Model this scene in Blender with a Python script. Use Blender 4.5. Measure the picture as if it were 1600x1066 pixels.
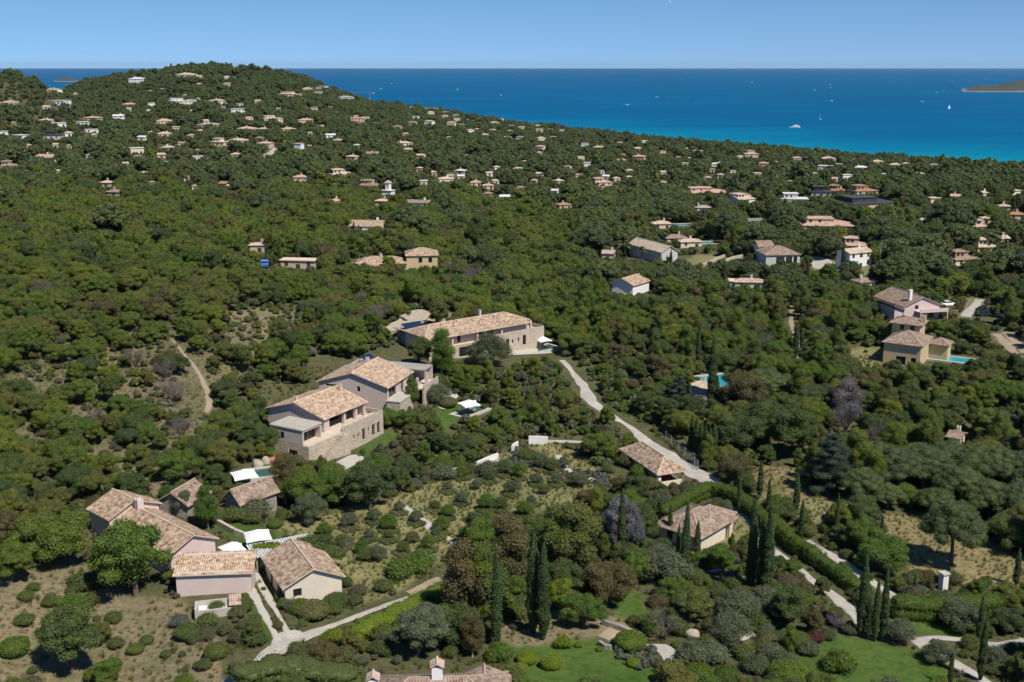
import bpy, bmesh, math, random
import numpy as np
from mathutils import Vector, Matrix
R = math.radians
rng = np.random.default_rng(7)
random.seed(11)
for _o in list(bpy.data.objects): bpy.data.objects.remove(_o)
SC = bpy.context.scene
COL = SC.collection

# ---------------- camera ----------------
F = 1750.0; PITCH = R(13.86); CAMZ = 130.0
cam = bpy.data.cameras.new('camera'); camo = bpy.data.objects.new('camera', cam); COL.objects.link(camo)
camo.location = (0, 0, CAMZ); camo.rotation_euler = (R(90) - PITCH, 0, 0)
cam.sensor_width = 36; cam.lens = 36 * F / 1600; cam.clip_start = 1; cam.clip_end = 90000
SC.camera = camo
# ---------------- light ----------------
SUN_EL, SHX, SHY = R(54), -0.65, 0.76          # shadows fall away from the camera and to the left
az = math.atan2(SHX, SHY)
sd = Vector((SHX * math.cos(SUN_EL), SHY * math.cos(SUN_EL), -math.sin(SUN_EL))).normalized()
sl = bpy.data.lights.new('sun', 'SUN'); sl.energy = 3.8; sl.angle = R(0.53); sl.color = (1.0, 0.95, 0.87)
so = bpy.data.objects.new('sun', sl); COL.objects.link(so); so.rotation_euler = sd.to_track_quat('-Z', 'Y').to_euler()
w = bpy.data.worlds.new('World'); SC.world = w; w.use_nodes = True
wn = w.node_tree.nodes; wl = w.node_tree.links; wn.clear()
sky = wn.new('ShaderNodeTexSky'); sky.sky_type = 'NISHITA'; sky.sun_disc = False
sky.sun_elevation = SUN_EL; sky.sun_rotation = math.atan2(-SHX, -SHY)
sky.altitude = 130; sky.air_density = 0.75; sky.dust_density = 0.0; sky.ozone_density = 3.0
bg = wn.new('ShaderNodeBackground'); bg.inputs[1].default_value = 0.12
hs = wn.new('ShaderNodeHueSaturation'); hs.inputs['Saturation'].default_value = 1.18; hs.inputs['Value'].default_value = .72
wo = wn.new('ShaderNodeOutputWorld')
# clear washed-blue air above the sea: the sky is looked up a little higher than it stands
tcw = wn.new('ShaderNodeTexCoord'); adw = wn.new('ShaderNodeVectorMath'); adw.operation = 'ADD'; adw.inputs[1].default_value = (0, 0, .10)
nrw = wn.new('ShaderNodeVectorMath'); nrw.operation = 'NORMALIZE'
wl.new(tcw.outputs['Generated'], adw.inputs[0]); wl.new(adw.outputs[0], nrw.inputs[0]); wl.new(nrw.outputs[0], sky.inputs[0])
wl.new(sky.outputs[0], hs.inputs['Color']); wl.new(hs.outputs[0], bg.inputs[0]); wl.new(bg.outputs[0], wo.inputs[0])
SC.view_settings.view_transform = 'Standard'; SC.view_settings.look = 'None'
SC.view_settings.exposure = 0.48; SC.view_settings.gamma = 1
SC.cycles.max_bounces = 5; SC.cycles.diffuse_bounces = 3; SC.cycles.glossy_bounces = 2; SC.cycles.transmission_bounces = 3
SC.cycles.use_adaptive_sampling = True; SC.cycles.adaptive_threshold = 0.02

# ---------------- picture <-> place ----------------
cp, sp = math.cos(PITCH), math.sin(PITCH)
def ray(px, py):
    a = (px - 800) / F; b = (533 - py) / F
    return a, cp + b * sp, -sp + b * cp            # x, y, z of the direction
def proj(X, Y, Z):
    dz = Z - CAMZ
    d = Y * cp - dz * sp
    return 800 + F * X / d, 533 - F * (Y * sp + dz * cp) / d, d
def unproj(px, py, z):
    x, y, zz = ray(px, py); t = (z - CAMZ) / zz
    return np.array([x * t, y * t, z])

# ---------------- terrain ----------------
# columns over the picture's width: ground distance -> drop below the camera
near = [(30, 66), (60, 66), (100, 66)]
COLS = {
 -400: [(30,72),(60,72),(100,66),(130,58),(180,52),(230,46),(300,44),(390,46),(550,50),(700,50),(900,32),(1000,14),(1200,10),(1500,60),(1900,140)],
 0:   [(30,70),(60,70),(100,67),(130,64),(180,60),(230,53),(300,50),(390,52),(550,56),(700,57),(880,42),(1000,13),(1080,11),(1300,40),(1700,100),(2000,140)],
 60:  [(30,70),(60,69),(100,67),(130,65),(180,62),(230,54),(300,51),(390,53),(550,56),(700,57),(900,44),(1000,20),(1080,14),(1300,36),(1700,70),(2100,140)],
 150: [(30,68),(60,68),(100,66),(130,66),(180,63),(230,57),(300,53),(390,54),(550,57),(700,57),(900,50),(1250,38),(1500,28),(1700,25),(2100,60),(2600,140)],
 230: [(30,68),(60,68),(100,65),(130,65),(180,63),(230,57),(300,54),(390,55),(550,57),(700,58),(900,52),(1250,40),(1500,22),(1700,14),(2000,50),(2500,140)],
 340: [(30,66),(60,66),(100,64),(150,65),(200,64),(250,58),(300,56),(450,58),(700,60),(1000,56),(1250,44),(1500,20),(1700,5),(2000,40),(2500,140)],
 420: [(30,66),(60,66),(100,65),(150,66),(200,67),(250,60),(300,58),(450,60),(700,61),(1000,59),(1250,50),(1500,26),(1700,9),(2000,50),(2500,140)],
 480: [(30,66),(60,66),(100,66),(150,67),(200,68),(250,62),(300,59),(450,61),(700,62),(1000,62),(1250,55),(1500,38),(1720,20),(2000,60),(2400,140)],
 540: [(30,66),(60,66),(100,66),(150,67),(200,69),(250,63),(300,60),(450,62),(700,63),(1000,65),(1250,61),(1500,54),(1750,48),(2100,85),(2400,140)],
 600: [(30,66),(60,66),(100,66),(150,67),(200,69),(250,64),(300,62),(450,62),(700,64),(1000,68),(1500,71),(2000,71),(2300,105),(2500,140)],
 700: [(30,66),(60,66),(100,66),(150,68),(200,70),(250,66),(300,64),(450,66),(700,70),(1000,76),(1500,81),(2000,83),(2300,115),(2500,140)],
 850: [(30,66),(60,66),(100,66),(150,68),(200,70),(250,68),(300,67),(450,72),(700,78),(1000,86),(1400,95),(1850,101),(2050,126),(2200,140)],
 1100:[(30,66),(60,66),(100,66),(150,69),(200,71),(250,70),(300,69),(430,68),(550,70),(750,76),(1000,87),(1350,102),(1600,113),(1800,131),(1950,140)],
 1350:[(30,66),(60,66),(100,66),(150,69),(200,71),(250,68),(300,66),(430,63),(550,63),(750,75),(1000,91),(1250,108),(1420,118),(1560,131),(1700,140)],
 1600:[(30,66),(60,66),(100,67),(150,70),(200,72),(250,68),(300,66),(430,63),(550,64),(750,76),(1000,95),(1200,113),(1310,125),(1400,132),(1600,140)],
 2000:[(30,66),(60,66),(100,67),(150,70),(200,72),(250,68),(300,66),(430,64),(550,66),(750,80),(1000,100),(1150,118),(1250,132),(1600,140)],
}
NU, NV = 760, 900
U0, U1 = -0.68, 0.68
V0, V1 = math.log(35), math.log(2700)
ug = np.linspace(U0, U1, NU); vg = np.linspace(V0, V1, NV)
def build_terrain():
    keys = sorted(COLS); ku = np.array([(k - 800) / F for k in keys])
    T = np.zeros((len(keys), NV))
    for i, k in enumerate(keys):
        c = COLS[k]; T[i] = np.interp(vg, np.log([p[0] for p in c]), [CAMZ - p[1] for p in c])
    H = np.zeros((NU, NV))
    for j in range(NV): H[:, j] = np.interp(ug, ku, T[:, j])
    def blur(A, k, axis):
        ker = np.exp(-np.linspace(-2, 2, k) ** 2); ker /= ker.sum()
        pad = [(0, 0), (0, 0)]; pad[axis] = (k // 2, k // 2)
        P = np.pad(A, pad, mode='edge')
        return np.apply_along_axis(lambda m: np.convolve(m, ker, 'valid'), axis, P)
    H = blur(H, 41, 0); H = blur(H, 23, 1)
    Y = np.exp(vg)[None, :]; X = ug[:, None] * Y; Y = np.broadcast_to(Y, X.shape)
    def fb(s, sd_, n=5):
        r = np.random.default_rng(sd_); o = np.zeros_like(X)
        for _ in range(n):
            a = r.uniform(0, 6.28); k = 2 * math.pi / (s * r.uniform(.7, 1.5))
            o += np.sin((X * math.cos(a) + Y * math.sin(a)) * k + r.uniform(0, 6.28) + 1.3 * np.sin((X * math.sin(a) - Y * math.cos(a)) * k * .6))
        return o / n
    far = np.clip((Y - 300) / 500, 0, 1)
    H = H + fb(14, 1) * .18 + fb(35, 2) * .5 * np.clip((Y - 60) / 200, .3, 1) + far * (fb(130, 3) * 3.5 + fb(60, 4) * 1.2) * np.clip(H / 25, 0, 1)
    return H
HG = build_terrain()
def ground(X, Y):
    X = np.asarray(X, float); Y = np.maximum(np.asarray(Y, float), 36)
    fu = np.clip((X / Y - U0) / (U1 - U0) * (NU - 1), 0, NU - 1.001); fv = np.clip((np.log(Y) - V0) / (V1 - V0) * (NV - 1), 0, NV - 1.001)
    i = fu.astype(int); j = fv.astype(int); a = fu - i; b = fv - j
    return HG[i, j] * (1 - a) * (1 - b) + HG[i + 1, j] * a * (1 - b) + HG[i, j + 1] * (1 - a) * b + HG[i + 1, j + 1] * a * b
_YS = np.exp(np.linspace(math.log(60), math.log(2650), 2500))
def hit(px, py):
    x, y, z = ray(px, py); u = x / y; s = z / y
    g = ground(u * _YS, _YS); d = (CAMZ + s * _YS) - g
    k = np.where(d < 0)[0]
    if len(k) == 0 or g[k[0]] < 1: k = [int(np.argmin(np.where(g > 2, d, 1e9)))]
    k = int(k[0]); Y = _YS[k]
    if k > 0 and d[k] < 0:
        t = d[k - 1] / (d[k - 1] - d[k]); Y = _YS[k - 1] + (Y - _YS[k - 1]) * t
    return np.array([u * Y, Y, float(ground(u * Y, Y))])
# how high the ground nearer the camera reaches in the picture (to know what is hidden)
# ---------------- materials ----------------
def newmat(name):
    m = bpy.data.materials.new(name); m.use_nodes = True; nt = m.node_tree; nt.nodes.clear()
    out = nt.nodes.new('ShaderNodeOutputMaterial'); b = nt.nodes.new('ShaderNodeBsdfPrincipled')
    nt.links.new(b.outputs[0], out.inputs[0]); return m, nt, b, out
def N(nt, t, **k):
    n = nt.nodes.new(t)
    for a, v in k.items(): setattr(n, a, v)
    return n
def ramp(nt, fac, cols):
    r = N(nt, 'ShaderNodeValToRGB'); e = r.color_ramp.elements
    while len(e) < len(cols): e.new(.5)
    for i, (p, c) in enumerate(cols): e[i].position = p; e[i].color = (*c, 1)
    nt.links.new(fac, r.inputs[0]); return r.outputs[0]
def mixc(nt, fac, a, b, mode='MIX'):
    m = N(nt, 'ShaderNodeMix', data_type='RGBA', blend_type=mode)
    for i, v in ((0, fac), (6, a), (7, b)):
        if hasattr(v, 'is_linked'): nt.links.new(v, m.inputs[i])
        else: m.inputs[i].default_value = v if i == 0 else (*v, 1)
    return m.outputs[2]
def noise(nt, vec, scale, detail=4, rough=.6):
    n = N(nt, 'ShaderNodeTexNoise'); n.inputs['Scale'].default_value = scale
    n.inputs['Detail'].default_value = detail; n.inputs['Roughness'].default_value = rough
    if vec is not None: nt.links.new(vec, n.inputs['Vector'])
    return n.outputs[0]
def bump(nt, b, h, strength, dist):
    n = N(nt, 'ShaderNodeBump'); n.inputs['Strength'].default_value = strength; n.inputs['Distance'].default_value = dist
    nt.links.new(h, n.inputs['Height']); nt.links.new(n.outputs[0], b.inputs['Normal'])
def plain(name, col, rough=.8, var=.18, scale=.6, spec=.3, bmp=0):
    m, nt, b, o = newmat(name); tc = N(nt, 'ShaderNodeTexCoord')
    n1 = noise(nt, tc.outputs['Object'], scale); n2 = noise(nt, tc.outputs['Object'], scale * 9)
    mx = N(nt, 'ShaderNodeMath', operation='ADD'); nt.links.new(n1, mx.inputs[0]); nt.links.new(n2, mx.inputs[1])
    d = N(nt, 'ShaderNodeMath', operation='MULTIPLY'); nt.links.new(mx.outputs[0], d.inputs[0]); d.inputs[1].default_value = .5
    lo = tuple(c * (1 - var * 1.6) for c in col); hi = tuple(min(1, c * (1 + var * 1.2)) for c in col)
    nt.links.new(ramp(nt, d.outputs[0], [(.3, lo), (.7, hi)]), b.inputs['Base Color'])
    b.inputs['Roughness'].default_value = rough; b.inputs['Specular IOR Level'].default_value = spec
    if bmp: bump(nt, b, n2, .5, bmp)
    return m
def foliage(name, cols, var=.38, trans=.28, hue=(1.25, 1.15, .6)):
    """cols: tree-to-tree colours; attribute r: leaf clump variation, plus painted shade in the cores"""
    m, nt, b, out = newmat(name)
    oi = N(nt, 'ShaderNodeObjectInfo'); at = N(nt, 'ShaderNodeAttribute', attribute_name='r')
    n = len(cols); c = ramp(nt, oi.outputs['Random'], [(i / max(1, n - 1), k) for i, k in enumerate(cols)])
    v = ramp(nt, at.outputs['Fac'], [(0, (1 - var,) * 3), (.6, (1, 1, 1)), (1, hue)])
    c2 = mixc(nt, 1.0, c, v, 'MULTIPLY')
    nt.links.new(c2, b.inputs['Base Color']); b.inputs['Roughness'].default_value = .55; b.inputs['Specular IOR Level'].default_value = .22
    t = N(nt, 'ShaderNodeBsdfTranslucent'); nt.links.new(c2, t.inputs[0])
    mx = N(nt, 'ShaderNodeMixShader'); mx.inputs[0].default_value = trans
    nt.links.new(b.outputs[0], mx.inputs[1]); nt.links.new(t.outputs[0], mx.inputs[2]); nt.links.new(mx.outputs[0], out.inputs[0])
    return m
def tiles(name, cols, cu=.5, cv=.42, fine=.22):
    m, nt, b, out = newmat(name); uv = N(nt, 'ShaderNodeUVMap')
    def cells(su, sv, off=0.):
        mp = N(nt, 'ShaderNodeMapping'); mp.inputs['Scale'].default_value = (1 / su, 1 / sv, 1); mp.inputs['Location'].default_value = (off, off, 0)
        nt.links.new(uv.outputs[0], mp.inputs[0]); fl = N(nt, 'ShaderNodeVectorMath', operation='FLOOR'); nt.links.new(mp.outputs[0], fl.inputs[0])
        wn_ = N(nt, 'ShaderNodeTexWhiteNoise', noise_dimensions='2D'); nt.links.new(fl.outputs[0], wn_.inputs['Vector']); return wn_.outputs['Value']
    a = cells(cu, cv); f2 = cells(fine, cv, .37); tc = N(nt, 'ShaderNodeTexCoord'); n1 = noise(nt, tc.outputs['Object'], .9, 5)
    s = N(nt, 'ShaderNodeMath', operation='MULTIPLY_ADD'); nt.links.new(a, s.inputs[0]); s.inputs[1].default_value = .36
    s2 = N(nt, 'ShaderNodeMath', operation='MULTIPLY_ADD'); nt.links.new(f2, s2.inputs[0]); s2.inputs[1].default_value = .34
    s3 = N(nt, 'ShaderNodeMath', operation='MULTIPLY'); nt.links.new(n1, s3.inputs[0]); s3.inputs[1].default_value = .34
    nt.links.new(s3.outputs[0], s2.inputs[2]); nt.links.new(s2.outputs[0], s.inputs[2])
    k = len(cols); nt.links.new(ramp(nt, s.outputs[0], [(.16 + .68 * i / (k - 1), c) for i, c in enumerate(cols)]), b.inputs['Base Color'])
    b.inputs['Roughness'].default_value = .85; b.inputs['Specular IOR Level'].default_value = .2
    sx = N(nt, 'ShaderNodeSeparateXYZ'); nt.links.new(uv.outputs[0], sx.inputs[0])
    wv = N(nt, 'ShaderNodeMath', operation='MULTIPLY'); nt.links.new(sx.outputs[0], wv.inputs[0]); wv.inputs[1].default_value = 2 * math.pi / .3
    si = N(nt, 'ShaderNodeMath', operation='SINE'); nt.links.new(wv.outputs[0], si.inputs[0])
    ad = N(nt, 'ShaderNodeMath', operation='ADD'); nt.links.new(si.outputs[0], ad.inputs[0]); nt.links.new(a, ad.inputs[1])
    bump(nt, b, ad.outputs[0], .8, .05)
    return m
def stonemat(name, c1, c2, mortar, sc=2.2):
    m, nt, b, out = newmat(name); tc = N(nt, 'ShaderNodeTexCoord')
    mp = N(nt, 'ShaderNodeMapping'); mp.inputs['Scale'].default_value = (1, 1, 1.9); nt.links.new(tc.outputs['Object'], mp.inputs[0])
    vo = N(nt, 'ShaderNodeTexVoronoi'); vo.inputs['Scale'].default_value = sc; nt.links.new(mp.outputs[0], vo.inputs['Vector'])
    ve = N(nt, 'ShaderNodeTexVoronoi', feature='DISTANCE_TO_EDGE'); ve.inputs['Scale'].default_value = sc; nt.links.new(mp.outputs[0], ve.inputs['Vector'])
    sx = N(nt, 'ShaderNodeSeparateColor'); nt.links.new(vo.outputs['Color'], sx.inputs[0])
    c = ramp(nt, sx.outputs[0], [(0, c1), (1, c2)])
    e = ramp(nt, ve.outputs[0], [(0, (1, 1, 1)), (.09, (0, 0, 0))])
    nt.links.new(mixc(nt, e, c, mortar), b.inputs['Base Color']); b.inputs['Roughness'].default_value = .9
    bump(nt, b, ve.outputs[0], .5, .05); return m

M = {}
M['oak'] = foliage('oak_leaves', [(.145,.185,.03),(.11,.155,.032),(.18,.21,.034),(.125,.155,.042),(.165,.16,.045),(.13,.19,.03)])
M['oakdark'] = foliage('dark_oak_leaves', [(.08,.12,.036),(.10,.135,.04),(.082,.112,.045),(.115,.15,.038)])
M['far'] = foliage('far_leaves', [(.10,.14,.05),(.125,.155,.05),(.085,.125,.055),(.15,.17,.052),(.14,.135,.065),(.11,.155,.045)])
M['pine'] = foliage('pine_needles', [(.08,.11,.038),(.10,.13,.042),(.075,.10,.042),(.115,.14,.044)], trans=.1)
M['cypress'] = foliage('cypress_needles', [(.05,.08,.028),(.06,.092,.032)], trans=.04)
M['cedar'] = foliage('cedar_needles', [(.042,.064,.042),(.05,.07,.05)], trans=.05)
M['olive'] = foliage('olive_leaves', [(.125,.145,.075),(.15,.165,.095),(.105,.13,.06)], hue=(1.3,1.3,1.2))
M['lime'] = foliage('bright_leaves', [(.15,.21,.02),(.19,.24,.025)], var=.35)
M['fresh'] = foliage('fresh_leaves', [(.105,.17,.024),(.12,.185,.034),(.09,.155,.03)])
M['brown'] = foliage('brownish_leaves', [(.12,.105,.042),(.14,.118,.048),(.115,.115,.045)], hue=(1.35,1.2,.9))
M['mauve'] = foliage('grey_mauve_twigs', [(.145,.135,.135),(.125,.12,.125)], trans=.05, hue=(1.4,1.4,1.5))
M['grey'] = foliage('bare_twigs', [(.15,.13,.115),(.125,.11,.1)], trans=.05, hue=(1.3,1.3,1.3))
M['red'] = foliage('red_leaves', [(.13,.05,.04),(.12,.06,.035)])
M['shrub'] = foliage('shrub_leaves', [(.11,.14,.04),(.13,.155,.045),(.09,.125,.042),(.15,.155,.065),(.115,.16,.036)])
M['scrub'] = foliage('dry_scrub_leaves', [(.12,.12,.06),(.15,.13,.08),(.09,.1,.045)], hue=(1.3,1.25,1.0))
M['lavender'] = foliage('grey_herbs', [(.13,.15,.11),(.15,.16,.13)], hue=(1.2,1.2,1.25))
M['hedge'] = foliage('hedge_leaves', [(.075,.12,.018),(.09,.14,.02)], var=.35)
M['palm'] = foliage('palm_leaves', [(.08,.1,.035),(.095,.11,.05)])
M['bark'] = plain('bark', (.13,.1,.08), .95, .3, 2)
M['palebark'] = plain('pale_bark', (.3,.27,.24), .95, .25, 2)
M['roof'] = tiles('clay_roof_tiles', [(.13,.075,.05),(.27,.175,.115),(.41,.285,.19),(.51,.375,.255),(.63,.49,.355)])
M['roofA'] = tiles('pale_clay_roof_tiles', [(.18,.105,.065),(.35,.225,.14),(.48,.335,.215),(.57,.425,.285),(.66,.53,.39)])  # paler clay mix, for the two nearer villas and the lean-to
M['roofB'] = tiles('weathered_clay_roof_tiles', [(.12,.08,.055),(.21,.145,.105),(.29,.205,.15),(.36,.265,.195),(.44,.335,.25)])
M['rooftan'] = tiles('tan_roof_tiles', [(.32,.22,.15),(.48,.36,.25),(.58,.45,.33),(.66,.53,.40)], .7, .7)
M['roofpink'] = tiles('pink_roof_tiles', [(.29,.17,.12),(.44,.29,.21),(.53,.37,.28),(.6,.45,.35)], .7, .7)
M['rooforange'] = tiles('orange_roof_tiles', [(.26,.13,.08),(.36,.2,.12),(.44,.26,.17)], .7, .7)
M['roofgrey'] = plain('grey_flat_roof', (.34,.31,.27), .9)
M['roofwhite'] = plain('pale_flat_roof', (.62,.6,.56), .9)
M['roofdark'] = plain('dark_flat_roof', (.06,.06,.065), .7)
M['mauvewall'] = plain('grey_pink_render', (.56,.455,.395), .9, .07, .35)
M['pinkwall'] = plain('pink_render', (.62,.49,.44), .9, .07, .35)
M['cream'] = plain('cream_render', (.66,.58,.45), .9, .08, .3)
M['white'] = plain('white_render', (.78,.76,.72), .9, .06, .3)
M['peach'] = plain('peach_render', (.66,.49,.36), .9, .08, .3)
M['pink'] = plain('rose_render', (.60,.33,.25), .9, .08, .3)
M['yellow'] = plain('ochre_render', (.56,.42,.24), .9, .08, .3)
M['tanwall'] = plain('tan_render', (.5,.41,.31), .9, .08, .3)
M['greyshade'] = plain('grey_shade_render', (.52,.49,.45), .9, .08, .3)  # greyed wall colour; the mid-right walls have their shade mixed into it
M['stone'] = stonemat('pale_stone', (.36,.29,.21), (.56,.47,.36), (.42,.36,.28))
M['darkstone'] = stonemat('grey_stone', (.22,.2,.17), (.38,.34,.29), (.2,.18,.16))
M['concrete'] = plain('pale_concrete', (.46,.42,.35), .9, .08, .8)
M['parapet'] = plain('roof_screed', (.42,.38,.31), .95, .1, .6)
M['terrace'] = plain('terrace_paving', (.58,.49,.37), .85, .08, 1)
M['glass'] = plain('dark_window_glass', (.02,.022,.025), .08, .2, .5, .6)
M['shade'] = plain('dark_interior', (.05,.04,.035), .9)
M['frame'] = plain('window_frame', (.16,.13,.11), .6)
M['timber'] = plain('timber', (.32,.21,.13), .8, .25, 2)
M['metal'] = plain('grey_metal', (.3,.3,.3), .4, .1)
M['canvas'] = plain('white_canvas', (.82,.81,.79), .8, .03)
M['drive'] = plain('pale_gravel', (.43,.395,.335), .95, .22, .35, bmp=.01)
M['earthpath'] = plain('sandy_path', (.33,.26,.18), .95, .2, .5)
M['whitewall'] = plain('limewashed_wall', (.74,.71,.65), .9, .05)
M['pool'] = plain('turquoise_pool_water', (.03,.34,.42), .08, .12, .8, .5)
M['darkpool'] = plain('dark_pool_water', (.05,.11,.1), .08, .1, .8, .5)
M['solar'] = plain('solar_panel', (.015,.03,.07), .2, .2, 2, .5)
M['redpaint'] = plain('red_car_paint', (.32,.05,.03), .25, .05, 1, .5)
M['bluepaint'] = plain('blue_paint', (.02,.13,.42), .35, .05, 1, .5)
M['darkpaint'] = plain('dark_car_paint', (.02,.025,.04), .2, .05, 1, .5)
M['whitepaint'] = plain('white_paint', (.8,.8,.8), .3, .03, 1, .5)
M['tyre'] = plain('tyre', (.02,.02,.02), .9)
M['terracotta'] = plain('terracotta', (.5,.2,.1), .8, .1)
M['rock'] = plain('limestone', (.40,.34,.26), .95, .25, .9, bmp=.05)
M['sail'] = plain('sail_cloth', (.85,.85,.85), .7, .02)
M['foam'] = plain('wake_foam', (.5,.68,.8), .9, .3, .02)

# ---------------- mesh helpers ----------------
class MB:
    def __init__(s): s.v = []; s.f = []; s.uv = []
    def face(s, pts, uv=None):
        k = len(s.v); s.v += [tuple(map(float, p)) for p in pts]; s.f.append(tuple(range(k, k + len(pts)))); s.uv.append(uv or [(0, 0)] * len(pts)); return s
    def box(s, x0, x1, y0, y1, z0, z1):
        a = [(x0,y0,z0),(x1,y0,z0),(x1,y1,z0),(x0,y1,z0),(x0,y0,z1),(x1,y0,z1),(x1,y1,z1),(x0,y1,z1)]
        for q in ((3,2,1,0),(4,5,6,7),(0,1,5,4),(1,2,6,5),(2,3,7,6),(3,0,4,7)): s.face([a[i] for i in q])
        return s
    def obox(s, o, d, n, a0, a1, b0, b1, z0, z1):     # box along direction d (2-D), depth along n
        P = lambda a, b, z: (o[0] + d[0]*a + n[0]*b, o[1] + d[1]*a + n[1]*b, z)
        a = [P(a0,b0,z0),P(a1,b0,z0),P(a1,b1,z0),P(a0,b1,z0),P(a0,b0,z1),P(a1,b0,z1),P(a1,b1,z1),P(a0,b1,z1)]
        fl = d[0]*n[1] - d[1]*n[0] < 0
        for q in ((3,2,1,0),(4,5,6,7),(0,1,5,4),(1,2,6,5),(2,3,7,6),(3,0,4,7)):
            s.face([a[i] for i in (q[::-1] if fl else q)])
        return s
    def tube(s, pts, rads, n=6, cap=True):
        pts = [Vector(p) for p in pts]; rings = []
        for i, p in enumerate(pts):
            t = (pts[min(i+1, len(pts)-1)] - pts[max(i-1, 0)]).normalized()
            u = t.orthogonal().normalized(); w_ = t.cross(u); r = rads[i] if hasattr(rads, '__len__') else rads
            rings.append([p + (u*math.cos(6.2832*k/n) + w_*math.sin(6.2832*k/n))*r for k in range(n)])
        for a, b in zip(rings, rings[1:]):
            for k in range(n): s.face([a[k], a[(k+1)%n], b[(k+1)%n], b[k]])
        if cap: s.face(rings[0][::-1]); s.face(rings[-1])
        return s
    def mesh(s, name, mat):
        me = bpy.data.meshes.new(name); me.from_pydata(s.v, [], s.f)
        if any(any(u != (0, 0) for u in q) for q in s.uv):
            l = me.uv_layers.new(name='UVMap'); l.data.foreach_set('uv', [c for q in s.uv for u in q for c in u])
        if mat: me.materials.append(mat)
        return me
    def build(s, name, mat, parent=None, **tags):
        o = bpy.data.objects.new(name, s.mesh(name, mat)); COL.objects.link(o); o.parent = parent
        for k, v in tags.items(): o[k] = v
        return o
def thing(name, label, cat, loc=(0,0,0), rz=0, group=None, scale=1):
    o = bpy.data.objects.new(name, None); COL.objects.link(o); o.location = loc; o.rotation_euler = (0,0,rz); o.empty_display_size = .5
    o.scale = (scale,)*3; o['label'] = label; o['category'] = cat
    if group: o['group'] = group
    return o
def npmesh(name, V, Fq, mat, attr=None, smooth=False):
    """quads/tris given as an (n,k) array"""
    me = bpy.data.meshes.new(name); V = np.asarray(V, np.float32); n, k = Fq.shape
    me.vertices.add(len(V)); me.vertices.foreach_set('co', V.ravel())
    me.loops.add(n*k); me.loops.foreach_set('vertex_index', Fq.astype(np.int32).ravel())
    me.polygons.add(n); me.polygons.foreach_set('loop_start', np.arange(0, n*k, k, dtype=np.int32))
    if smooth: me.polygons.foreach_set('use_smooth', np.ones(n, bool))
    if mat: me.materials.append(mat)
    if attr is not None:
        a = me.attributes.new('r', 'FLOAT', 'POINT'); a.data.foreach_set('value', np.asarray(attr, np.float32))
    me.update(calc_edges=True); return me
def link(name, me, parent=None, **tags):
    o = bpy.data.objects.new(name, me); COL.objects.link(o); o.parent = parent
    for k, v in tags.items(): o[k] = v
    return o
def inpoly(px, py, poly):
    px = np.asarray(px, float); py = np.asarray(py, float); c = np.zeros(px.shape, bool); n = len(poly); j = n - 1
    for i in range(n):
        xi, yi = poly[i]; xj, yj = poly[j]
        if yi != yj:
            c ^= ((yi > py) != (yj > py)) & (px < (xj - xi) * (py - yi) / (yj - yi) + xi)
        j = i
    return c

# ---------------- ground classes (drawn as areas of the land) ----------------
AREAS = [  # (colour a, colour b, polygon on the picture's ground)
 ('dry',   [(-60,860),(60,880),(140,870),(200,930),(280,940),(340,1000),(365,1120),(-60,1120)]),
 ('scrubland', [(120,520),(250,505),(350,520),(400,560),(380,620),(330,690),(250,760),(150,740),(90,690),(0,700),(0,600),(60,560)]),
 ('dry',   [(170,720),(260,700),(290,740),(250,790),(180,780),(140,770)]),
 ('meadow',[(420,825),(560,790),(640,770),(700,738),(860,690),(960,745),(940,790),(760,800),(715,860),(640,915),(560,950),(540,900),(470,850)]),
 ('lawn',  [(330,820),(360,810),(450,835),(430,850),(385,860)]),
 ('meadow',[(680,750),(870,700),(950,750),(900,790),(730,800),(660,790)]),
 ('lawn',  [(545,712),(606,672),(628,682),(570,712)]), ('lawn', [(505,760),(570,712),(600,720),(560,750)]),
 ('lawn',  [(660,665),(700,625),(735,640),(720,665),(690,680)]),
 ('lawn',  [(385,930),(400,925),(437,1000),(425,1005)]),
 ('lawn',  [(780,1000),(850,985),(960,1005),(1010,1040),(1060,1090),(800,1110)]),
 ('lawn',  [(1262,1008),(1310,990),(1370,1000),(1480,1030),(1500,1080),(1250,1100),(1235,1050)]),
 ('lawn',  [(1400,975),(1480,965),(1560,985),(1540,1000),(1420,990)]),
 ('lawn',  [(950,920),(1010,925),(1010,975),(960,965)]),
 ('dry',   [(760,985),(870,950),(960,960),(1010,1000),(900,1000),(800,1010)]),
 ('wheat', [(1375,800),(1440,805),(1600,870),(1640,930),(1420,900),(1380,850)]),
 ('wheat', [(1180,725),(1250,735),(1270,800),(1190,780)]),
 ('meadow',[(1260,780),(1330,770),(1310,830),(1250,820)]),
 ('meadow',[(1090,818),(1200,800),(1180,850),(1040,850),(1030,825)]),
 ('meadow',[(1060,405),(1120,395),(1120,410),(1090,418)]),
 ('meadow',[(1320,410),(1400,420),(1420,445),(1330,430)]), ('dry',[(1480,470),(1550,460),(1560,480),(1500,500)]),
 ('dry',   [(1545,520),(1580,515),(1610,560),(1590,570)]),
 ('meadow',[(1310,545),(1380,540),(1400,575),(1330,580)]), ('lawn',[(1455,528),(1500,535),(1500,555),(1460,545)]),
 ('dry',   [(340,485),(460,480),(470,520),(400,560),(340,520)]),
 ('rock',  [(590,520),(640,488),(740,488),(700,505),(620,520)]),
 ('dry',   [(1270,400),(1330,425),(1290,430),(1255,410)]),
]
GC = {'scrubland': (.155,.135,.078), 'wood': (.095,.092,.045), 'dry': (.20,.165,.10), 'meadow': (.215,.195,.09), 'lawn': (.07,.115,.025), 'wheat': (.235,.19,.095), 'rock': (.45,.36,.26), 'beach': (.45,.4,.32)}
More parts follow.
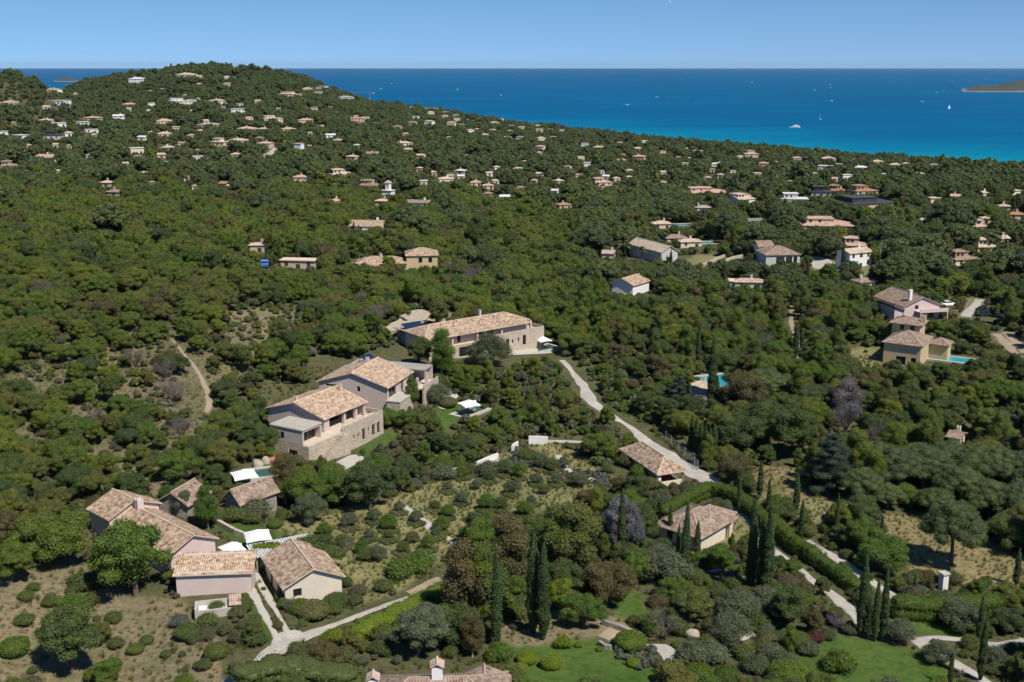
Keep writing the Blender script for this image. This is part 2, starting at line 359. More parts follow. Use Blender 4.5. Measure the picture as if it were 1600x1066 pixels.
def terrain_mesh():
    Y = np.exp(vg)[None, :]*np.ones((NU, 1)); X = ug[:, None]*Y; V = np.stack([X, Y, HG], -1).reshape(-1, 3)
    px, py, d = proj(V[:, 0], V[:, 1], V[:, 2])
    jr = np.random.default_rng(3); px2 = px + 5*np.sin(V[:,0]*.35 + 2*np.sin(V[:,1]*.2)); py2 = py + 2.5*np.sin(V[:,1]*.4 + V[:,0]*.3)
    C = np.tile(np.array(GC['wood']), (len(V), 1))
    near_ = V[:, 1] < 700
    for k, pl in AREAS:
        m = near_ & inpoly(px2, py2, pl); C[m] = GC[k]
    m = (V[:, 2] < 2.2) & (V[:, 2] > -3) & (V[:, 1] > 900); C[m] = GC['beach']
    # soften borders a little
    C = C.reshape(NU, NV, 3)
    for _ in range(2): C[1:-1, 1:-1] = (C[1:-1, 1:-1]*2 + C[:-2, 1:-1] + C[2:, 1:-1] + C[1:-1, :-2] + C[1:-1, 2:])/6
    C = C.reshape(-1, 3)
    i, j = np.meshgrid(np.arange(NU-1), np.arange(NV-1), indexing='ij'); a = (i*NV + j).ravel()
    Fq = np.stack([a, a + NV, a + NV + 1, a + 1], 1)
    m, nt, b, out = newmat('land'); at = N(nt, 'ShaderNodeAttribute', attribute_name='gcol'); tc = N(nt, 'ShaderNodeTexCoord')
    n1 = noise(nt, tc.outputs['Object'], .12, 6, .65); n2 = noise(nt, tc.outputs['Object'], 1.1, 6, .7)
    v1 = ramp(nt, n1, [(.3, (.68,.78,.6)), (.55, (1,1,1)), (.75, (1.3,1.12,.95))])
    v2 = ramp(nt, n2, [(.3, (.55,.62,.5)), (.5, (1,1,1)), (.72, (1.35,1.25,1.1))])
    c = mixc(nt, 1., mixc(nt, 1., at.outputs['Color'], v1, 'MULTIPLY'), v2, 'MULTIPLY')
    nt.links.new(c, b.inputs['Base Color']); b.inputs['Roughness'].default_value = .95; b.inputs['Specular IOR Level'].default_value = .1
    bump(nt, b, n2, .7, .25)
    me = npmesh('ground', V, Fq, m, smooth=True)
    ca = me.color_attributes.new('gcol', 'FLOAT_COLOR', 'POINT'); ca.data.foreach_set('color', np.c_[C, np.ones(len(C))].astype(np.float32).ravel())
    link('ground', me, kind='structure')
terrain_mesh()

# ---------------- sea and far headlands ----------------
def shoreY(u):
    g = ground(u*_YS, _YS); k = np.where((g > 0))[0]; return _YS[k[-1]]
def sea():
    us = np.linspace(-.72, .72, 240); ys = np.exp(np.linspace(math.log(900), math.log(41000), 260))
    sh = np.array([shoreY(u) if abs(u) < .67 else shoreY(.67*np.sign(u)) for u in us])
    X = us[:, None]*ys[None]; Y = np.ones((len(us), 1))*ys[None]
    d = np.clip(Y - sh[:, None], 0, None)
    V = np.stack([X, Y, np.zeros_like(X)], -1).reshape(-1, 3)
    i, j = np.meshgrid(np.arange(len(us)-1), np.arange(len(ys)-1), indexing='ij'); a = (i*len(ys) + j).ravel()
    Fq = np.stack([a, a + len(ys), a + len(ys) + 1, a + 1], 1)
    m, nt, b, out = newmat('sea_water'); at = N(nt, 'ShaderNodeAttribute', attribute_name='r'); tc = N(nt, 'ShaderNodeTexCoord')
    mp = N(nt, 'ShaderNodeMapping'); mp.inputs['Scale'].default_value = (.0011, .0035, 1); nt.links.new(tc.outputs['Object'], mp.inputs[0])
    n1 = noise(nt, mp.outputs[0], 1.0, 6, .65)
    ad = N(nt, 'ShaderNodeMath', operation='MULTIPLY_ADD'); nt.links.new(n1, ad.inputs[0]); ad.inputs[1].default_value = .78; nt.links.new(at.outputs['Fac'], ad.inputs[2])
    c = ramp(nt, ad.outputs[0], [(.24, (.0008,.076,.185)), (.44, (.001,.097,.215)), (.55, (.0012,.125,.245)), (.8, (.002,.18,.27)), (1., (.006,.24,.29))])
    nt.links.new(c, b.inputs['Base Color']); b.inputs['Roughness'].default_value = .35; b.inputs['Specular IOR Level'].default_value = 0
    mp2 = N(nt, 'ShaderNodeMapping'); mp2.inputs['Scale'].default_value = (.05, .12, 1); nt.links.new(tc.outputs['Object'], mp2.inputs[0])
    bump(nt, b, noise(nt, mp2.outputs[0], 1., 4), .25, .6)
    me = npmesh('sea', V, Fq, m, attr=(.62*np.exp(-d/330.)).ravel()); link('sea', me, kind='structure')
sea()
def headland(name, pxs, base, tops, Y, depth):
    """low land across the water: a real mound with a cliff foot"""
    nx, ny = 90, 30; V = []; r = np.random.default_rng(5); u = [(p-800)/F for p in pxs]
    us = np.linspace(u[0], u[-1], nx); ht = np.interp(us, u, tops)
    nz = np.cumsum(r.normal(0, 1, nx)); nz = (nz - np.convolve(nz, np.ones(15)/15, 'same'))*1.2
    for i in range(nx):
        for j in range(ny):
            t = j/(ny-1); y = Y + depth*t; prof = min(1, (t*14))*(.35 + .65*math.sin(min(1, t*1.9)*math.pi/2)) if t < .8 else 1.2*(1-t)*5*.8
            V.append((us[i]*y*.975, y, -2 + max(0, (ht[i] + nz[i]*min(1, ht[i]/12)))*prof + r.uniform(-1.4, 1.4)*(ht[i] > 3)))
    V = np.array(V); i, j = np.meshgrid(np.arange(nx-1), np.arange(ny-1), indexing='ij'); a = (i*ny + j).ravel()
    m, nt, b, out = newmat(name); ge = N(nt, 'ShaderNodeNewGeometry'); sx = N(nt, 'ShaderNodeSeparateXYZ'); nt.links.new(ge.outputs['Position'], sx.inputs[0])
    n1 = noise(nt, ge.outputs['Position'], .02, 5, .7)
    s = N(nt, 'ShaderNodeMath', operation='MULTIPLY_ADD'); nt.links.new(n1, s.inputs[0]); s.inputs[1].default_value = -7; nt.links.new(sx.outputs[2], s.inputs[2])
    dv = N(nt, 'ShaderNodeMath', operation='DIVIDE'); nt.links.new(s.outputs[0], dv.inputs[0]); dv.inputs[1].default_value = 30
    c = ramp(nt, dv.outputs[0], [(0, (.2,.18,.15)), (.01, (.16,.14,.11)), (.04, (.05,.06,.04)), (1, (.04,.055,.035))])
    nt.links.new(c, b.inputs['Base Color']); b.inputs['Roughness'].default_value = .95; bump(nt, b, n1, 1, 8)
    link(name, npmesh(name, V, np.stack([a, a+ny, a+ny+1, a+1], 1), m), kind='structure')
headland('headland', [1500,1530,1560,1590,1620,1700,1800], 143, [0,22,26,50,58,66,60], 5600, 900)
headland('distant_headland', [84,95,105,116,124], 121, [0,22,34,20,0], 9000, 900)
# ---------------- vegetation prototypes ----------------
def _cubesphere(n=3):
    V = []; Fq = []; g = np.linspace(-1, 1, n+1)
    for ax in range(3):
        for s in (-1, 1):
            k = len(V)
            for a in g:
                for b in g:
                    p = [0, 0, 0]; p[ax] = s; p[(ax+1) % 3] = a; p[(ax+2) % 3] = b; p = np.array(p); V.append(p/np.linalg.norm(p))
            for i in range(n):
                for j in range(n):
                    q = [k+i*(n+1)+j, k+(i+1)*(n+1)+j, k+(i+1)*(n+1)+j+1, k+i*(n+1)+j+1]; Fq.append(q if s > 0 else q[::-1])
    return np.array(V), np.array(Fq)
CSV, CSF = _cubesphere()
def crown(blobs, nleaf, leaf, seed, core=.8, low=.35, out=.55, asp=1.0, spread=.14, corer=.25, droop=0):
    r = np.random.default_rng(seed); B = np.array(blobs, float); k = len(B); C, Rr = B[:, :3], B[:, 3:6]
    w_ = (Rr.prod(1))**(2/3); w_ /= w_.sum(); n0 = int(nleaf*1.9)
    bi = r.choice(k, n0, p=w_); d = r.normal(size=(n0, 3)); d /= np.linalg.norm(d, axis=1)[:, None]
    keep = (d[:, 2] > -.35) | (r.random(n0) < low); bi, d = bi[keep], d[keep]
    P = C[bi] + Rr[bi]*d*(1 + r.normal(0, spread, (len(bi), 1)))
    inside = np.zeros(len(P), bool)
    for q in range(k):
        inside |= (bi != q) & ((((P - C[q])/Rr[q])**2).sum(1) < .72)
    P, d, bi = P[~inside][:nleaf], d[~inside][:nleaf], bi[~inside][:nleaf]; n = len(P)
    nn = d/Rr[bi]; nn /= np.linalg.norm(nn, axis=1)[:, None]; nn = nn*out + r.normal(0, .45, (n, 3)); nn[:, 2] += .25; nn /= np.linalg.norm(nn, axis=1)[:, None]
    t = np.cross(nn, r.normal(size=(n, 3))); t /= np.linalg.norm(t, axis=1)[:, None]
    if droop: t = t*(1-droop) + np.array([0, 0, -1])*droop; t /= np.linalg.norm(t, axis=1)[:, None]
    b = np.cross(nn, t); s = leaf*r.uniform(.55, 1.25, (n, 1))*.5
    t = t*s*asp; b = b*s/asp**.5; off = r.uniform(-.2, .2, (n, 4, 1))*s[:, None]
    Q = np.stack([P - t, P - b*.9, P + t, P + b*.9], 1) + nn[:, None]*off
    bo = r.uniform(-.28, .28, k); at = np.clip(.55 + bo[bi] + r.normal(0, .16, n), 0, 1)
    V = [Q.reshape(-1, 3)]; A = [np.repeat(at, 4)]; Fq = [np.arange(4*n).reshape(n, 4)]; o = 4*n
    if core:
        for q in range(k):
            V.append(C[q] + Rr[q]*core*CSV*(1 + r.uniform(-.12, .12, (len(CSV), 1)))); A.append(np.full(len(CSV), corer + .2*bo[q])); Fq.append(CSF + o); o += len(CSV)  # cores tinted darker: shade inside the crown put into r
    return np.concatenate(V), np.concatenate(Fq), np.concatenate(A)
def tubes(specs):
    mb = MB()
    for pts, rads, n in specs: mb.tube(pts, rads, n, cap=False)
    V = np.array(mb.v); Fq = np.array(mb.f); return V, Fq
PROTO = {}        # key -> dict(crown=(V,F,A), trunk=(V,F), h, r)
def reg(key, cr, tr): 
    V = cr[0]; PROTO[key] = dict(crown=cr, trunk=tr, h=float(np.percentile(V[:, 2], 99.5)), r=float(np.percentile(np.hypot(V[:, 0], V[:, 1]), 97)))
def oak(key, seed, nleaf, leaf, nb=26, wide=3.9, high=3.0, z0=2.6, core=.8, sm=1.):
    r = np.random.default_rng(seed); ox, oy = r.uniform(-.3, .3, 2)*wide*.5; ph = r.uniform(0, 6.28); bl = [(ox*.5, oy*.5, z0+high*.35, wide*.5, wide*.5, high*.48)]
    for i in range(nb):
        a = r.uniform(0, 6.28) if i > 8 else i*.785 + r.uniform(-.3, .3); f = r.uniform(.15, 1)**.5; zz = (1 - f**2)**.5
        d = wide*(f*.78)*(1 + .25*math.sin(2*a+ph)); s = r.uniform(.75, 1.5)*wide/3.9*sm
        bl.append((ox + d*math.cos(a)*r.uniform(.8, 1.15), oy + d*math.sin(a)*r.uniform(.8, 1.15), z0 + high*(.02+.86*zz) + r.uniform(-.7, .5), s, s, s*r.uniform(.65, .95)))
    sp_ = [([(0,0,-1.2),(.1,0,0),(.15,.1,z0*.55),(.1,.2,z0+high*.2)], [.42,.3,.24,.16], 7)]
    for i in range(1, 7):
        b = bl[i]; sp_.append(([(.1,.1,z0*.5),(b[0]*.45,b[1]*.45,z0*.85),(b[0]*.9,b[1]*.9,b[2]-.2)], [.17,.12,.05], 5))
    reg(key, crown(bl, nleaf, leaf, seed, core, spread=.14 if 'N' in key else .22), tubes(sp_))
for i, (s, nb, wd, hg, z0) in enumerate([(1, 30, 3.5, 4.2, 2.0), (2, 26, 3.9, 3.6, 1.8), (3, 32, 3.1, 4.8, 2.2), (4, 24, 3.6, 4.0, 1.6), (5, 20, 3.9, 3.2, 1.9), (6, 28, 3.0, 5.2, 2.0), (7, 22, 4.2, 3.7, 1.5)]):
    oak('oakN%d' % i, s, 17000, .17, nb+20, wd, hg, z0, sm=.78); oak('oakM%d' % i, s, 4000, .34, nb+8, wd, hg, z0, sm=.9); oak('oakF%d' % i, s, 700, .72, max(9, nb//2), wd, hg, z0)
def tall(key, seed, nleaf, leaf, core=.72):
    r = np.random.default_rng(seed); bl = []
    for i in range(22):
        t = r.uniform(0, 1); a = r.uniform(0, 6.28); rad = 2.3*math.sin(math.pi*(.18+.72*t))*r.uniform(.3, .9); s = r.uniform(.7, 1.25)
        bl.append((rad*math.cos(a), rad*math.sin(a), 2.2 + 7.0*t, s, s, s*1.15))
    sp_ = [([(0,0,-1),(0,.1,2),(.2,0,5),(.1,.1,8.5)], [.3,.22,.14,.05], 6)]
    for i in range(8): b = bl[i]; sp_.append(([(.05,.05,b[2]-1.6),(b[0]*.6,b[1]*.6,b[2]-.5),(b[0],b[1],b[2])], [.1,.07,.03], 4))
    reg(key, crown(bl, nleaf, leaf, seed, core, asp=1.4), tubes(sp_))
for i in range(2): tall('tallN%d' % i, 20+i, 13000, .17); tall('tallM%d' % i, 20+i, 2400, .42); tall('tallF%d' % i, 20+i, 700, .7)
def pine(key, seed, nleaf, leaf, nb=24, wide=5.0):
    r = np.random.default_rng(seed); bl = [(0, 0, 6.1, wide*.55, wide*.55, 1.3)]
    for i in range(nb):
        a = i*2.4 + r.uniform(-.3, .3); f = ((i+.7)/nb)**.5; d = wide*.84*f; s = r.uniform(1.0, 1.5)
        bl.append((d*math.cos(a), d*math.sin(a), 7.9 - 3.3*f**2 + r.uniform(-.3, .3), s, s, s*.72))
    sp_ = [([(0,0,-1),(.1,0,2),(.3,.1,4.2)], [.36,.28,.22], 7)]
    for i in range(4, min(16, nb)): b = bl[i]; sp_.append(([(.25,.1,3.6),(b[0]*.5,b[1]*.5,5.0),(b[0]*.9,b[1]*.9,b[2]-.4)], [.15,.1,.04], 5))
    reg(key, crown(bl, nleaf, leaf, seed, .82, low=.2, out=.5, spread=.09), tubes(sp_))
for i in range(3): pine('pineN%d' % i, 30+i, 17000, .16, 34+3*i); pine('pineM%d' % i, 30+i, 2800, .42, 24); pine('pineF%d' % i, 30+i, 800, .72, 14)
def cypress(key, seed, nleaf, leaf, fat=.75, h=10.):
    r = np.random.default_rng(seed); bl = []
    for i in range(20):
        t = (i+.5)/20; rad = fat*(math.sin(min(1, t*3.2+.12)*math.pi/2))*(1 - t**2.6)**.8 + .1; a = r.uniform(0, 6.28); o = rad*.16
        bl.append((o*math.cos(a), o*math.sin(a), .35 + (h-.5)*t, rad*r.uniform(.86, 1.1), rad*r.uniform(.86, 1.1), h/20*1.1))
    reg(key, crown(bl, nleaf, leaf, seed, .84, low=1, out=.5, asp=1.7, spread=.11, droop=0), tubes([([(0,0,-1.5),(0,0,h*.6)], [.16,.05], 6)]))
for i in range(2): cypress('cypressN%d' % i, 40+i, 9000, .16, .62+.08*i); cypress('cypressF%d' % i, 40+i, 700, .5, .85)
def olive(key, seed, nleaf, leaf):
    r = np.random.default_rng(seed); bl = []
    for i in range(20):
        a = i*2.4; f = ((i+.5)/20)**.5; d = 2.1*f; s = r.uniform(.55, .95)
        bl.append((d*math.cos(a), d*math.sin(a), 3.5 - 1.5*f**2 + r.uniform(-.35, .35), s, s, s*.85))
    sp_ = [([(0,0,-.8),(.1,0,.7)], [.25,.18], 6)]
    for i in range(0, 16, 2): b = bl[i]; sp_.append(([(.1,0,.6),(b[0]*.45,b[1]*.45,1.6),(b[0]*.95,b[1]*.95,b[2])], [.12,.07,.02], 5))
    reg(key, crown(bl, nleaf, leaf, seed, .6, low=.8, asp=1.9, spread=.2, corer=.15), tubes(sp_))
for i in range(2): olive('oliveN%d' % i, 50+i, 9000, .13); olive('oliveF%d' % i, 50+i, 900, .42)
def ball(key, seed, nleaf, leaf, nb, sq=.72, tight=.05, big=True):
    r = np.random.default_rng(seed); bl = [(0, 0, .62, 1, 1, sq)] if big else []
    for i in range(nb):
        a = i*2.4; f = ((i+.5)/nb)**.5; s = r.uniform(.32, .5)
        bl.append((.72*f*math.cos(a), .72*f*math.sin(a), .6 + .45*sq*(1-f*f) + r.uniform(-.05, .1), s, s, s*.8))
    reg(key, crown(bl, nleaf, leaf, seed, .88 if big else .75, low=.6, out=.7, spread=tight), tubes([([(0,0,-.6),(0,0,.5)], [.07,.05], 5)]))
ball('ballN0', 60, 5000, .09, 3, .66, .035); ball('ballN1', 61, 5000, .09, 5, .75, .05)
ball('bushN0', 62, 4200, .12, 12, .8, .3, False); ball('bushN1', 63, 4200, .12, 17, .95, .34, False); ball('bushF0', 64, 350, .36, 7, .7, .12, False)
def cedar(key, seed, nleaf, leaf):
    r = np.random.default_rng(seed); bl = []
    for i in range(34):
        t = i/34; z = 1.5 + 8.5*t; rr = 4.3*(1 - t)**.75 + .4; a = i*2.4 + r.uniform(-.3, .3); d = rr*r.uniform(.45, .95); s = r.uniform(.7, 1.1)*(1.35 - .6*t)
        bl.append((d*math.cos(a), d*math.sin(a), z + r.uniform(-.3, .3), s, s, s*.38))
    bl.append((0, 0, 4.6, 1.9, 1.9, 3.6))
    reg(key, crown(bl, nleaf, leaf, seed, .78, low=.6, out=.5, spread=.16), tubes([([(0,0,-1),(0,0,6),(0,0,10)], [.35,.2,.05], 6)]))
cedar('cedarN0', 70, 18000, .16); cedar('cedarF0', 70, 1200, .55)
def barek(key, seed, leaves=500):
    r = np.random.default_rng(seed); sp_ = [([(0,0,-.6),(0,.1,1.2)], [.22,.17], 6)]; ends = []
    for i in range(9):
        a = i*.7 + r.uniform(-.3, .3); L = r.uniform(1.6, 2.6); p1 = (.6*math.cos(a), .6*math.sin(a), 2.2+r.uniform(-.4, .4)); p2 = (L*math.cos(a)*.8, L*math.sin(a)*.8, 3.2+r.uniform(-.3, 1.6))
        sp_.append(([(0,.05,1.1), p1, p2], [.12,.08,.03], 5)); ends.append(p2)
        for q in range(5):
            b = a + r.uniform(-.9, .9); e = (p2[0]+math.cos(b)*r.uniform(.3,1), p2[1]+math.sin(b)*r.uniform(.3,1), p2[2]+r.uniform(-.1,1.)); m_ = tuple((p1[k]*(1-.2*q)+p2[k]*.2*q) for k in range(3))
            sp_.append(([m_, tuple((m_[k]+e[k])/2+r.uniform(-.1,.1) for k in range(3)), e], [.045,.03,.015], 3)); ends.append(e)
    bl = [(e[0], e[1], e[2], .5, .5, .45) for e in ends]
    reg(key, crown(bl, leaves, .1, seed, 0, low=1, asp=4., spread=.35), tubes(sp_))
barek('bareN0', 80, 2600); barek('bareN1', 81, 2200)
def palm(key, seed):
    r = np.random.default_rng(seed); P = []; A = []
    for i in range(34):
        a = i*2.4; el = r.uniform(-.5, 1.2); L = r.uniform(1.9, 2.5); prev = None
        for s in range(6):
            t = (s)/5; x = L*t*math.cos(el*(1-t*.2)); z = 6 + L*(math.sin(el)*t - .55*t*t); wv = .42*math.sin(math.pi*(t*.85+.12))
            c = np.array([x*math.cos(a), x*math.sin(a), z]); sd_ = np.array([-math.sin(a), math.cos(a), -.25])*wv; sd2 = np.array([math.sin(a), -math.cos(a), -.25])*wv
            if prev is not None:
                P.append([prev[0], prev[0]+prev[1], c+sd_, c]); P.append([prev[0], c, c+sd2, prev[0]+prev[2]]); A += [.5+.3*(el > .5)]*8
            prev = (c, sd_, sd2)
    V = np.array(P).reshape(-1, 3); reg(key, (V, np.arange(len(V)).reshape(-1, 4), np.array(A)), tubes([([(0,0,-1),(.1,0,3),(0,0,6)], [.28,.2,.2], 7)]))
palm('palmN0', 90)

_MC = {}
def cmesh(key, mat):
    k = ('c', key, mat)
    if k not in _MC: V, Fq, A = PROTO[key]['crown']; _MC[k] = npmesh('crown', V, Fq, M[mat], A)
    return _MC[k]
def tmesh(key, mat='bark'):
    k = ('t', key, mat)
    if k not in _MC: V, Fq = PROTO[key]['trunk']; _MC[k] = npmesh('trunk', V, Fq, M[mat])
    return _MC[k]
def joined(key, mat):
    V, Fq, A = PROTO[key]['crown']; V2, F2 = PROTO[key]['trunk']
    me = npmesh('tree', np.r_[V, V2], np.r_[Fq, F2 + len(V)], M[mat], np.r_[A, np.full(len(V2), .5)])
    me.materials.append(M['bark']); me.polygons.foreach_set('material_index', np.r_[np.zeros(len(Fq), np.int32), np.ones(len(F2), np.int32)]); return me
KNAME = {'oak': ('oak_tree', 'oak', 'tree'), 'tall': ('broadleaf_tree', 'slender tree', 'tree'), 'pine': ('umbrella_pine_tree', 'umbrella pine', 'tree'),
 'cypress': ('cypress_tree', 'cypress', 'cypress tree'), 'olive': ('olive_tree', 'olive tree', 'olive tree'), 'ball': ('clipped_shrub', 'rounded shrub', 'shrub'),
 'bush': ('shrub', 'shrub', 'shrub'), 'cedar': ('cedar_tree', 'cedar', 'tree'), 'bare': ('bare_tree', 'leafless tree', 'tree'), 'palm': ('palm_tree', 'palm', 'palm tree')}
LOOK = {'oak': 'olive-green', 'oakdark': 'dark green', 'far': 'dull green', 'pine': 'dark green', 'cypress': 'dark slender', 'cedar': 'blue-green', 'olive': 'silver-green',
 'lime': 'yellow-green', 'fresh': 'fresh green', 'brown': 'brownish green', 'mauve': 'grey-mauve', 'grey': 'greyish twiggy', 'red': 'reddish', 'shrub': 'mid green', 'scrub': 'straw-green', 'lavender': 'silvery', 'hedge': 'bright green', 'palm': 'spiky'}
PLANTS = []     # dicts of every individual plant, labelled at the end
def kind_of(key): 
    for k in KNAME:
        if key.startswith(k): return k
def plant(key, mat, X, Y, Z, s, rz=None, sz=None, label=None, trunkmat='bark', small=False):
    k = kind_of(key); rz = random.uniform(0, 6.28) if rz is None else rz
    if small:
        o = bpy.data.objects.new(KNAME[k][0], cmesh(key, mat)); COL.objects.link(o)
    else:
        o = bpy.data.objects.new(KNAME[k][0], None); COL.objects.link(o); o.empty_display_size = .5
        c = bpy.data.objects.new('crown', cmesh(key, mat)); COL.objects.link(c); c.parent = o
        t = bpy.data.objects.new('trunk', tmesh(key, trunkmat)); COL.objects.link(t); t.parent = o
    o.location = (X, Y, Z); o.rotation_euler = (0, 0, rz); o.scale = (s, s, sz or s); o['category'] = KNAME[k][2]
    PLANTS.append(dict(o=o, kind=k, mat=mat, X=X, Y=Y, Z=Z, h=PROTO[key]['h']*(sz or s), label=label)); return o
# ---------------- buildings ----------------
PROT = []      # picture rectangles kept clear of nearer foliage: x0,y0,x1,y1,depth
FOOT = []      # footprints (X, Y, radius) where nothing grows
MARKS = []     # landmarks for the plants' labels: name, px, py, X, Y
def mark(name, px, py):
    p = hit(px, py); MARKS.append((name, px, py, p[0], p[1]))
def protect(x0, y0, x1, y1, Y=None):
    if Y is None: Y = hit((x0+x1)/2, y1)[1]
    PROT.append((x0, y0, x1, y1, Y))
def rect(C, P1, z, P2=None, ly=None, yaw=None):
    c = unproj(*C, z); a = unproj(*P1, z) - c; lx = math.hypot(a[0], a[1]); ya = math.atan2(a[1], a[0])
    if P2 is not None:
        b = unproj(*P2, z) - c; ly = math.hypot(b[0], b[1]); yb = math.atan2(b[1], b[0])
        if a[0]*b[1] - a[1]*b[0] < 0:   # clockwise: swap the roles
            lx, ly, ya, yb = ly, lx, yb, ya
        d = (yb - ya - math.pi/2 + math.pi) % (2*math.pi) - math.pi; ya += d*.5
    return c, (ya if yaw is None else yaw), lx, ly
SIDES = {'s': ((0,0),(1,0),(0,1)), 'e': ((1,0),(0,1),(-1,0)), 'n': ((1,1),(-1,0),(0,-1)), 'w': ((0,1),(0,-1),(1,0))}
def roof_mb(lx, ly, z, rise, kind='gable', ridge='x', ov=.45, th=.16):
    """roof over the wall rectangle 0..lx, 0..ly with its eaves at height z"""
    m = MB(); x0, x1, y0, y1 = -ov, lx+ov, -ov, ly+ov


    sw = ridge == 'y' and kind != 'flat'
    if sw: x0, x1, y0, y1 = -ov, ly+ov, -ov, lx+ov
    P = (lambda x, y, zz: (lx - y, x, zz)) if sw else (lambda x, y, zz: (x, y, zz))
    L, W = x1-x0, y1-y0; zr = z + rise; z -= rise*ov/(W/2 - ov) if kind != 'flat' else 0
    def slope(pts, uv):
        m.face([P(*p) for p in pts], uv); m.face([P(p[0], p[1], p[2]-th) for p in pts][::-1])
        n = len(pts)
        for i in range(n):
            a, b = pts[i], pts[(i+1) % n]; m.face([P(*a), P(a[0], a[1], a[2]-th), P(b[0], b[1], b[2]-th), P(*b)])
    ym = (y0+y1)/2; sl_ = math.hypot(W/2, zr-z)
    if kind == 'gable':
        slope([(x0,y0,z),(x1,y0,z),(x1,ym,zr),(x0,ym,zr)], [(0,0),(L,0),(L,sl_),(0,sl_)])
        slope([(x1,y1,z),(x0,y1,z),(x0,ym,zr),(x1,ym,zr)], [(50,0),(50+L,0),(50+L,sl_),(50,sl_)])
        m.obox((x0, ym), (1,0), (0,1), 0, 0, 0, 0, 0, 0) if False else None
        rp = [P(x0+.02, ym, zr+.03), P(x1-.02, ym, zr+.03)]; m.tube(rp, .13, 5)
    elif kind == 'hip':
        h = W/2; a, b = x0+h, x1-h
        if a > b: a = b = (x0+x1)/2
        slope([(x0,y0,z),(x1,y0,z),(b,ym,zr),(a,ym,zr)], [(0,0),(L,0),(L-h,sl_),(h,sl_)])
        slope([(x1,y1,z),(x0,y1,z),(a,ym,zr),(b,ym,zr)], [(50,0),(50+L,0),(50+L-h,sl_),(50+h,sl_)])
        slope([(x1,y0,z),(x1,y1,z),(b,ym,zr)], [(100,0),(100+W,0),(100+W/2,sl_)])
        slope([(x0,y1,z),(x0,y0,z),(a,ym,zr)], [(150,0),(150+W,0),(150+W/2,sl_)])
        for p, q in (((x0,y0,z),(a,ym,zr)),((x0,y1,z),(a,ym,zr)),((x1,y0,z),(b,ym,zr)),((x1,y1,z),(b,ym,zr)),((a,ym,zr),(b+.01,ym,zr))): m.tube([P(*p), P(*q)], .12, 4)
    elif kind == 'mono':
        sl2 = math.hypot(W, rise); zlo = z
        slope([(x0,y0,zlo),(x1,y0,zlo),(x1,y1,zr),(x0,y1,zr)], [(0,0),(L,0),(L,sl2),(0,sl2)])
    else:
        m.box(x0, x1, y0, y1, z, z+.22)
    return m
def wall_mb(m, o, d, n, L, z0, z1, t, ops):
    xs = sorted({0., L, *[a for a, w_, b, h in ops], *[a+w_ for a, w_, b, h in ops]}); xs = [x for x in xs if 0 <= x <= L]
    for a, b in zip(xs, xs[1:]):
        mid = (a+b)/2; cuts = sorted([(h0, h0+hh) for (aa, ww, h0, hh) in ops if aa <= mid <= aa+ww]); z = z0
        for c0, c1 in cuts:
            if c0 > z: m.obox(o, d, n, a, b, 0, t, z, c0)
            z = c1
        if z < z1: m.obox(o, d, n, a, b, 0, t, z, z1)
def walls(root, lx, ly, z0, z1, mat, ops={}, t=.35, name='wall', rise=0, ridge='x', kind='gable', shutters=None, glassmat='glass', lab=None):
    m = MB()
    for s, (c, d, n) in SIDES.items():
        L = lx if s in 'sn' else ly; o = (c[0]*lx, c[1]*ly); o2, L2 = (o, L) if s in 'sn' else ((o[0]+d[0]*t, o[1]+d[1]*t), L-2*t)
        op = ops.get(s, []); sh = 0 if s in 'sn' else -t
        wall_mb(m, o2, d, n, L2, z0, z1, t, [(a+sh, w_, b, h) for a, w_, b, h in op])
        for a, w_, b, h in op:
            if w_ > 5: continue          # an open loggia, no pane
            mm = MB().obox(o, d, n, a, a+w_, t*.55, t*.55+.05, b, b+h); wo_ = mm.build('window' if h < 2 or w_ < .8 else 'glass_door', M[glassmat], root)
            fr = MB()
            for q in ((a, a+.07, b, b+h), (a+w_-.07, a+w_, b, b+h), (a+.07, a+w_-.07, b+h-.07, b+h)): fr.obox(o, d, n, q[0], q[1], t*.55-.06, t*.55-.003, q[2], q[3])
            if w_ > 1.6: fr.obox(o, d, n, a+w_/2-.04, a+w_/2+.04, t*.55-.06, t*.55-.003, b, b+h-.07)
            fr.build('frame', M['frame'], wo_)
    if rise and kind == 'gable':
        if ridge == 'x':
            for x in ((0, t), (lx-t, lx)):
                A = [(x[0],0,z1),(x[0],ly,z1),(x[0],ly/2,z1+rise*(1-.02))]; B = [(x[1],p[1],p[2]) for p in A]; m.face(A[::-1]); m.face(B)
        else:
            for y in ((0, t), (ly-t, ly)):
                A = [(0,y[0],z1),(lx,y[0],z1),(lx/2,y[0],z1+rise*.98)]; B = [(p[0],y[1],p[2]) for p in A]; m.face(A); m.face(B[::-1])
    if kind == 'mono' and rise:
        for x in ((0, t), (lx-t, lx)) if ridge == 'x' else ():
            A = [(x[0],0,z1),(x[0],ly,z1),(x[0],ly,z1+rise*.97)]; B = [(x[1],p[1],p[2]) for p in A]; m.face(A[::-1]); m.face(B)
        m.box(t+.01, lx-t-.01, ly-t, ly-.01, z1, z1+rise*.95)
    return m.build(name, M[mat], root)
def chimney(parent, x, y, z0, h, w_=.8, mat='mauvewall', cap='terracotta'):
    m = MB().box(x-w_/2, x+w_/2, y-w_/2, y+w_/2, z0, z0+h); c = m.build('chimney', M[mat], parent)
    k = MB()
    for dx in (-1, 1):
        for dy in (-1, 1): k.box(x+dx*w_*.38-.09, x+dx*w_*.38+.09, y+dy*w_*.38-.09, y+dy*w_*.38+.09, z0+h+.003, z0+h+.25)
    k.box(x-w_*.62, x+w_*.62, y-w_*.62, y+w_*.62, z0+h+.253, z0+h+.36); 
    return c, k
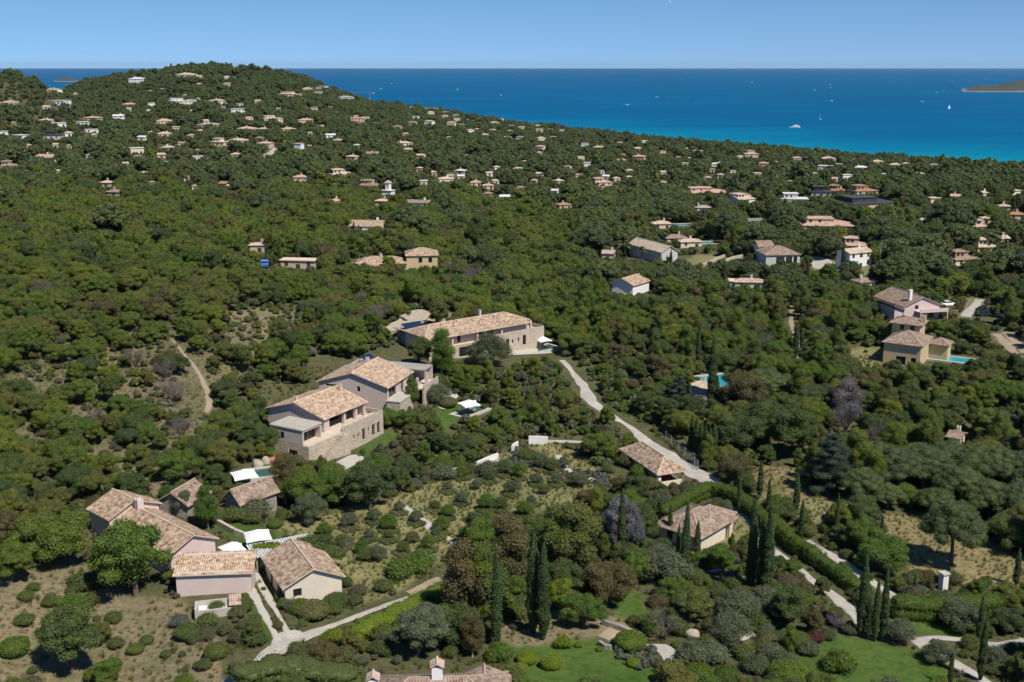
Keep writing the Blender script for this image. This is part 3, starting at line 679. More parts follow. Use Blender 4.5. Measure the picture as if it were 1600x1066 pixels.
def chim(root_roof, x, y, z0, h, w_=.8, mat='mauvewall'):
    """one mesh: shaft with a tile cap on four little feet"""
    m = MB().box(x-w_/2, x+w_/2, y-w_/2, y+w_/2, z0, z0+h)
    for dx in (-1, 1):
        for dy in (-1, 1): m.box(x+dx*w_*.38-.09, x+dx*w_*.38+.09, y+dy*w_*.38-.09, y+dy*w_*.38+.09, z0+h-.01, z0+h+.25)
    c = m.build('chimney', M[mat], root_roof)
    return c
def gable_house(name, label, C, P1, foot, H, rise, P2=None, ly=None, ridge='x', kind='gable', wallmat='pinkwall', roofmat='roof', ops={}, ov=.45,
                chimneys=(), below=2.0, cat='house', zadd=0, pr=True, rootz=None, yawoff=0):
    zb = hit(*foot)[2] if rootz is None else rootz
    c, yaw, lx, ly = rect(C, P1, zb+H, P2, ly); yaw += R(yawoff)
    ex = np.array([math.cos(yaw), math.sin(yaw)]); ey = np.array([-ex[1], ex[0]])
    p = c[:2] + ex*ov + ey*ov; lx -= 2*ov; ly -= 2*ov
    root = thing(name, label, cat, (p[0], p[1], zb), yaw)
    if kind == 'flat': ri = 0
    walls(root, lx, ly, -below, H, wallmat, {k: [tuple(o) for o in v(lx, ly)] if callable(v) else v for k, v in ops.items()}, rise=rise, ridge=ridge, kind=kind)
    r = roof_mb(lx, ly, H+.02, rise, kind, ridge, ov).build('roof', M[roofmat], root)
    for (fx, fy, w_, h, mt) in chimneys:
        base = H + rise*.4; chim(r, fx*lx, fy*ly, base, h + rise*.6, w_, mt)
    cx = p + ex*lx/2 + ey*ly/2; FOOT.append((cx[0], cx[1], max(lx, ly)/2*1.05))
    k = int(max(lx, ly)/min(lx, ly) + .99)
    if pr:
        cs = [proj(*(p + ex*a*lx + ey*b*ly), zb+z) for a in (0, 1) for b in (0, 1) for z in (1.2, H+.6)]
        x = [q[0] for q in cs]; y = [q[1] for q in cs]; protect(min(x), min(y), max(x), max(y), p[1]+2)
    root['_l'] = (lx, ly); return root, p, yaw, lx, ly, zb, r
def world(root, x, y, z):
    return root.matrix_basis @ Vector((x, y, z))

# ---- the stone-based villa nearest the camera (terrace villa with stairs) ----
def villa_front():
    H = 6.2
    root, p, yaw, lx, ly, zb, rf = gable_house('terrace_villa', 'stone-based villa with outside stairs and long loggia terrace, nearest of the three big villas', (506.5,655), (568,625), (506,706), H, 2.0, P2=(398,643),
        wallmat='mauvewall', roofmat='roofA', below=-3.3, cat='villa', yawoff=-8,
        ops={'w': lambda lx, ly: [(ly*.55, 1.2, 4.0, .5)], 's': lambda lx, ly: [(1.5, lx-2.0, 3.45, 2.45)]})
    for fx in (.5, .78): MB().box(lx*fx-.3, lx*fx+.3, .05, .6, 3.43, H-.31).build('column', M['mauvewall'], root)
    MB().box(.36, lx-.36, 3.3, 3.6, 3.43, H).build('inner_wall', M['timber'], root)
    for a, b in ((1.8, 4.6), (5.2, 8.2)): MB().box(a, b, 3.22, 3.28, 3.43, 5.7).build('glass_door', M['glass'], root)
    fx0, fx1, fy = -7.4, 14.4, -2.5; d = 10.; Ls = fx1-fx0
    sp_ = MB(); ops = [(7.4,2.3,.1,2.1),(10.4,.9,0.05,2.2),(12.5,.4,1.0,.9),(13.9,.4,1.0,.9),(15.2,.9,.05,2.2),(17.,.4,1.2,.9),(18.2,.9,.05,2.2),(19.8,.9,.05,2.2)]
    wall_mb(sp_, (fx0, fy), (1,0), (0,1), Ls, -2.5, 3.3, .5, ops)
    for a, w_, z, h in ops:
        w1 = MB().obox((fx0, fy), (1,0), (0,1), a, a+w_, .3, .35, z, z+h).build('glass_door' if h > 2 else 'window', M['glass'], root)
        MB().obox((fx0, fy), (1,0), (0,1), a-.12, a+w_+.12, -.06, .1, z-.12, z-.003).build('sill', M['concrete'], w1)
    sp_.box(fx1-.5, fx1, fy+.5, fy+d, -2.5, 3.3)
    wall_mb(sp_, (fx0, fy+d), (0,-1), (1,0), d-.5, -2.5, 3.3, .5, [(d-4.6, 2.0, -.3, 2.5)])
    w2 = MB().obox((fx0, fy+d), (0,-1), (1,0), d-4.6, d-2.6, .3, .35, -.3, 2.2).build('glass_door', M['glass'], root); MB().obox((fx0, fy+d), (0,-1), (1,0), d-4.75, d-4.6, -.04, .29, -.3, 2.3).build('frame', M['white'], w2)
    sp_.box(fx0+.5, fx1-.5, fy+d-.5, fy+d, -2.5, 3.3)
    sp_.build('stone_wall', M['stone'], root)
    MB().box(fx0+.3, fx1-.3, fy+.3, fy+d-.1, 3.303, 3.42).build('terrace_floor', M['terrace'], root)
    MB().box(fx0+9.5, fx1, fy, fy+.3, 3.303, 4.2).box(fx1-.3, fx1, fy+.3, fy+d, 3.303, 4.2).build('parapet', M['stone'], root)
    rl = MB()
    for x in np.arange(fx0+9.6, fx1, 1.6): rl.box(x, x+.05, fy+.1, fy+.15, 4.2, 4.6)
    rl.box(fx0+9.5, fx1-.1, fy+.1, fy+.15, 4.59, 4.64); rl.build('railing', M['metal'], root)
    rx0, rx1, ry0, ry1 = fx0+.05, -2.2, fy+1.3, fy+8.6
    m = MB(); m.box(rx0, rx0+.3, ry0, ry1, 3.423, 6.0).box(rx0+.3, rx1-.3, ry1-.3, ry1, 3.423, 6.0).box(rx1-.3, rx1, ry0, ry1, 3.423, 6.0).box(rx0+.3, rx1-.3, ry0, ry0+.3, 5.65, 6.)
    m.build('room_wall', M['mauvewall'], root)
    g = MB().box(rx0+.3, rx1-.3, ry0+1.3, ry0+1.4, 3.423, 5.65).build('glass_door', M['glass'], root)
    MB().box((rx0+rx1)/2-.1, (rx0+rx1)/2+.1, ry0+1.14, ry0+1.28, 3.43, 5.64).build('frame', M['frame'], g)
    wv = MB().box(rx0-.03, rx0+.02, ry0+4.2, ry0+4.9, 4.1, 5.2).build('window', M['glass'], root); MB().box(rx0-.07, rx0-.033, ry0+4.95, ry0+5.5, 4.1, 5.2).build('shutter', M['metal'], wv)
    fl = MB().box(rx0-.15, rx1+.1, ry0-.15, ry1+.15, 6.003, 6.22).build('flat_roof', M['concrete'], root); MB().box(rx0+.15, rx1-.2, ry0+.2, ry1-.15, 6.223, 6.26).build('roof_screed', M['parapet'], fl)
    st = MB(); n = 18; s0 = fx0+1.9
    for i in range(n): st.box(s0+i*.34, s0+(i+1)*.34, fy-1.6, fy-.01, -1.5, 3.3*(i+1)/n)
    st.box(s0+n*.34, s0+n*.34+1.6, fy-1.6, fy-.01, -1.5, 3.3).build('stairs', M['stone'], root)
    r2 = MB(); e = s0+n*.34; r2.tube([(s0, fy-1.5, 1.0), (e, fy-1.5, 4.25), (e+1.5, fy-1.5, 4.25)], .03, 4)
    for i in range(7): r2.tube([(s0+i*1.02, fy-1.5, i*.54-.1), (s0+i*1.02, fy-1.5, 1.0+i*.54)], .02, 4)
    r2.build('handrail', M['metal'], root)
    for x, y in ((.7, ly*.52), (lx*.92, ly*.38)): chim(rf, x, y, H+1.2, 1.5, .55)
    c = Matrix.Translation(root.location) @ Matrix.Rotation(yaw, 4, 'Z')
    return root, (lambda x, y, z: c @ Vector((x, y, z))), (fx0, fx1, fy, lx, ly, zb)
VA, WA, GA = villa_front()
protect(412, 600, 520, 697, 228); protect(520, 600, 602, 690, 228); protect(484,697,560,716,222)
FOOT.append((*WA(-3, 2, 0)[:2], 7)); FOOT.append((*WA(3, 1, 0)[:2], 7)); FOOT.append((*WA(10, 0, 0)[:2], 7))

def villa_mid():
    H = 5.6
    root, p, yaw, lx, ly, zb, rf = gable_house('gable_villa', 'grey-pink villa with solar panel and flat terrace roof, middle one of the three big villas', (606.9,605.7), (651.7,580.2), (607,641), H, 2.3, P2=(490.3,596.7),
        wallmat='mauvewall', roofmat='roofA', below=3.0, cat='villa',
        ops={'w': lambda lx, ly: [(ly*.1, 3.2, 4.6, .45), (ly*.56, .7, 4.0, 1.1)], 's': lambda lx, ly: [(.6, 3.6, 3.0, 2.4), (lx*.55, 1.2, 3.0, 2.3)]})
    MB().box(-.6, lx*.5, -2.9, -.003, -2, 2.7).build('terrace_base', M['stone'], root); MB().box(-.7, lx*.5+.1, -3.0, -.003, 2.703, 2.95).build('terrace_floor', M['concrete'], root)
    m = MB(); x0, x1 = lx*.72, lx+4.5
    wall_mb(m, (x0, -4.2), (1,0), (0,1), x1-x0, -3, 2.9, .4, [(1.2,.9,0,2.2),(3.4,1.1,0,2.2)]); m.box(x1-.4, x1, -3.8, 6, -3, 2.9); m.build('stone_wall', M['stone'], root)
    for a in (1.2, 3.4): MB().obox((x0,-4.2), (1,0), (0,1), a, a+1., .25, .3, 0, 2.2).build('glass_door', M['glass'], root)
    MB().box(x0+.4, x1-.4, -3.8, -.003, 2.75, 2.9).build('terrace_floor', M['terrace'], root)
    MB().box(x0, x1, -4.2, -4.0, 2.903, 3.8).build('parapet', M['stone'], root)
    MB().box(lx+.5, lx+4.9, -2.8, 14.2, 5.75, 6.0).build('flat_roof', M['roofgrey'], root)
    MB().box(lx+4.5, lx+4.85, -2.8, 14, 2.9, 5.747).box(lx+.6, lx+4.5, 13.7, 14, 2.9, 5.747).build('end_wall', M['mauvewall'], root)
    for x in (lx*.62, lx+.2): MB().box(x, x+.5, -3.4, -2.9, 2.903, 5.6).build('column', M['mauvewall'], root)
    s = MB(); q = [(lx+.8,10.,6.3),(lx+3.2,8.6,6.3),(lx+4.2,11.2,7.5),(lx+1.8,12.6,7.5)]; s.face(q); s.face([(a, b, c_-.08) for a, b, c_ in q[::-1]])
    for a, b, c_ in q[2:]: s.box(a-.04, a+.04, b-.04, b+.04, 6.0, c_-.02)
    s.build('solar_panel', M['solar'], root)
    chim(rf, .5, ly*.52, H+1.6, 1.5, .6); chim(rf, lx*.85, ly*.6, H+1.2, 1.3, .6)
    return root, p, yaw, lx, ly, zb
VB = villa_mid(); protect(490, 560, 672, 600, 262); protect(600,598,672,632,250); protect(560,595,610,628,250)

def villa_far():
    H = 6.0; foot = (700, 566); zb = hit(*foot)[2]
    root, p, yaw, lx, ly, zb, rf = gable_house('long_villa', 'long stone villa with hipped tile roof and open corner loggia, farthest of three big villas', (663,527), (828,498), foot, H, 1.5, ly=9.0, kind='hip',
        wallmat='mauvewall', roofmat='roof', below=-3.0, cat='villa', ops={'s': lambda lx, ly: [(lx*.30, 1.0, 3.2, 2.2), (lx*.5, 1.6, 3.2, 2.3), (lx*.56+.9, 2.2, 3.2, 2.3)]})
    ops = [(lx*.28, 3.4, .1, 2.3), (lx*.74, .9, .1, 2.2), (lx*.8, .4, 1., 1.), (lx*.86, .4, 1.2, 1.), (lx*.91, 1., .1, 2.4)]
    m = MB(); wall_mb(m, (0, -1.6), (1,0), (0,1), lx+4, -3, 3.0, .45, ops); m.box(0, .45, -1.15, ly, -3, 3.0).box(lx+3.55, lx+4, -1.15, ly, -3, 3.0); m.build('stone_wall', M['stone'], root)
    for a, w_, z, h in ops:
        wd = MB().obox((0,-1.6), (1,0), (0,1), a, a+w_, .25, .3, z, z+h).build('glass_door' if h > 2 else 'window', M['glass'], root)
    MB().box(.45, lx+3.55, -1.15, 0, 2.85, 3.0).box(lx+.003, lx+3.5, 0, ly, 2.85, 3.).build('terrace_floor', M['terrace'], root)
    MB().box(lx*.55, lx+4, -1.6, -1.4, 3.003, 3.9).box(lx+3.8, lx+4, -1.4, ly, 3.003, 3.9).build('parapet', M['stone'], root)
    for x in (lx*.22, lx*.46, lx*.7, lx-.1): MB().box(x, x+.45, -1.3, -.85, 3.003, 5.75).build('column', M['mauvewall'], root)
    roof_mb(lx*.98, 1.5, 5.55, .4, 'mono', 'x', .2).build('loggia_roof', M['roof'], root).location = (.1, -1.55, 0)
    l2 = MB().box(lx*.72, lx*.98, .36, .45, 3.4, 5.5).build('loggia_glass', M['glass'], root)
    chim(rf, lx*.62, ly*.5, H+.8, 2.0, .5)
    roof_mb(7.2, 4.6, 4.8, .8, 'mono', 'y', .4).build('wing_roof', M['roof'], root).location = (.6, ly+.6, 0)
    MB().box(.8, 7.6, ly+.55, ly+5.0, -3, 4.8).build('wing_wall', M['darkstone'], root)
    s = MB(); q = [(1.2,ly+1.6,5.7),(6.4,ly+1.6,5.7),(6.4,ly+3.6,6.7),(1.2,ly+3.6,6.7)]; s.face(q); s.face([(a, b, c_-.08) for a, b, c_ in q[::-1]])
    for a, b, c_ in q[2:]: s.box(a-.04, a+.04, b-.04, b+.04, 4.9, c_-.02)
    s.build('solar_panel', M['solar'], root)
    FOOT.append((*(world(root, lx*.2, 3, 0)[:2]), 9)); FOOT.append((*(world(root, lx*.85, 3, 0)[:2]), 9)); FOOT.append((*(world(root, -4, 3, 0)[:2]), 6))
    return root, lx, ly, zb, yaw
VC = villa_far(); protect(628, 490, 700, 520, 262); protect(703, 490, 845, 560, 262); protect(800, 515, 872, 556, 262)

# ---- farmhouse at the bottom left, with its taller end and its lean-to ----
FH = gable_house('farmhouse', 'long pink farmhouse with shaded left wall and square chimney behind a big green tree', (264,867), (158,821), (353,886), 3.3, 1.5, P2=(353,845.7), ridge='y',
    wallmat='pinkwall', roofmat='roof', below=5, yawoff=5, ops={'w': lambda lx, ly: [(2.2, 1.0, .9, 1.3)]}, pr=False)
def farm_extra():
    root, p, yaw, lx, ly, zb, rf = FH
    H2 = 4.2
    c = unproj(160, 816.6, zb+H2)
    w2 = lx+.9; L2 = 5.4
    loc = Matrix.Rotation(-yaw, 3, 'Z') @ (Vector(c) - root.location)
    x0 = -.45; y0 = ly+.05
    m = MB(); m.box(x0, x0+w2, y0, y0+L2, -5, H2); t = .35
    for y in (y0, y0+L2-t): m.face([(x0,y,H2),(x0+w2,y,H2),(x0+w2/2,y,H2+1.55)]); m.face([(x0+w2/2,y+t,H2+1.55),(x0+w2,y+t,H2),(x0,y+t,H2)])
    m.build('end_wall', M['pinkwall'], root)
    o = roof_mb(w2, L2, H2+.02, 1.6, 'gable', 'y', .4).build('end_roof', M['roof'], root); o.location = (x0, y0, 0)
    chim(rf, lx/2+.1, ly-1.2, 3.6, 2.5, .95, 'pinkwall')
farm_extra(); protect(112, 775, 250, 862, 152); protect(240,800,375,880,135)
LT = gable_house('lean_to_garage', 'pink lean-to building with sloping tile roof standing in front of the farmhouse gable', (268.8,898), (383,911), (272,946), 3.4, .95, P2=(262,876), kind='mono',
    wallmat='pinkwall', roofmat='roofA', below=3, cat='outbuilding', ov=.35); protect(262, 876, 385, 940, 124)
H2_ = gable_house('gable_cottage', 'cream cottage with broad gabled tile roof beside the twin-strip driveway', (441,919.3), (399,870.5), (441,955), 2.7, 1.7, P2=(542.4,901.3), ridge='y',
    wallmat='cream', roofmat='roof', below=3, ops={'s': lambda lx, ly: [(1.0, 1.1, .9, 1.1)], 'w': lambda lx, ly: [(ly*.25, 1.2, 0, 2.1), (ly*.6, 1.2, 0, 2.1)]}); protect(400, 846, 545, 925, 131); protect(440,915,470,935,131)
def pergola():
    root, p, yaw, lx, ly, zb, rf = H2_
    t = thing('pergola', 'pale slatted pergola roof behind the cream cottage, half covered by a yellow-green vine', 'pergola', tuple(world(root, -1, ly+.6, 0)), yaw)
    for x in (0, lx+.6):
        for y in (0, 3.6): MB().box(x, x+.15, y, y+.15, -1, 2.6).build('post', M['metal'], t)
    m = MB()
    for i in range(24): m.box(-.3+i*(lx+1.2)/24, -.3+(i+.72)*(lx+1.2)/24, -.4, 4.2, 2.62, 2.7)
    m.build('slat_roof', M['roofwhite'], t)
    cr = crown([(x, 1.9+math.sin(x), 2.75, 1.2, .8, .2) for x in np.arange(1.5, lx-1, 1.1)], 1400, .2, 5, .7); link('vine', npmesh('vine', cr[0], cr[1], M['lime'], cr[2]), t)
pergola()
CP = gable_house('carport', 'open carport with mossy hipped tile roof beside the pale drive, a red car inside', (1027,740), (960.3,700.4), (1028,762), 2.7, 1.7, P2=(1076.8,734), kind='hip', ridge='y',
    wallmat='tanwall', roofmat='roof', below=-9, cat='carport', pr=False); protect(962, 688, 1078, 742, 208); protect(1022, 738, 1078, 756, 208)
def carport_extra():
    root, p, yaw, lx, ly, zb, rf = CP
    for o in list(root.children):
        if o.name.startswith('wall'): bpy.data.objects.remove(o)
    m = MB().box(0, .35, .9, ly, -2, 2.68).box(.35, lx-.35, ly-.35, ly, -2, 2.68); m.build('back_wall', M['timber'], root)
    for x, y in ((.0, 0), (lx-.35, 0)): MB().box(x, x+(.6 if x < 1 else .25), y, y+(.6 if x < 1 else .25), -2, 2.68).build('post', M['white' if x < 1 else 'timber'], root)
    for f in (.33, .66, .99): MB().box(lx-.3, lx-.05, ly*f-.3, ly*f-.05, -2, 2.68).build('post', M['timber'], root)
    MB().box(-.1, lx+.1, -.1, ly+.1, -1.5, .06).build('floor_slab', M['drive'], root)
    MB().box(.6, lx-.35, .05, .3, .063, .75).build('low_wall', M['cream'], root)
    MB().box(-.05, lx, .003, .2, 2.45, 2.68).box(lx-.2, lx, .2, ly, 2.45, 2.68).build('beam', M['timber'], root)
carport_extra()
H8a = gable_house('low_hipped_house', 'low brown-roofed house with crossing hipped roofs, half hidden behind slim cypresses', (1062,812), (1102,786), (1100,842), 3.0, 1.7, P2=(1112,826), kind='hip', ridge='x', wallmat='cream', roofmat='roofB', pr=False)
H8a_ = H8a
def h8_extra():
    root, p, yaw, lx, ly, zb, rf = H8a
    # second hipped wing along the garden side and an open porch corner
    c, ya, l2, w2 = rect((1094,838), (1152,804), zb+3.0, ly=8.5)
    mt = Matrix.Translation(root.location) @ Matrix.Rotation(yaw, 4, 'Z'); loc = mt.inverted() @ Vector(c)
    g = roof_mb(l2-.9, w2-.9, 3.02, 1.75, 'hip', 'x', .45).build('wing_roof', M['roofB'], root); g.rotation_euler = (0,0,ya-yaw); g.location = (loc.x, loc.y, 0)
    wm = MB().box(.6, (l2-.9)*.78, .2, w2-1.1, -2, 2.98).build('wing_wall', M['cream'], root); wm.rotation_euler = (0,0,ya-yaw); wm.location = (loc.x, loc.y, 0)
    po = MB().box(l2-1.7, l2-1.2, .2, .7, -2, 2.98).build('porch_column', M['cream'], root); po.rotation_euler = (0,0,ya-yaw); po.location = (loc.x, loc.y, 0)
    q = mt @ loc; ex = Vector((math.cos(ya), math.sin(ya), 0)); ey = Vector((-ex.y, ex.x, 0)); m_ = q + ex*l2/2 + ey*w2/2; FOOT.append((m_.x, m_.y, l2/2+1.5))
h8_extra(); protect(1052, 786, 1150, 832, 165)
H9 = gable_house('hipped_house', 'pale house at the bottom edge with wide hipped tile roof and two square chimneys', (566,1127), (800,1121), (680,1146), 3.0, 2.0, ly=9.0, kind='hip', wallmat='cream', roofmat='roofB', pr=False)
def h9_extra():
    root, p, yaw, lx, ly, zb, rf = H9
    def ch(px, py, zt, w_):
        q = unproj(px, py, zb+zt); mt = Matrix.Translation(root.location) @ Matrix.Rotation(yaw, 4, 'Z'); l = mt.inverted() @ Vector(q); c = chim(rf, l.x, l.y, 2.6, zt-2.6, w_, 'white')
        k = roof_mb(w_+.1, w_+.1, 0, .3, 'gable', 'y', .15, .08).build('chimney_cap', M['roofpink'], root); k.location = (l.x-w_/2-.05, l.y-w_/2-.05, zt+.25)
    g = roof_mb(5.2, 5.2, 2.7, 1.2, 'gable', 'y', .3).build('wing_roof', M['roofB'], root); g.location = (lx*.66, ly*.35, 0)
    MB().box(lx*.66+.1, lx*.66+5.1, ly*.35+.2, ly*.35+5.0, 2, 2.7).build('wing_wall', M['cream'], root)
    ch(683, 1040, 6.2, 1.1); ch(583, 1060, 5.1, 1.0)
h9_extra(); protect(575, 1040, 780, 1100, 118); protect(670,1028,696,1050,118); protect(572,1047,592,1066,118)
H3a = gable_house('stone_outhouse', 'small tile-roofed outhouse behind the farmhouse, left of the thin-trunked tree', (294,789), (248,778), (294,808), 2.3, 1.5, P2=(322,765), ridge='x', wallmat='darkstone', roofmat='roofB', below=3, cat='outbuilding'); 
H3b = gable_house('stone_barn', 'low stone barn with tile roof below the white parasol, right of the thin-trunked tree', (374.5,787), (440,765), (374,812), 2.5, 1.5, P2=(343.4,776), ridge='x', wallmat='darkstone', roofmat='roofB', below=3, cat='outbuilding')
for nm, x, y in (('the nearest big villa', 520, 700), ('the middle big villa', 590, 620), ('the long villa', 750, 545), ('the pink farmhouse', 240, 860), ('the lean-to garage', 320, 940),
    ('the cream cottage', 480, 925), ('the carport', 1020, 750), ('the brown-roofed house', 1100, 835), ('the bottom-edge house', 680, 1062), ('the stone barn', 380, 795), ('the orchard', 690, 800), ('the pale drive', 935, 640),
    ('the sandy track', 300, 600), ('the right-hand lawn', 1380, 1020), ('the bottom-centre lawn', 910, 1030), ('the straw field', 1450, 840), ('the twin-strip driveway', 415, 970)): mark(nm, x, y)
# ---------------- the other houses ----------------
# name style: centre px, base px y, width px, height px, wall, roof kind, roof material, storeys, turn (deg), depth ratio
HZ = {  # zone -> list
 'on the skyline saddle at far left': [
  (75,119,18,4,'peach','hip','roofpink'),(112,132,24,4,'tanwall','flat','rooftan'),(83,144,20,8,'white','gable','rooftan'),(212,129,26,10,'white','hip','roofwhite'),(91,128,8,3,'tanwall','hip','rooftan')],
 'under the summit of the hill': [
  (287,121,34,9,'cream','hip','rooftan'),(312,122,12,6,'cream','gable','rooftan'),(354,122,8,5,'white','hip','roofwhite'),(367,121,6,3,'white','flat','roofwhite')],
 'on the upper left slope of the hill': [
  (15,163,30,7,'peach','hip','roofpink'),(88,161,32,6,'white','flat','roofwhite'),(201,165,22,6,'peach','hip','roofpink'),(284,165,42,13,'cream','flat','roofwhite'),(298,163,14,9,'white','flat','roofwhite'),
  (339,161,26,8,'white','hip','roofpink'),(372,176,22,8,'white','flat','roofwhite'),(375,164,12,4,'cream','flat','roofwhite')],
 'in the upper left of the wooded slope': [
  (67,191,24,7,'tanwall','hip','rooftan'),(94,196,22,6,'white','flat','roofwhite'),(129,194,20,5,'white','flat','roofwhite'),(142,187,26,6,'tanwall','hip','roofpink'),(185,188,18,11,'white','gable','roofwhite'),
  (257,193,26,9,'peach','hip','rooftan'),(324,198,38,8,'cream','hip','roofgrey'),(382,204,30,8,'peach','hip','rooftan')],
 'in the left middle of the wooded slope': [
  (27,216,27,7,'white','flat','roofwhite'),(6,210,14,7,'white','flat','roofwhite'),(80,216,28,10,'greyshade','flat','roofdark'),(144,206,24,3,'white','flat','roofwhite'),(221,219,16,9,'white','gable','roofwhite'),
  (258,213,24,9,'peach','hip','rooftan'),(340,234,28,20,'peach','flat','rooftan'),(371,223,32,9,'peach','hip','rooftan'),(215,240,25,11,'cream','flat','roofwhite'),(261,234,20,8,'white','hip','rooftan')],
 'at the left foot of the wooded slope': [
  (67,252,40,13,'white','gable','roofpink'),(14,264,30,12,'tanwall','hip','roofB'),(138,247,7,6,'white','flat','roofwhite'),(310,249,18,4,'white','flat','roofwhite'),(348,293,16,12,'white','gable','rooforange'),
  (262,258,11,3,'white','flat','roofwhite'),(165,291,18,9,'tanwall','hip','rooftan'),(177,306,26,8,'tanwall','hip','roofB')],
 'on the right shoulder of the hill': [
  (449,153,37,11,'peach','flat','rooftan'),(481,141,18,6,'tanwall','hip','rooftan'),(500,139,20,6,'white','flat','roofwhite'),(539,155,24,7,'white','hip','roofgrey'),(535,143,10,5,'peach','hip','roofpink'),(497,146,14,5,'cream','flat','roofwhite')],
 'in the upper middle of the slope': [
  (428,193,36,14,'cream','flat','rooftan'),(478,192,25,9,'peach','hip','roofpink'),(559,195,24,13,'pink','flat','roofpink'),(409,204,18,6,'cream','hip','rooftan'),(453,204,26,7,'peach','hip','roofpink'),
  (412,230,25,11,'peach','hip','roofpink'),(517,214,17,7,'white','gable','roofwhite'),(527,222,18,5,'tanwall','hip','rooftan'),(556,230,9,7,'cream','hip','roofwhite'),(465,238,16,16,'white','flat','rooftan'),
  (633,226,32,7,'cream','hip','rooftan'),(582,246,20,11,'tanwall','gable','roofB'),(548,250,19,10,'tanwall','hip','rooftan')],
 'on the ridge above the sea': [
  (650,186,11,6,'white','flat','roofwhite'),(669,198,17,12,'white','hip','roofpink'),(704,198,15,10,'peach','hip','rooftan'),(711,182,12,5,'cream','hip','roofgrey'),(670,170,28,6,'cream','flat','roofgrey'),(641,169,12,5,'peach','hip','roofpink'),
  (738,176,24,5,'tanwall','hip','rooftan'),(778,184,16,7,'white','hip','rooftan'),(774,193,17,5,'peach','hip','roofpink'),(737,211,14,11,'white','hip','roofpink'),(621,201,14,7,'peach','hip','roofB'),
  (822,191,20,7,'peach','hip','roofpink'),(859,194,20,5,'cream','hip','roofpink'),(907,200,30,4,'white','flat','roofwhite'),(790,188,10,5,'white','flat','roofwhite')],
 'in the middle of the wide wood': [
  (536,277,40,14,'peach','hip','rooftan'),(469,286,23,15,'peach','hip','roofpink'),(574,295,36,18,'peach','hip','roofB'),(526,320,21,12,'peach','hip','roofpink'),(594,320,20,12,'yellow','hip','rooftan'),
  (698,286,26,12,'white','hip','rooftan'),(718,271,18,9,'tanwall','hip','roofwhite'),(720,279,11,7,'cream','gable','roofwhite'),(744,290,18,10,'peach','hip','roofpink'),(763,294,18,9,'peach','hip','roofpink'),
  (789,313,17,11,'white','gable','roofwhite'),(761,307,11,8,'tanwall','hip','roofB'),(662,288,13,7,'cream','flat','roofwhite')],
 'in the wood right of centre': [
  (847,220,16,8,'peach','hip','rooftan'),(843,232,17,7,'white','hip','roofpink'),(913,230,13,8,'white','flat','roofwhite'),(935,232,22,6,'cream','hip','rooftan'),(997,252,23,12,'pink','hip','roofpink'),(1090,241,17,9,'white','hip','roofpink'),
  (808,269,17,10,'peach','hip','rooftan'),(917,261,11,9,'white','flat','roofwhite'),(943,289,32,12,'peach','hip','roofpink'),(874,286,18,6,'tanwall','hip','rooftan'),(866,302,12,8,'white','gable','roofwhite'),
  (1120,259,18,7,'white','hip','roofwhite'),(1071,258,12,4,'tanwall','flat','rooftan'),(884,325,26,9,'tanwall','hip','rooforange'),(946,280,12,9,'white','gable','roofwhite')],
 'among the pines behind the coast': [
  (1174,251,22,15,'peach','hip','roofpink'),(1158,249,12,8,'tanwall','hip','rooftan'),(1192,260,17,9,'pink','hip','roofpink'),(1245,254,16,11,'pink','hip','roofpink'),(1295,251,24,8,'cream','hip','rooftan'),(1288,265,25,8,'white','flat','roofwhite'),
  (1346,265,23,8,'white','hip','roofwhite'),(1372,259,20,11,'yellow','hip','rooftan'),(1400,262,18,9,'yellow','hip','rooftan'),(1416,259,13,7,'yellow','hip','rooftan'),(1459,262,13,7,'white','flat','rooftan'),(1324,280,18,9,'white','flat','roofwhite'),
  (1438,275,17,8,'white','hip','rooftan'),(1336,251,10,5,'cream','hip','rooftan')],
 'on the flat land at upper right': [
  (1305,303,30,13,'cream','hip','rooforange'),(1355,304,42,12,'cream','hip','rooforange'),(1283,307,36,11,'greyshade','flat','roofdark'),(1242,318,44,14,'white','flat','roofwhite'),(1369,325,96,11,'tanwall','flat','roofdark'),
  (1534,361,28,16,'peach','hip','roofpink'),(1543,394,34,26,'peach','hip','rooftan'),(1511,414,48,26,'cream','hip','roofB'),(1590,342,28,9,'tanwall','hip','rooforange')],
}
OPSF = lambda n: (lambda lx, ly: [(lx*(i+.5)/n - .5, 1.0, .9, 1.2) for i in range(n)])
WORDS = {'white': 'white', 'cream': 'cream', 'peach': 'peach', 'pink': 'deep rose', 'yellow': 'ochre', 'tanwall': 'tan', 'greyshade': 'blue-grey', 'pinkwall': 'pink', 'stone': 'stone'}
RW = {'rooftan': 'tan', 'roofpink': 'pinkish', 'rooforange': 'orange', 'roofB': 'brown', 'roofwhite': 'pale', 'roofgrey': 'grey', 'roofdark': 'dark', 'roof': 'mottled tan', 'roofA': 'sunny tan'}
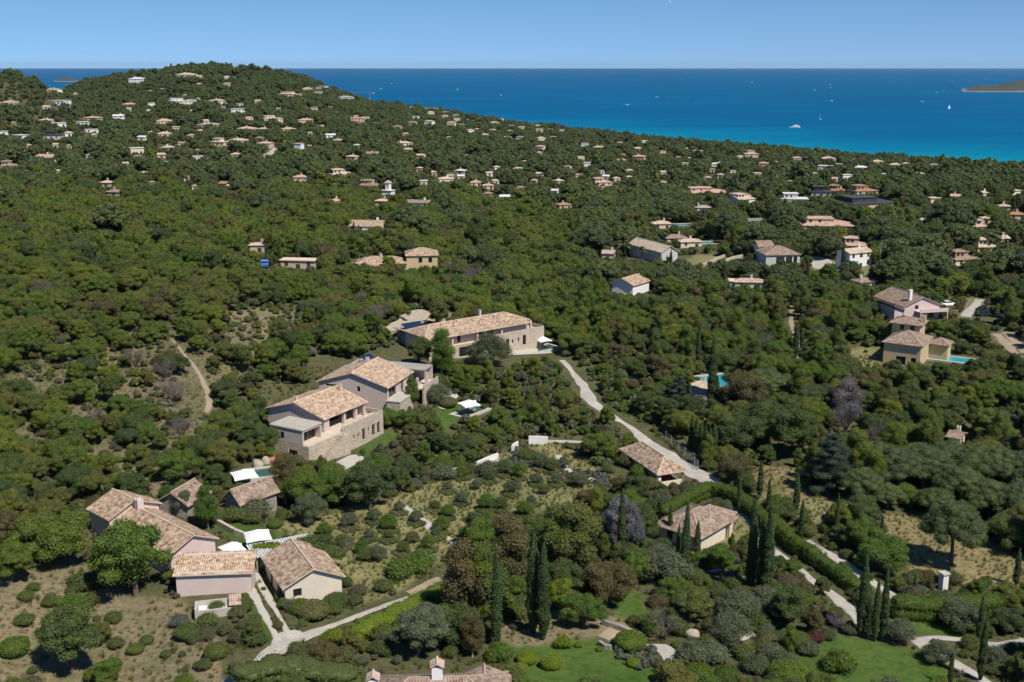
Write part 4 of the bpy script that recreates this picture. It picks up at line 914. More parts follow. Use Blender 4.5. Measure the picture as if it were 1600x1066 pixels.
def far_house(cx, by, wpx, hpx, wall, kind, rmat, label, rot=None, dr=.7, extra=None, name='house', cat='house', prot=.75):
    q = hit(cx, by+1.5); d = proj(*q)[2]; W = wpx*d/F*.97; Hh = hpx*d/F*.98; rr = random.Random(int(cx*7+by)); rot = R(rr.uniform(-28, 28)) if rot is None else R(rot)
    lx = W/(abs(math.cos(rot)) + dr*abs(math.sin(rot))); ly = max(lx*dr, 4) ; rise = 0 if kind == 'flat' else min(.24*ly/2+.2, Hh*.3)
    if extra is two_level: Hh = max(3.2, Hh - 2.4)
    tilt = ly*.5*math.sin(math.atan((CAMZ-q[2])/q[1]))   # roof depth seen from above takes part of the height
    H = max(2.6, Hh - rise - tilt*.8); ov = .4
    root = thing(name, label, cat, tuple(q - np.array([0, 0, .3])), rot)
    nf = max(1, int(round(H/3.0))); n = max(1, min(5, int(lx/3.2))); s_ops = []; h = H/nf
    for f in range(nf):
        for i in range(n): s_ops.append((lx*(i+.5)/n-.5, 1.0 if i != n//2 else 1.3, f*h+(.9 if i != n//2 or f else .1), min(1.3 if i != n//2 or f else 2.1, h-1.1)))
    e_ops = [(ly*.5-.5, 1., f*h+.9, min(1.2, h-1.2)) for f in range(nf)]
    big = wpx > 17
    m = MB().box(0, lx, 0, ly, -3, H)
    if kind == 'gable': 
        for x in (0, lx): m.face([(x,0,H),(x,ly,H),(x,ly/2,H+rise)]) if x else m.face([(x,ly,H),(x,0,H),(x,ly/2,H+rise)])
    w = m.build('wall', M[wall], root)
    def pane(mm, nm): return mm.build(nm, M['shade'], root)
    for a, ww, z, hh in s_ops if big else s_ops[:max(1, n//2+1)]: pane(MB().box(a, a+ww, -.035, .06, z, z+hh), 'window')
    if big:
        for a, ww, z, hh in e_ops: pane(MB().box(lx-.06, lx+.035, a, a+ww, z, z+hh), 'window'); pane(MB().box(-.035, .06, a, a+ww, z, z+hh), 'window')
    rf = roof_mb(lx, ly, H+.02, rise, kind, 'x', ov, .15).build('roof', M[rmat], root)
    if big and kind != 'flat': chim(rf, lx*rr.uniform(.2, .8), ly*.6, H+.2, rise+.7, .7, wall)
    for k in (root,): k.location = Vector(q - np.array([0,0,.3])) + Matrix.Rotation(rot, 3, 'Z') @ Vector((-lx/2, 0, 0))
    if extra: extra(root, lx, ly, H, rise, rf)
    c = Vector(q) + Matrix.Rotation(rot, 3, 'Z') @ Vector((0, ly/2, 0)); FOOT.append((c.x, c.y, max(lx, ly)*.55))
    protect(cx-wpx*.48, by-hpx, cx+wpx*.48, by-hpx*(1-(prot if hpx > 10 else .95)), q[1]); return root
def two_level(root, lx, ly, H, rise, rf):
    m = MB().box(lx*.08, lx*.62, ly*.25, ly*.95, H+.03, H+2.3).build('upper_wall', root.children[0].data.materials[0], root)
    r2 = roof_mb(lx*.54, ly*.7, H+2.32, .5 if rise else 0, 'hip' if rise else 'flat', 'x', .35, .15).build('upper_roof', rf.data.materials[0], root); r2.location = (lx*.08, ly*.25, 0)
    for i in range(2): MB().box(lx*(.14+.18*i), lx*(.14+.18*i)+1, ly*.25-.035, ly*.25+.02, H+.8, H+1.8).build('window', M['shade'], root)
ORD = ['first', 'second', 'third', 'fourth', 'fifth', 'sixth', 'seventh', 'eighth', 'ninth', 'tenth']
for zone, lst in HZ.items():
    keyf = lambda h: (h[4], h[5] == 'flat'); groups = {}
    for h in sorted(lst): groups.setdefault(keyf(h), []).append(h)
    for h in lst:
        g = groups[keyf(h)]; i = g.index(h); rw = RW[h[6]]
        base = f"{WORDS[h[4]]} house, {rw} {'flat' if h[5] == 'flat' else 'pitched'} roof"
        pos = 'the only such' if len(g) == 1 else ('leftmost such' if i == 0 else 'rightmost such' if i == len(g)-1 else ORD[i] + ' from left')
        lab = f"{base}, {pos} {zone}"
        far_house(*h[:7], lab, extra=two_level if h[2] > 27 and h[3] > 9 and h[5] != 'gable' else None)
# larger named ones in the middle distance
far_house(570, 361, 62, 19, 'white', 'gable', 'roof', 'white gabled house with mottled tan roof, alone in the wood behind the tower house', rot=-8, dr=.8)
far_house(652, 323, 40, 13, 'white', 'gable', 'roofB', 'long white house with grey-brown roof, right of the blue-white tower house', rot=-12, dr=.5)
def tower(root, lx, ly, H, rise, rf):
    MB().box(lx*.3, lx*.7, ly*.2, ly*.8, H, H+4).build('tower', M['white'], root); r2 = roof_mb(lx*.4, ly*.6, H+4, 1, 'hip', 'x', .3).build('tower_roof', M['roofpink'], root); r2.location = (lx*.3, ly*.2, 0)
    for x in (.36, .55): MB().box(lx*x, lx*x+.8, ly*.2-.04, ly*.2+.02, H+1.4, H+3).build('window', M['greyshade'], root)
far_house(604, 309, 20, 14, 'white', 'flat', 'roofwhite', 'tall white house with a square tower and pinkish cap roof, between two peach houses', extra=tower)
TW = gable_house('tower_house', 'sprawling tile-roofed house joined to a square ochre tower, in the middle of the wood', (633,399), (686,398), (660,412), 5.2, 1.6, ly=9, kind='hip', wallmat='yellow', roofmat='roof', cat='house', ops={'s': lambda lx, ly: [(lx*.38, 1.2, 2.6, 1.6), (lx*.7, 1.2, 2.6, 1.6)]})
def tower_extra():
    root, p, yaw, lx, ly, zb, rf = TW
    g = roof_mb(15, 8, 2.9, 1.5, 'hip', 'x', .4).build('wing_roof', M['roof'], root); g.location = (-15.3, -.5, 0)
    MB().box(-15.2, -.01, -.4, 7.4, -2, 2.9).build('wing_wall', M['tanwall'], root)
    g = roof_mb(12, 7, 2.6, 1.3, 'hip', 'y', .4).build('wing_roof', M['roof'], root); g.location = (-21, -7.5, 0)
    MB().box(-20.9, -9.1, -7.4, -.6, -2, 2.6).build('wing_wall', M['tanwall'], root)
    for x, y in ((-8, 3.5), (-13, -3)): chim(root, x, y, 3.2, 1.9, .8, 'tanwall')
tower_extra(); protect(532, 383, 690, 412, 340); FOOT.append((TW[1][0]-9, TW[1][1]+2, 9))
# peach ranch, white gabled house etc. on the flat land at right
far_house(1107, 306, 68, 18, 'peach', 'hip', 'roofpink', 'long peach villa with pinkish tile roof, widest one near the shore wood', rot=4, dr=.45, extra=two_level)
far_house(1168, 321, 44, 18, 'white', 'gable', 'rooftan', 'white gable-fronted house right of the long peach villa', rot=30, dr=.8, extra=lambda r, lx, ly, H, ri, rf: two_level(r, lx, ly, H, ri, rf))
far_house(1101, 331, 28, 13, 'greyshade', 'hip', 'roofgrey', 'small grey-roofed house with a skylight below the long peach villa', rot=10)
far_house(1035, 356, 30, 11, 'peach', 'hip', 'rooftan', 'small peach pool house beside the turquoise pool in the right wood', rot=5)
far_house(1058, 379, 37, 15, 'tanwall', 'hip', 'roofB', 'brown hip-roofed house left of the small blue pool', rot=8)
far_house(1080, 385, 36, 10, 'cream', 'hip', 'rooftan', 'low cream annexe directly left of the small blue pool', rot=6, dr=.5)
gable_house('gabled_house', 'house with broad tan gabled roof between palms and the terraced beds', (1033,394), (1059,391), (1035,408), 4.4, 1.9, P2=(992,379), ridge='y', wallmat='greyshade', roofmat='rooftan', ops={'s': lambda lx, ly: [(lx*.3, 1.6, .2, 2.1)]})
far_house(950, 410, 22, 22, 'pinkwall', 'mono', 'roofpink', 'narrow two-storey pink house beside a cypress in the middle wood', rot=-14, dr=.8) if False else far_house(950, 410, 22, 22, 'pinkwall', 'gable', 'roofpink', 'narrow two-storey pink house beside a cypress in the middle wood', rot=-14, dr=.8)
gable_house('gabled_house', 'small white gabled house with mottled roof, alone among oaks right of centre', (953,441), (985,447), (965,456), 3.6, 1.6, P2=(972,432), ridge='y', wallmat='white', roofmat='roof')
far_house(1170, 450, 46, 16, 'greyshade', 'hip', 'roofpink', 'long grey-white house with pinkish roof below the terraced beds', rot=-6, dr=.4)
far_house(1147, 450, 14, 14, 'greyshade', 'flat', 'rooftan', 'small cubic outbuilding at the left end of the long grey-white house', rot=-6)
far_house(1294, 360, 84, 21, 'peach', 'hip', 'roofpink', 'broad peach villa with two tile roofs, nearest of the upper right villas', rot=-6, dr=.55, extra=two_level)
PH = gable_house('porch_house', 'house with wide brown hipped roof over an open corner porch beside the gravel yard', (1196,398), (1253,397), (1225,411), 3.6, 2.0, ly=12, kind='hip', wallmat='greyshade', roofmat='roofB', ops={'s': lambda lx, ly: [(lx*.3, lx*.62, .1, 2.6)]})
def porch():
    root, p, yaw, lx, ly, zb, rf = PH
    MB().box(.4, lx-.4, 2.6, 2.9, -1, 3.5).build('inner_wall', M['greyshade'], root)
    for x in (lx*.55, lx*.78): MB().box(x, x+.35, 0, .35, 0, 3.5).build('porch_column', M['white'], root)
    MB().box(lx*.05, lx*.5, ly*.9, ly*1.5, -1, 4.8).build('rear_wall', M['cream'], root); r = roof_mb(lx*.45, ly*.6, 4.82, 1.3, 'gable', 'x', .35).build('rear_roof', M['roofB'], root); r.location = (lx*.05, ly*.9, 0)
porch()
far_house(1336, 392, 42, 28, 'peach', 'hip', 'roofpink', 'stepped peach house behind the white garage house with the green door', rot=-10, extra=two_level)
WG = far_house(1344, 416, 56, 32, 'white', 'gable', 'rooftan', 'white house with a green garage door beside a tall cypress', rot=28, dr=.6)
MB().box(1.2, 3.8, -.09, -.04, .2, 2.4).build('garage_door', plain('green_door', (.03,.3,.2), .5), WG)
far_house(1356, 450, 36, 18, 'pinkwall', 'hip', 'roofB', 'small house with clustered brown roofs and a white chimney above the pink house', rot=20)
PK = gable_house('pink_house', 'rose-pink house with long sloping brown tile roofs and a balcony, left of the parking yard', (1412,479), (1392,461), (1414,496), 4.0, 2.2, P2=(1455,471), ridge='y', wallmat='pinkwall', roofmat='roofB', below=2,
    ops={'s': lambda lx, ly: [(lx*.3, 1.1, 2.9, 1.5), (lx*.7, 1.6, .2, 2.2)]}, chimneys=[(.25, .12, .8, 1.6, 'white')])
protect(1388, 440, 1466, 490, 300)
def pk():
    root, p, yaw, lx, ly, zb, rf = PK
    g = roof_mb(2.6, ly, 3.4, .9, 'mono', 'y', .4).build('side_roof', M['roofB'], root); g.location = (-2.7, 0, 0)
    MB().box(-2.6, -.01, .2, ly-.2, -2, 3.4).build('side_wall', M['pinkwall'], root)
    MB().box(lx*.3, lx+1, -2.5, -.003, 2.4, 2.6).box(lx*.3, lx+1, -2.5, -2.35, 2.6, 3.4).build('balcony', M['pinkwall'], root)
    for x in (lx*.32, lx+.7): MB().box(x, x+.25, -2.45, -2.2, -1.5, 2.397).build('balcony_post', M['pinkwall'], root)
pk()
YE = gable_house('ochre_villa', 'ochre villa with wide brown hipped roof and a taller block behind, beside a turquoise pool', (1378,533), (1442,541), (1412,572), 5.4, 2.0, ly=11.5, kind='hip', wallmat='yellow', roofmat='roofB', below=3,
    ops={'s': lambda lx, ly: [(lx*.35, 2.2, .2, 2.0), (lx*.75, 1.2, .2, 2.)]})
protect(1368, 498, 1462, 562, 255)
def ye():
    root, p, yaw, lx, ly, zb, rf = YE
    g = roof_mb(7.0, 6.0, 7.6, 1.0, 'hip', 'x', .4).build('upper_roof', M['roofB'], root); g.location = (-1.5, ly+1.2, 0)
    MB().box(-1.3, 5.3, ly+1.4, ly+7.0, -2, 7.6).build('upper_wall', M['yellow'], root)
    g = roof_mb(4.3, 4.4, 4.32, 1.0, 'hip', 'y', .35).build('side_roof', M['roofB'], root); g.location = (lx, ly-2.0, 0)
    MB().box(lx+.003, lx+4.2, ly-1.8, ly+2.2, -2, 4.3).build('side_wall', M['yellow'], root)
    for x in (.6, 3.): MB().box(x, x+1, ly+1.36, ly+1.42, 5.9, 7.1).build('window', M['shade'], root)
    chim(root, 5.5, ly+3.6, 7.4, 2.0, .9, 'yellow')
ye()
far_house(1489, 699, 25, 14, 'cream', 'gable', 'roofB', 'tiny cream hut with brown tile roof on top of the pine belt at right', rot=-35, dr=.9, name='garden_hut')
PHs = far_house(1092, 630, 44, 40, 'greyshade', 'hip', 'rooftan', 'pale house beside a turquoise pool behind two tall cypresses', rot=-30, dr=.7)
far_house(1126, 634, 20, 18, 'tanwall', 'flat', 'rooftan', 'low wall-like pool building in front of the turquoise pool by the cypresses', rot=-20, dr=.5, name='pool_house')
far_house(465, 418, 58, 8, 'tanwall', 'flat', 'rooftan', 'low flat tan outbuilding among cypresses left of the tower house', rot=-8, dr=.35, name='outbuilding', cat='outbuilding')
far_house(405, 392, 30, 7, 'tanwall', 'hip', 'rooftan', 'low tan-roofed shed behind the blue truck', rot=5, dr=.5, name='shed', cat='outbuilding')
0 and far_house(1232, 512, 8, 26, 'cream', 'gable', 'roofwhite', 'narrow cream gable end glimpsed between trees beside a dirt lane', rot=-20, dr=1.5)
far_house(1382, 1066, 5, 5, 'cream', 'gable', 'roofwhite', 'x') if False else None
mark('the ochre villa', 1410, 560); mark('the pink house', 1430, 488); mark('the tower house', 640, 410); mark('the white gabled house', 570, 360); mark('the tiny cream hut', 1489, 700)
mark('the porch house', 1225, 410); mark('the pale pool house', 1100, 630); mark('the small white gabled house', 965, 454); mark('the white garage house', 1344, 416); mark('the long grey-white house', 1170, 450)
mark('the palm-side gabled house', 1035, 405); mark('the blue truck', 415, 412)
mark('the long peach villa', 1107, 305); mark('the parking yard', 1545, 485); mark('the far left gap', 30, 560); mark('the left wood edge', 20, 420)
for nm, x, y in (('the rose two-storey house', 559, 195), ('the hill summit', 340, 112), ('the cream two-storey house', 428, 193), ('the white tower house', 604, 309), ('the long white house', 652, 323), ('the orange-roofed cottage', 348, 293), ('the pink-roofed white house', 67, 252),
    ('the stepped peach house', 340, 234), ('the deep rose house', 997, 252), ('the ochre shore houses', 1400, 262), ('the dark flat villa', 1369, 325), ('the broad peach villa', 1294, 360), ('the skylight house', 1101, 331), ('the far turquoise pool', 1062, 352), ('the ridge villas', 670, 175),
    ('the skyline saddle', 150, 125), ('the right palms', 1550, 395), ('the wide middle wood', 750, 290), ('the straw meadow', 1215, 760), ('the cedar', 1296, 775), ('the rock cutting', 640, 500), ('the left wood', 250, 440), ('the dirt lane', 1242, 540)): mark(nm, x, y)

# many more small villas half sunk in the trees of the far slopes
SMALL = []
def small_villas():
    r = random.Random(5); taken = [(h[0], h[1], h[2]) for l in HZ.values() for h in l]
    for poly, n, w0, w1 in (([(15,150),(200,135),(300,128),(480,145),(600,178),(640,235),(420,250),(30,248)], 44, 6, 14), ([(620,182),(800,196),(1000,222),(1180,238),(1430,262),(1425,290),(1150,290),(900,300),(640,296)], 62, 6, 15), ([(660,172),(800,186),(900,202),(890,212),(700,200)], 14, 7, 13), ([(1400,300),(1590,300),(1590,400),(1480,400)], 8, 12, 20), ([(20,260),(330,255),(330,300),(40,300)], 6, 8, 14)):
        xs = [p[0] for p in poly]; ys = [p[1] for p in poly]; k = t = 0
        while k < n and t < 3000:
            t += 1; x, y = r.uniform(min(xs), max(xs)), r.uniform(min(ys), max(ys))
            if not inpoly([x], [y], poly)[0] or any(abs(x-a) < (w+16)*.55 and abs(y-b) < 7 for a, b, w in taken): continue
            w_ = r.uniform(w0, w1); wall = r.choice(['white', 'white', 'cream', 'cream', 'peach', 'peach', 'tanwall']); kind = r.choice(['hip', 'hip', 'gable', 'flat']); rm = r.choice(['rooftan', 'roofpink', 'rooftan', 'roofB']) if kind != 'flat' else r.choice(['roofwhite', 'rooftan'])
            root = far_house(x, y, w_, w_*r.uniform(.38, .62), wall, kind, rm, '', name='villa', dr=r.uniform(.5, .9)); taken.append((x, y, w_)); k += 1
            SMALL.append(dict(o=root, kind='villa', mat=wall, X=root.location.x, Y=root.location.y, Z=root.location.z, h=4, label=None, nm=f"small {WORDS[wall]} villa, {RW[rm]} {'flat' if kind == 'flat' else 'pitched'} roof"))
small_villas()
# ---------------- paths and roads ----------------
KEEP = []      # picture-ground polygons where no tree stands
BAND = []      # road centre lines in the place: (points, half width)
def spline(pts, step=.8):
    P = [np.array(p, float) for p in pts]; out = []
    for i in range(len(P)-1):
        a, b, c, d = P[max(i-1, 0)], P[i], P[i+1], P[min(i+2, len(P)-1)]; n = max(2, int(np.linalg.norm(c-b)/step))
        for t in np.linspace(0, 1, n, endpoint=False): out.append(.5*((2*b) + (-a+c)*t + (2*a-5*b+4*c-d)*t*t + (-a+3*b-3*c+d)*t**3))
    out.append(P[-1]); return np.array(out)
def ribbon(name, pix, w_, mat, lift=.05, kind='structure', clear=True, pts=None, seen=True, **tags):
    P = spline(pts if pts is not None else [hit(*p)[:2] for p in pix]); n = len(P); ws = np.interp(np.linspace(0, 1, n), np.linspace(0, 1, len(w_)), w_) if hasattr(w_, '__len__') else np.full(n, w_)
    T = np.gradient(P, axis=0); T /= np.linalg.norm(T, axis=1)[:, None]; Nn = np.stack([-T[:, 1], T[:, 0]], 1); k = 9; f = np.linspace(-1, 1, k); jr = np.random.default_rng(len(P)); 
    ed = 1 + .3*np.convolve(jr.normal(size=n), np.ones(4)/2, 'same')[:, None]*np.abs(f)[None]**3
    XY = P[:, None] + Nn[:, None]*(f[None]*ed*ws[:, None]/2)[..., None]; Z = ground(XY[..., 0], XY[..., 1]) + lift - .25*(np.abs(f) > .99)
    V = np.concatenate([XY, Z[..., None]], -1).reshape(-1, 3); i, j = np.meshgrid(np.arange(n-1), np.arange(k-1), indexing='ij'); a = (i*k+j).ravel()
    me = npmesh(name, V, np.stack([a, a+1, a+k+1, a+k], 1)[:, ::-1], M[mat], smooth=True)
    if clear: BAND.append((P, ws.max()/2))
    if seen:
        for q in P[::3]:
            x, y, d = proj(q[0], q[1], ground(*q)); r = max(1.5, ws.mean()*.28*F/d); PROT.append((x-r, y-.6*r, x+r, y+.3*r, q[1]-1.5))
    return link(name, me, kind=kind, **tags) if kind else link(name, me, **tags)
def area(name, poly, mat, lift=.05, kind='structure', flat=None, clear=True, step=.7, **tags):
    W = np.array([hit(*p)[:2] for p in poly]); x0, y0 = W.min(0); x1, y1 = W.max(0); xs = np.arange(x0, x1+step, step); ys = np.arange(y0, y1+step, step)
    X, Y = np.meshgrid(xs, ys, indexing='ij'); ins = inpoly(X, Y, W.tolist())
    # boundary-following fill: triangulated polygon cut on the grid
    bm = bmesh.new(); vs = [bm.verts.new((p[0], p[1], 0)) for p in spline(np.r_[W, W[:1]], step)[:-1]] if flat is None else [bm.verts.new((p[0], p[1], 0)) for p in W]
    f = bm.faces.new(vs); 
    if flat is None:
        for x in xs: bmesh.ops.bisect_plane(bm, geom=bm.verts[:]+bm.edges[:]+bm.faces[:], plane_co=(x, 0, 0), plane_no=(1, 0, 0))
        for y in ys: bmesh.ops.bisect_plane(bm, geom=bm.verts[:]+bm.edges[:]+bm.faces[:], plane_co=(0, y, 0), plane_no=(0, 1, 0))
    bmesh.ops.triangulate(bm, faces=bm.faces[:]); bm.normal_update()
    for v in bm.verts: v.co.z = (float(ground(v.co.x, v.co.y)) + lift) if flat is None else flat
    if bm.faces[:] and bm.faces[:][0].normal.z < 0: bmesh.ops.reverse_faces(bm, faces=bm.faces[:])
    me = bpy.data.meshes.new(name); bm.to_mesh(me); bm.free(); me.materials.append(M[mat])
    if clear: KEEP.append(W)
    return link(name, me, kind=kind, **tags) if kind else link(name, me, **tags)
ribbon('road', [(878,563),(893,580),(912,604),(925,628),(955,650),(985,668),(1010,690),(1048,715),(1085,738),(1112,752)], [1.6,2.1,2.8,3.4,2.6,2.0,2.6,3.8,4.8,5.5], 'drive')
ribbon('road', [(1112,750),(1150,790),(1185,826),(1208,850)], [4,3,2,1.6], 'drive', .08, seen=False)
ribbon('road', [(1205,858),(1240,885),(1275,912),(1302,930),(1322,948),(1345,975)], [1.8,2.1,2.3,2.1,1.8,1.6], 'drive')
ribbon('road', [(1262,845),(1300,868),(1340,895),(1370,915),(1400,935)], [1.2,1.4,1.8,1.9,1.8], 'drive', .09)
ribbon('road', [(1385,978),(1420,995),(1445,1008),(1480,1030),(1525,1056),(1570,1090)], [2.2,2.6,2.4,2.0,1.8,1.8], 'drive', .1)
ribbon('path', [(1436,1003),(1470,997),(1520,1003),(1560,1008),(1610,1002)], 2.2, 'drive', .06)
ribbon('path', [(345,1075),(400,1040),(440,1010),(500,985),(560,962),(620,940),(682,918)], [1.8,2.4,2.6,1.5,1.2,1.2,1.2], 'drive')
ribbon('path', [(640,928),(672,914),(690,905)], 2.2, 'earthpath', .07)
area('forecourt', [(425,1002),(437,990),(468,986),(472,1004),(448,1020),(425,1016)], 'drive', .1)
for off in (0, 1):
    ribbon('driveway_strip', [(380+14*off,893-7*off),(398+17*off,932-6*off),(417+19*off,968-4*off),(436+20*off,1003-3*off)], 1.0, 'concrete', .12)
ribbon('path', [(622,785),(645,802),(672,822),(712,850)], 1.7, 'concrete', .09)
ribbon('path', [(683,742),(715,738),(745,728),(775,718)], 1.8, 'drive', .09); ribbon('path', [(826,690),(850,690),(880,690),(942,692)], [2.4,2.0,1.3,1.1], 'drive', .09)
ribbon('path', [(872,712),(885,732),(893,738)], 1.3, 'concrete', .09); ribbon('path', [(910,745),(928,750),(945,757)], .9, 'drive', .09)
area('path', [(637,730),(655,728),(657,742),(648,750),(636,742)], 'drive', .09)
ribbon('track', [(268,530),(285,550),(305,575),(318,598),(328,625),(322,645)], [.4,.7,.9,1.1,1.6,.6], 'earthpath', .06)
0 and ribbon('track', [(455,498),(478,520),(480,545),(474,565)], [1.2,1.2,1,.8], 'earthpath', .06, seen=False)
ribbon('road', [(1508,495),(1520,482),(1530,468)], [3.4,3.6,3.2], 'drive', .06); ribbon('road', [(1238,478),(1236,505),(1246,535),(1248,560)], [1.5,1.4,2,2.4], 'earthpath', .06, seen=False); protect(1240,528,1250,560)
area('gravel_yard', [(1267,400),(1285,402),(1309,414),(1309,421),(1290,421),(1270,418)], 'drive', .06); protect(1268, 401, 1308, 420)
ribbon('track', [(1556,522),(1570,535),(1585,553)], [3,3,3], 'earthpath', .06); ribbon('track', [(1573,520),(1590,538),(1602,552)], [3,3,3], 'earthpath', .06)
ribbon('road', [(417,247),(422,240),(430,232)], 4.5, 'drive', .2)
area('rock_cutting', [(590,520),(615,505),(640,488),(672,486),(668,500),(640,508),(612,520)], 'rock', .3); protect(605, 490, 672, 515)
area('gravel_bed', [(1008,1008),(1040,1008),(1055,1018),(1052,1032),(1040,1036),(1030,1022)], 'drive', .09); ribbon('path', [(1132,1006),(1150,1000),(1178,990)], 1.4, 'drive', .09)
ribbon('path', [(941,998),(955,988),(972,977)], [1.6,2.4,2.2], 'earthpath', .09)
ribbon('path', [(1110,895),(1125,890),(1150,894),(1166,902)], 1.1, 'drive', .09)
area('stone_terrace', [(505,735),(548,712),(568,718),(520,742)], 'concrete', .1); area('stone_steps', [(680,632),(700,613),(716,620),(694,640)], 'concrete', .1)
area('pool_terrace', [(795,556),(815,538),(869,540),(862,552)], 'concrete', .12)

# ---------------- pools ----------------
def pool(cx, cy, L, W, rz, mat, label, rim='concrete', lift=.25, name='swimming_pool', h=.5):
    q = hit(cx, cy); t = thing(name, label, 'pool', (q[0], q[1], q[2]+lift), R(rz)); m = MB(); b = .7
    m.box(-L/2-b, L/2+b, -W/2-b, -W/2, -3, .1).box(-L/2-b, L/2+b, W/2, W/2+b, -3, .1).box(-L/2-b, -L/2, -W/2, W/2, -3, .1).box(L/2, L/2+b, -W/2, W/2, -3, .1); m.build('rim', M[rim], t)
    MB().box(-L/2, L/2, -W/2, W/2, -3, -.05).build('water', M[mat], t); d = proj(*q)[2]; FOOT.append((q[0], q[1], L*.6)); protect(cx-L*.4*F/d, cy-W*.3*F/d*.4, cx+L*.4*F/d, cy+2); return t
pool(1481,562,10,4.6,-30,'pool','bright turquoise pool beside the ochre villa'); pool(1128,602,9,9,-70,'pool','turquoise pool partly hidden by the two tall cypresses',lift=1.2)
pool(1062,352,13,6,2,'pool','turquoise pool beside the peach pool house in the right wood'); pool(1108,380,10,5,-8,'pool','small blue pool right of the low cream annexe'); pool(1183,344,10,4,0,'pool','far blue pool strip on the right under the shore villas')
pool(735,645,7,3,52,'darkpool','dark green pool beside the parasol on the villa lawn'); pool(845,546,8,4,40,'darkpool','dark pool at the corner terrace of the long stone villa'); pool(405,745,7,4,20,'darkpool','dark covered pool beside the white parasol above the stone barn',lift=.6)

# ---------------- parasols, furniture, small built things ----------------
def parasol(px, py, s, hgt, rz, label, z0=None):
    g = hit(px, py); t = thing('parasol', label, 'parasol', tuple(g), R(rz)); MB().tube([(0,0,0),(0,0,hgt+.5)], .05, 6).box(-.45,.45,-.45,.45,0,.08).build('pole', M['metal'], t)
    m = MB(); a = s/2
    for (x0, y0), (x1, y1) in (((-a,-a),(a,-a)),((a,-a),(a,a)),((a,a),(-a,a)),((-a,a),(-a,-a))):
        mx, my = (x0+x1)*.47, (y0+y1)*.47
        for P_ in (((x0,y0,hgt-.35),(mx,my,hgt-.27),(0,0,hgt+.6)), ((mx,my,hgt-.27),(x1,y1,hgt-.35),(0,0,hgt+.6))): m.face(P_); m.face([(p[0],p[1],p[2]-.03) for p in P_][::-1])
        m.face([(x0,y0,hgt-.35),(x0,y0,hgt-.5),(mx,my,hgt-.42),(mx,my,hgt-.27)][::-1]); m.face([(mx,my,hgt-.27),(mx,my,hgt-.42),(x1,y1,hgt-.5),(x1,y1,hgt-.35)][::-1])
    m.build('canopy', M['canvas'], t); rb = MB()
    for x, y in ((-a,-a),(a,-a),(a,a),(-a,a)): rb.tube([(0,0,hgt+.5),(x*.98,y*.98,hgt-.4)], .02, 4)
    rb.build('ribs', M['metal'], t)
    x, y, d = proj(g[0], g[1], g[2]+hgt); protect(x-s*.6*F/d, y-s*.25*F/d, x+s*.6*F/d, y+s*.35*F/d, g[1]-1); FOOT.append((g[0], g[1], 2)); return t
parasol(404,862,3.5,2.7,20,'large white square parasol on the lawn above the cream cottage')
parasol(364,880,2.9,2.5,35,'white square parasol touching the farmhouse gable corner'); parasol(733,648,3.6,2.6,30,'white square parasol by the dark pool of the middle villa')
parasol(848,545,3.4,2.6,30,'white square parasol at the end of the long stone villa'); parasol(383,762,3.8,2.5,25,'white square parasol above the stone barn, beside pale boulders')
def lounger(px, py, rz, label, cat='chair'):
    g = hit(px, py); t = thing('garden_chair', label, cat, tuple(g), R(rz))
    MB().box(-.35,.35,-.35,.35,.38,.46).build('seat', M['canvas'], t); m = MB(); m.face([(-.35,.3,.46),(.35,.3,.46),(.35,.5,1.0),(-.35,.5,1.0)]); m.face([(-.35,.36,.46),(-.35,.56,1.0),(.35,.56,1.0),(.35,.36,.46)]); m.build('backrest', M['canvas'], t)
    for x, y in ((-.3,-.3),(.27,-.3),(.27,.27),(-.3,.27)): MB().box(x,x+.04,y,y+.04,0,.377).build('leg', M['metal'], t)
    return t
lounger(377,862,40,'white garden chair on the paving beside the farmhouse parasol'); lounger(742,634,10,'white garden chair in the shade of the middle villa parasol'); lounger(836,541,70,'white garden chair by the long villa parasol'); lounger(360,872,-30,'white garden chair half under the parasol at the farmhouse corner')
area('paved_terrace', [(352,885),(372,868),(402,866),(400,885),(378,898),(356,892)], 'terrace', .06)
def garden_wall(pix, h, t_, mat, label, name='garden_wall', cat='wall'):
    P = [hit(*p) for p in pix]; m = MB()
    for a, b in zip(P, P[1:]):
        n = max(1, int(np.linalg.norm(b[:2]-a[:2])/2.))
        for i in range(n):
            c, d = a+(b-a)*i/n, a+(b-a)*(i+1)/n; c[2] = ground(*c[:2]); d[2] = ground(*d[:2]); u = (d-c)[:2]/np.linalg.norm((d-c)[:2]); v = np.array([-u[1], u[0]])*t_/2
            lo = [(*(c[:2]-v), c[2]-.5), (*(d[:2]-v), d[2]-.5), (*(d[:2]+v), d[2]-.5), (*(c[:2]+v), c[2]-.5)]; hi = [(*(c[:2]-v), c[2]+h), (*(d[:2]-v), d[2]+h), (*(d[:2]+v), d[2]+h), (*(c[:2]+v), c[2]+h)]
            m.face(hi); m.face([lo[0],lo[1],hi[1],hi[0]]); m.face([lo[2],lo[3],hi[3],hi[2]])
            if i == 0: m.face([lo[3],lo[0],hi[0],hi[3]])
            if i == n-1: m.face([lo[1],lo[2],hi[2],hi[1]])
    for p in pix: protect(p[0]-5, p[1]-6, p[0]+5, p[1])
    return m.build(name, M[mat], None, label=label, category=cat)
garden_wall([(336,818),(350,826),(368,836),(384,842)], .9, .5, 'stone', 'low pale stone wall along the lawn behind the farmhouse')
garden_wall([(826,694),(840,694),(856,695)], 1.6, .3, 'whitewall', 'short white wall standing alone among bushes left of the carport')
garden_wall([(682,746),(705,741),(722,738)], 1.0, .3, 'whitewall', 'curved low white wall at the upper left edge of the orchard'); garden_wall([(745,730),(762,722),(778,716)], 1.0, .3, 'whitewall', 'low white wall right of the silvery olive above the orchard')
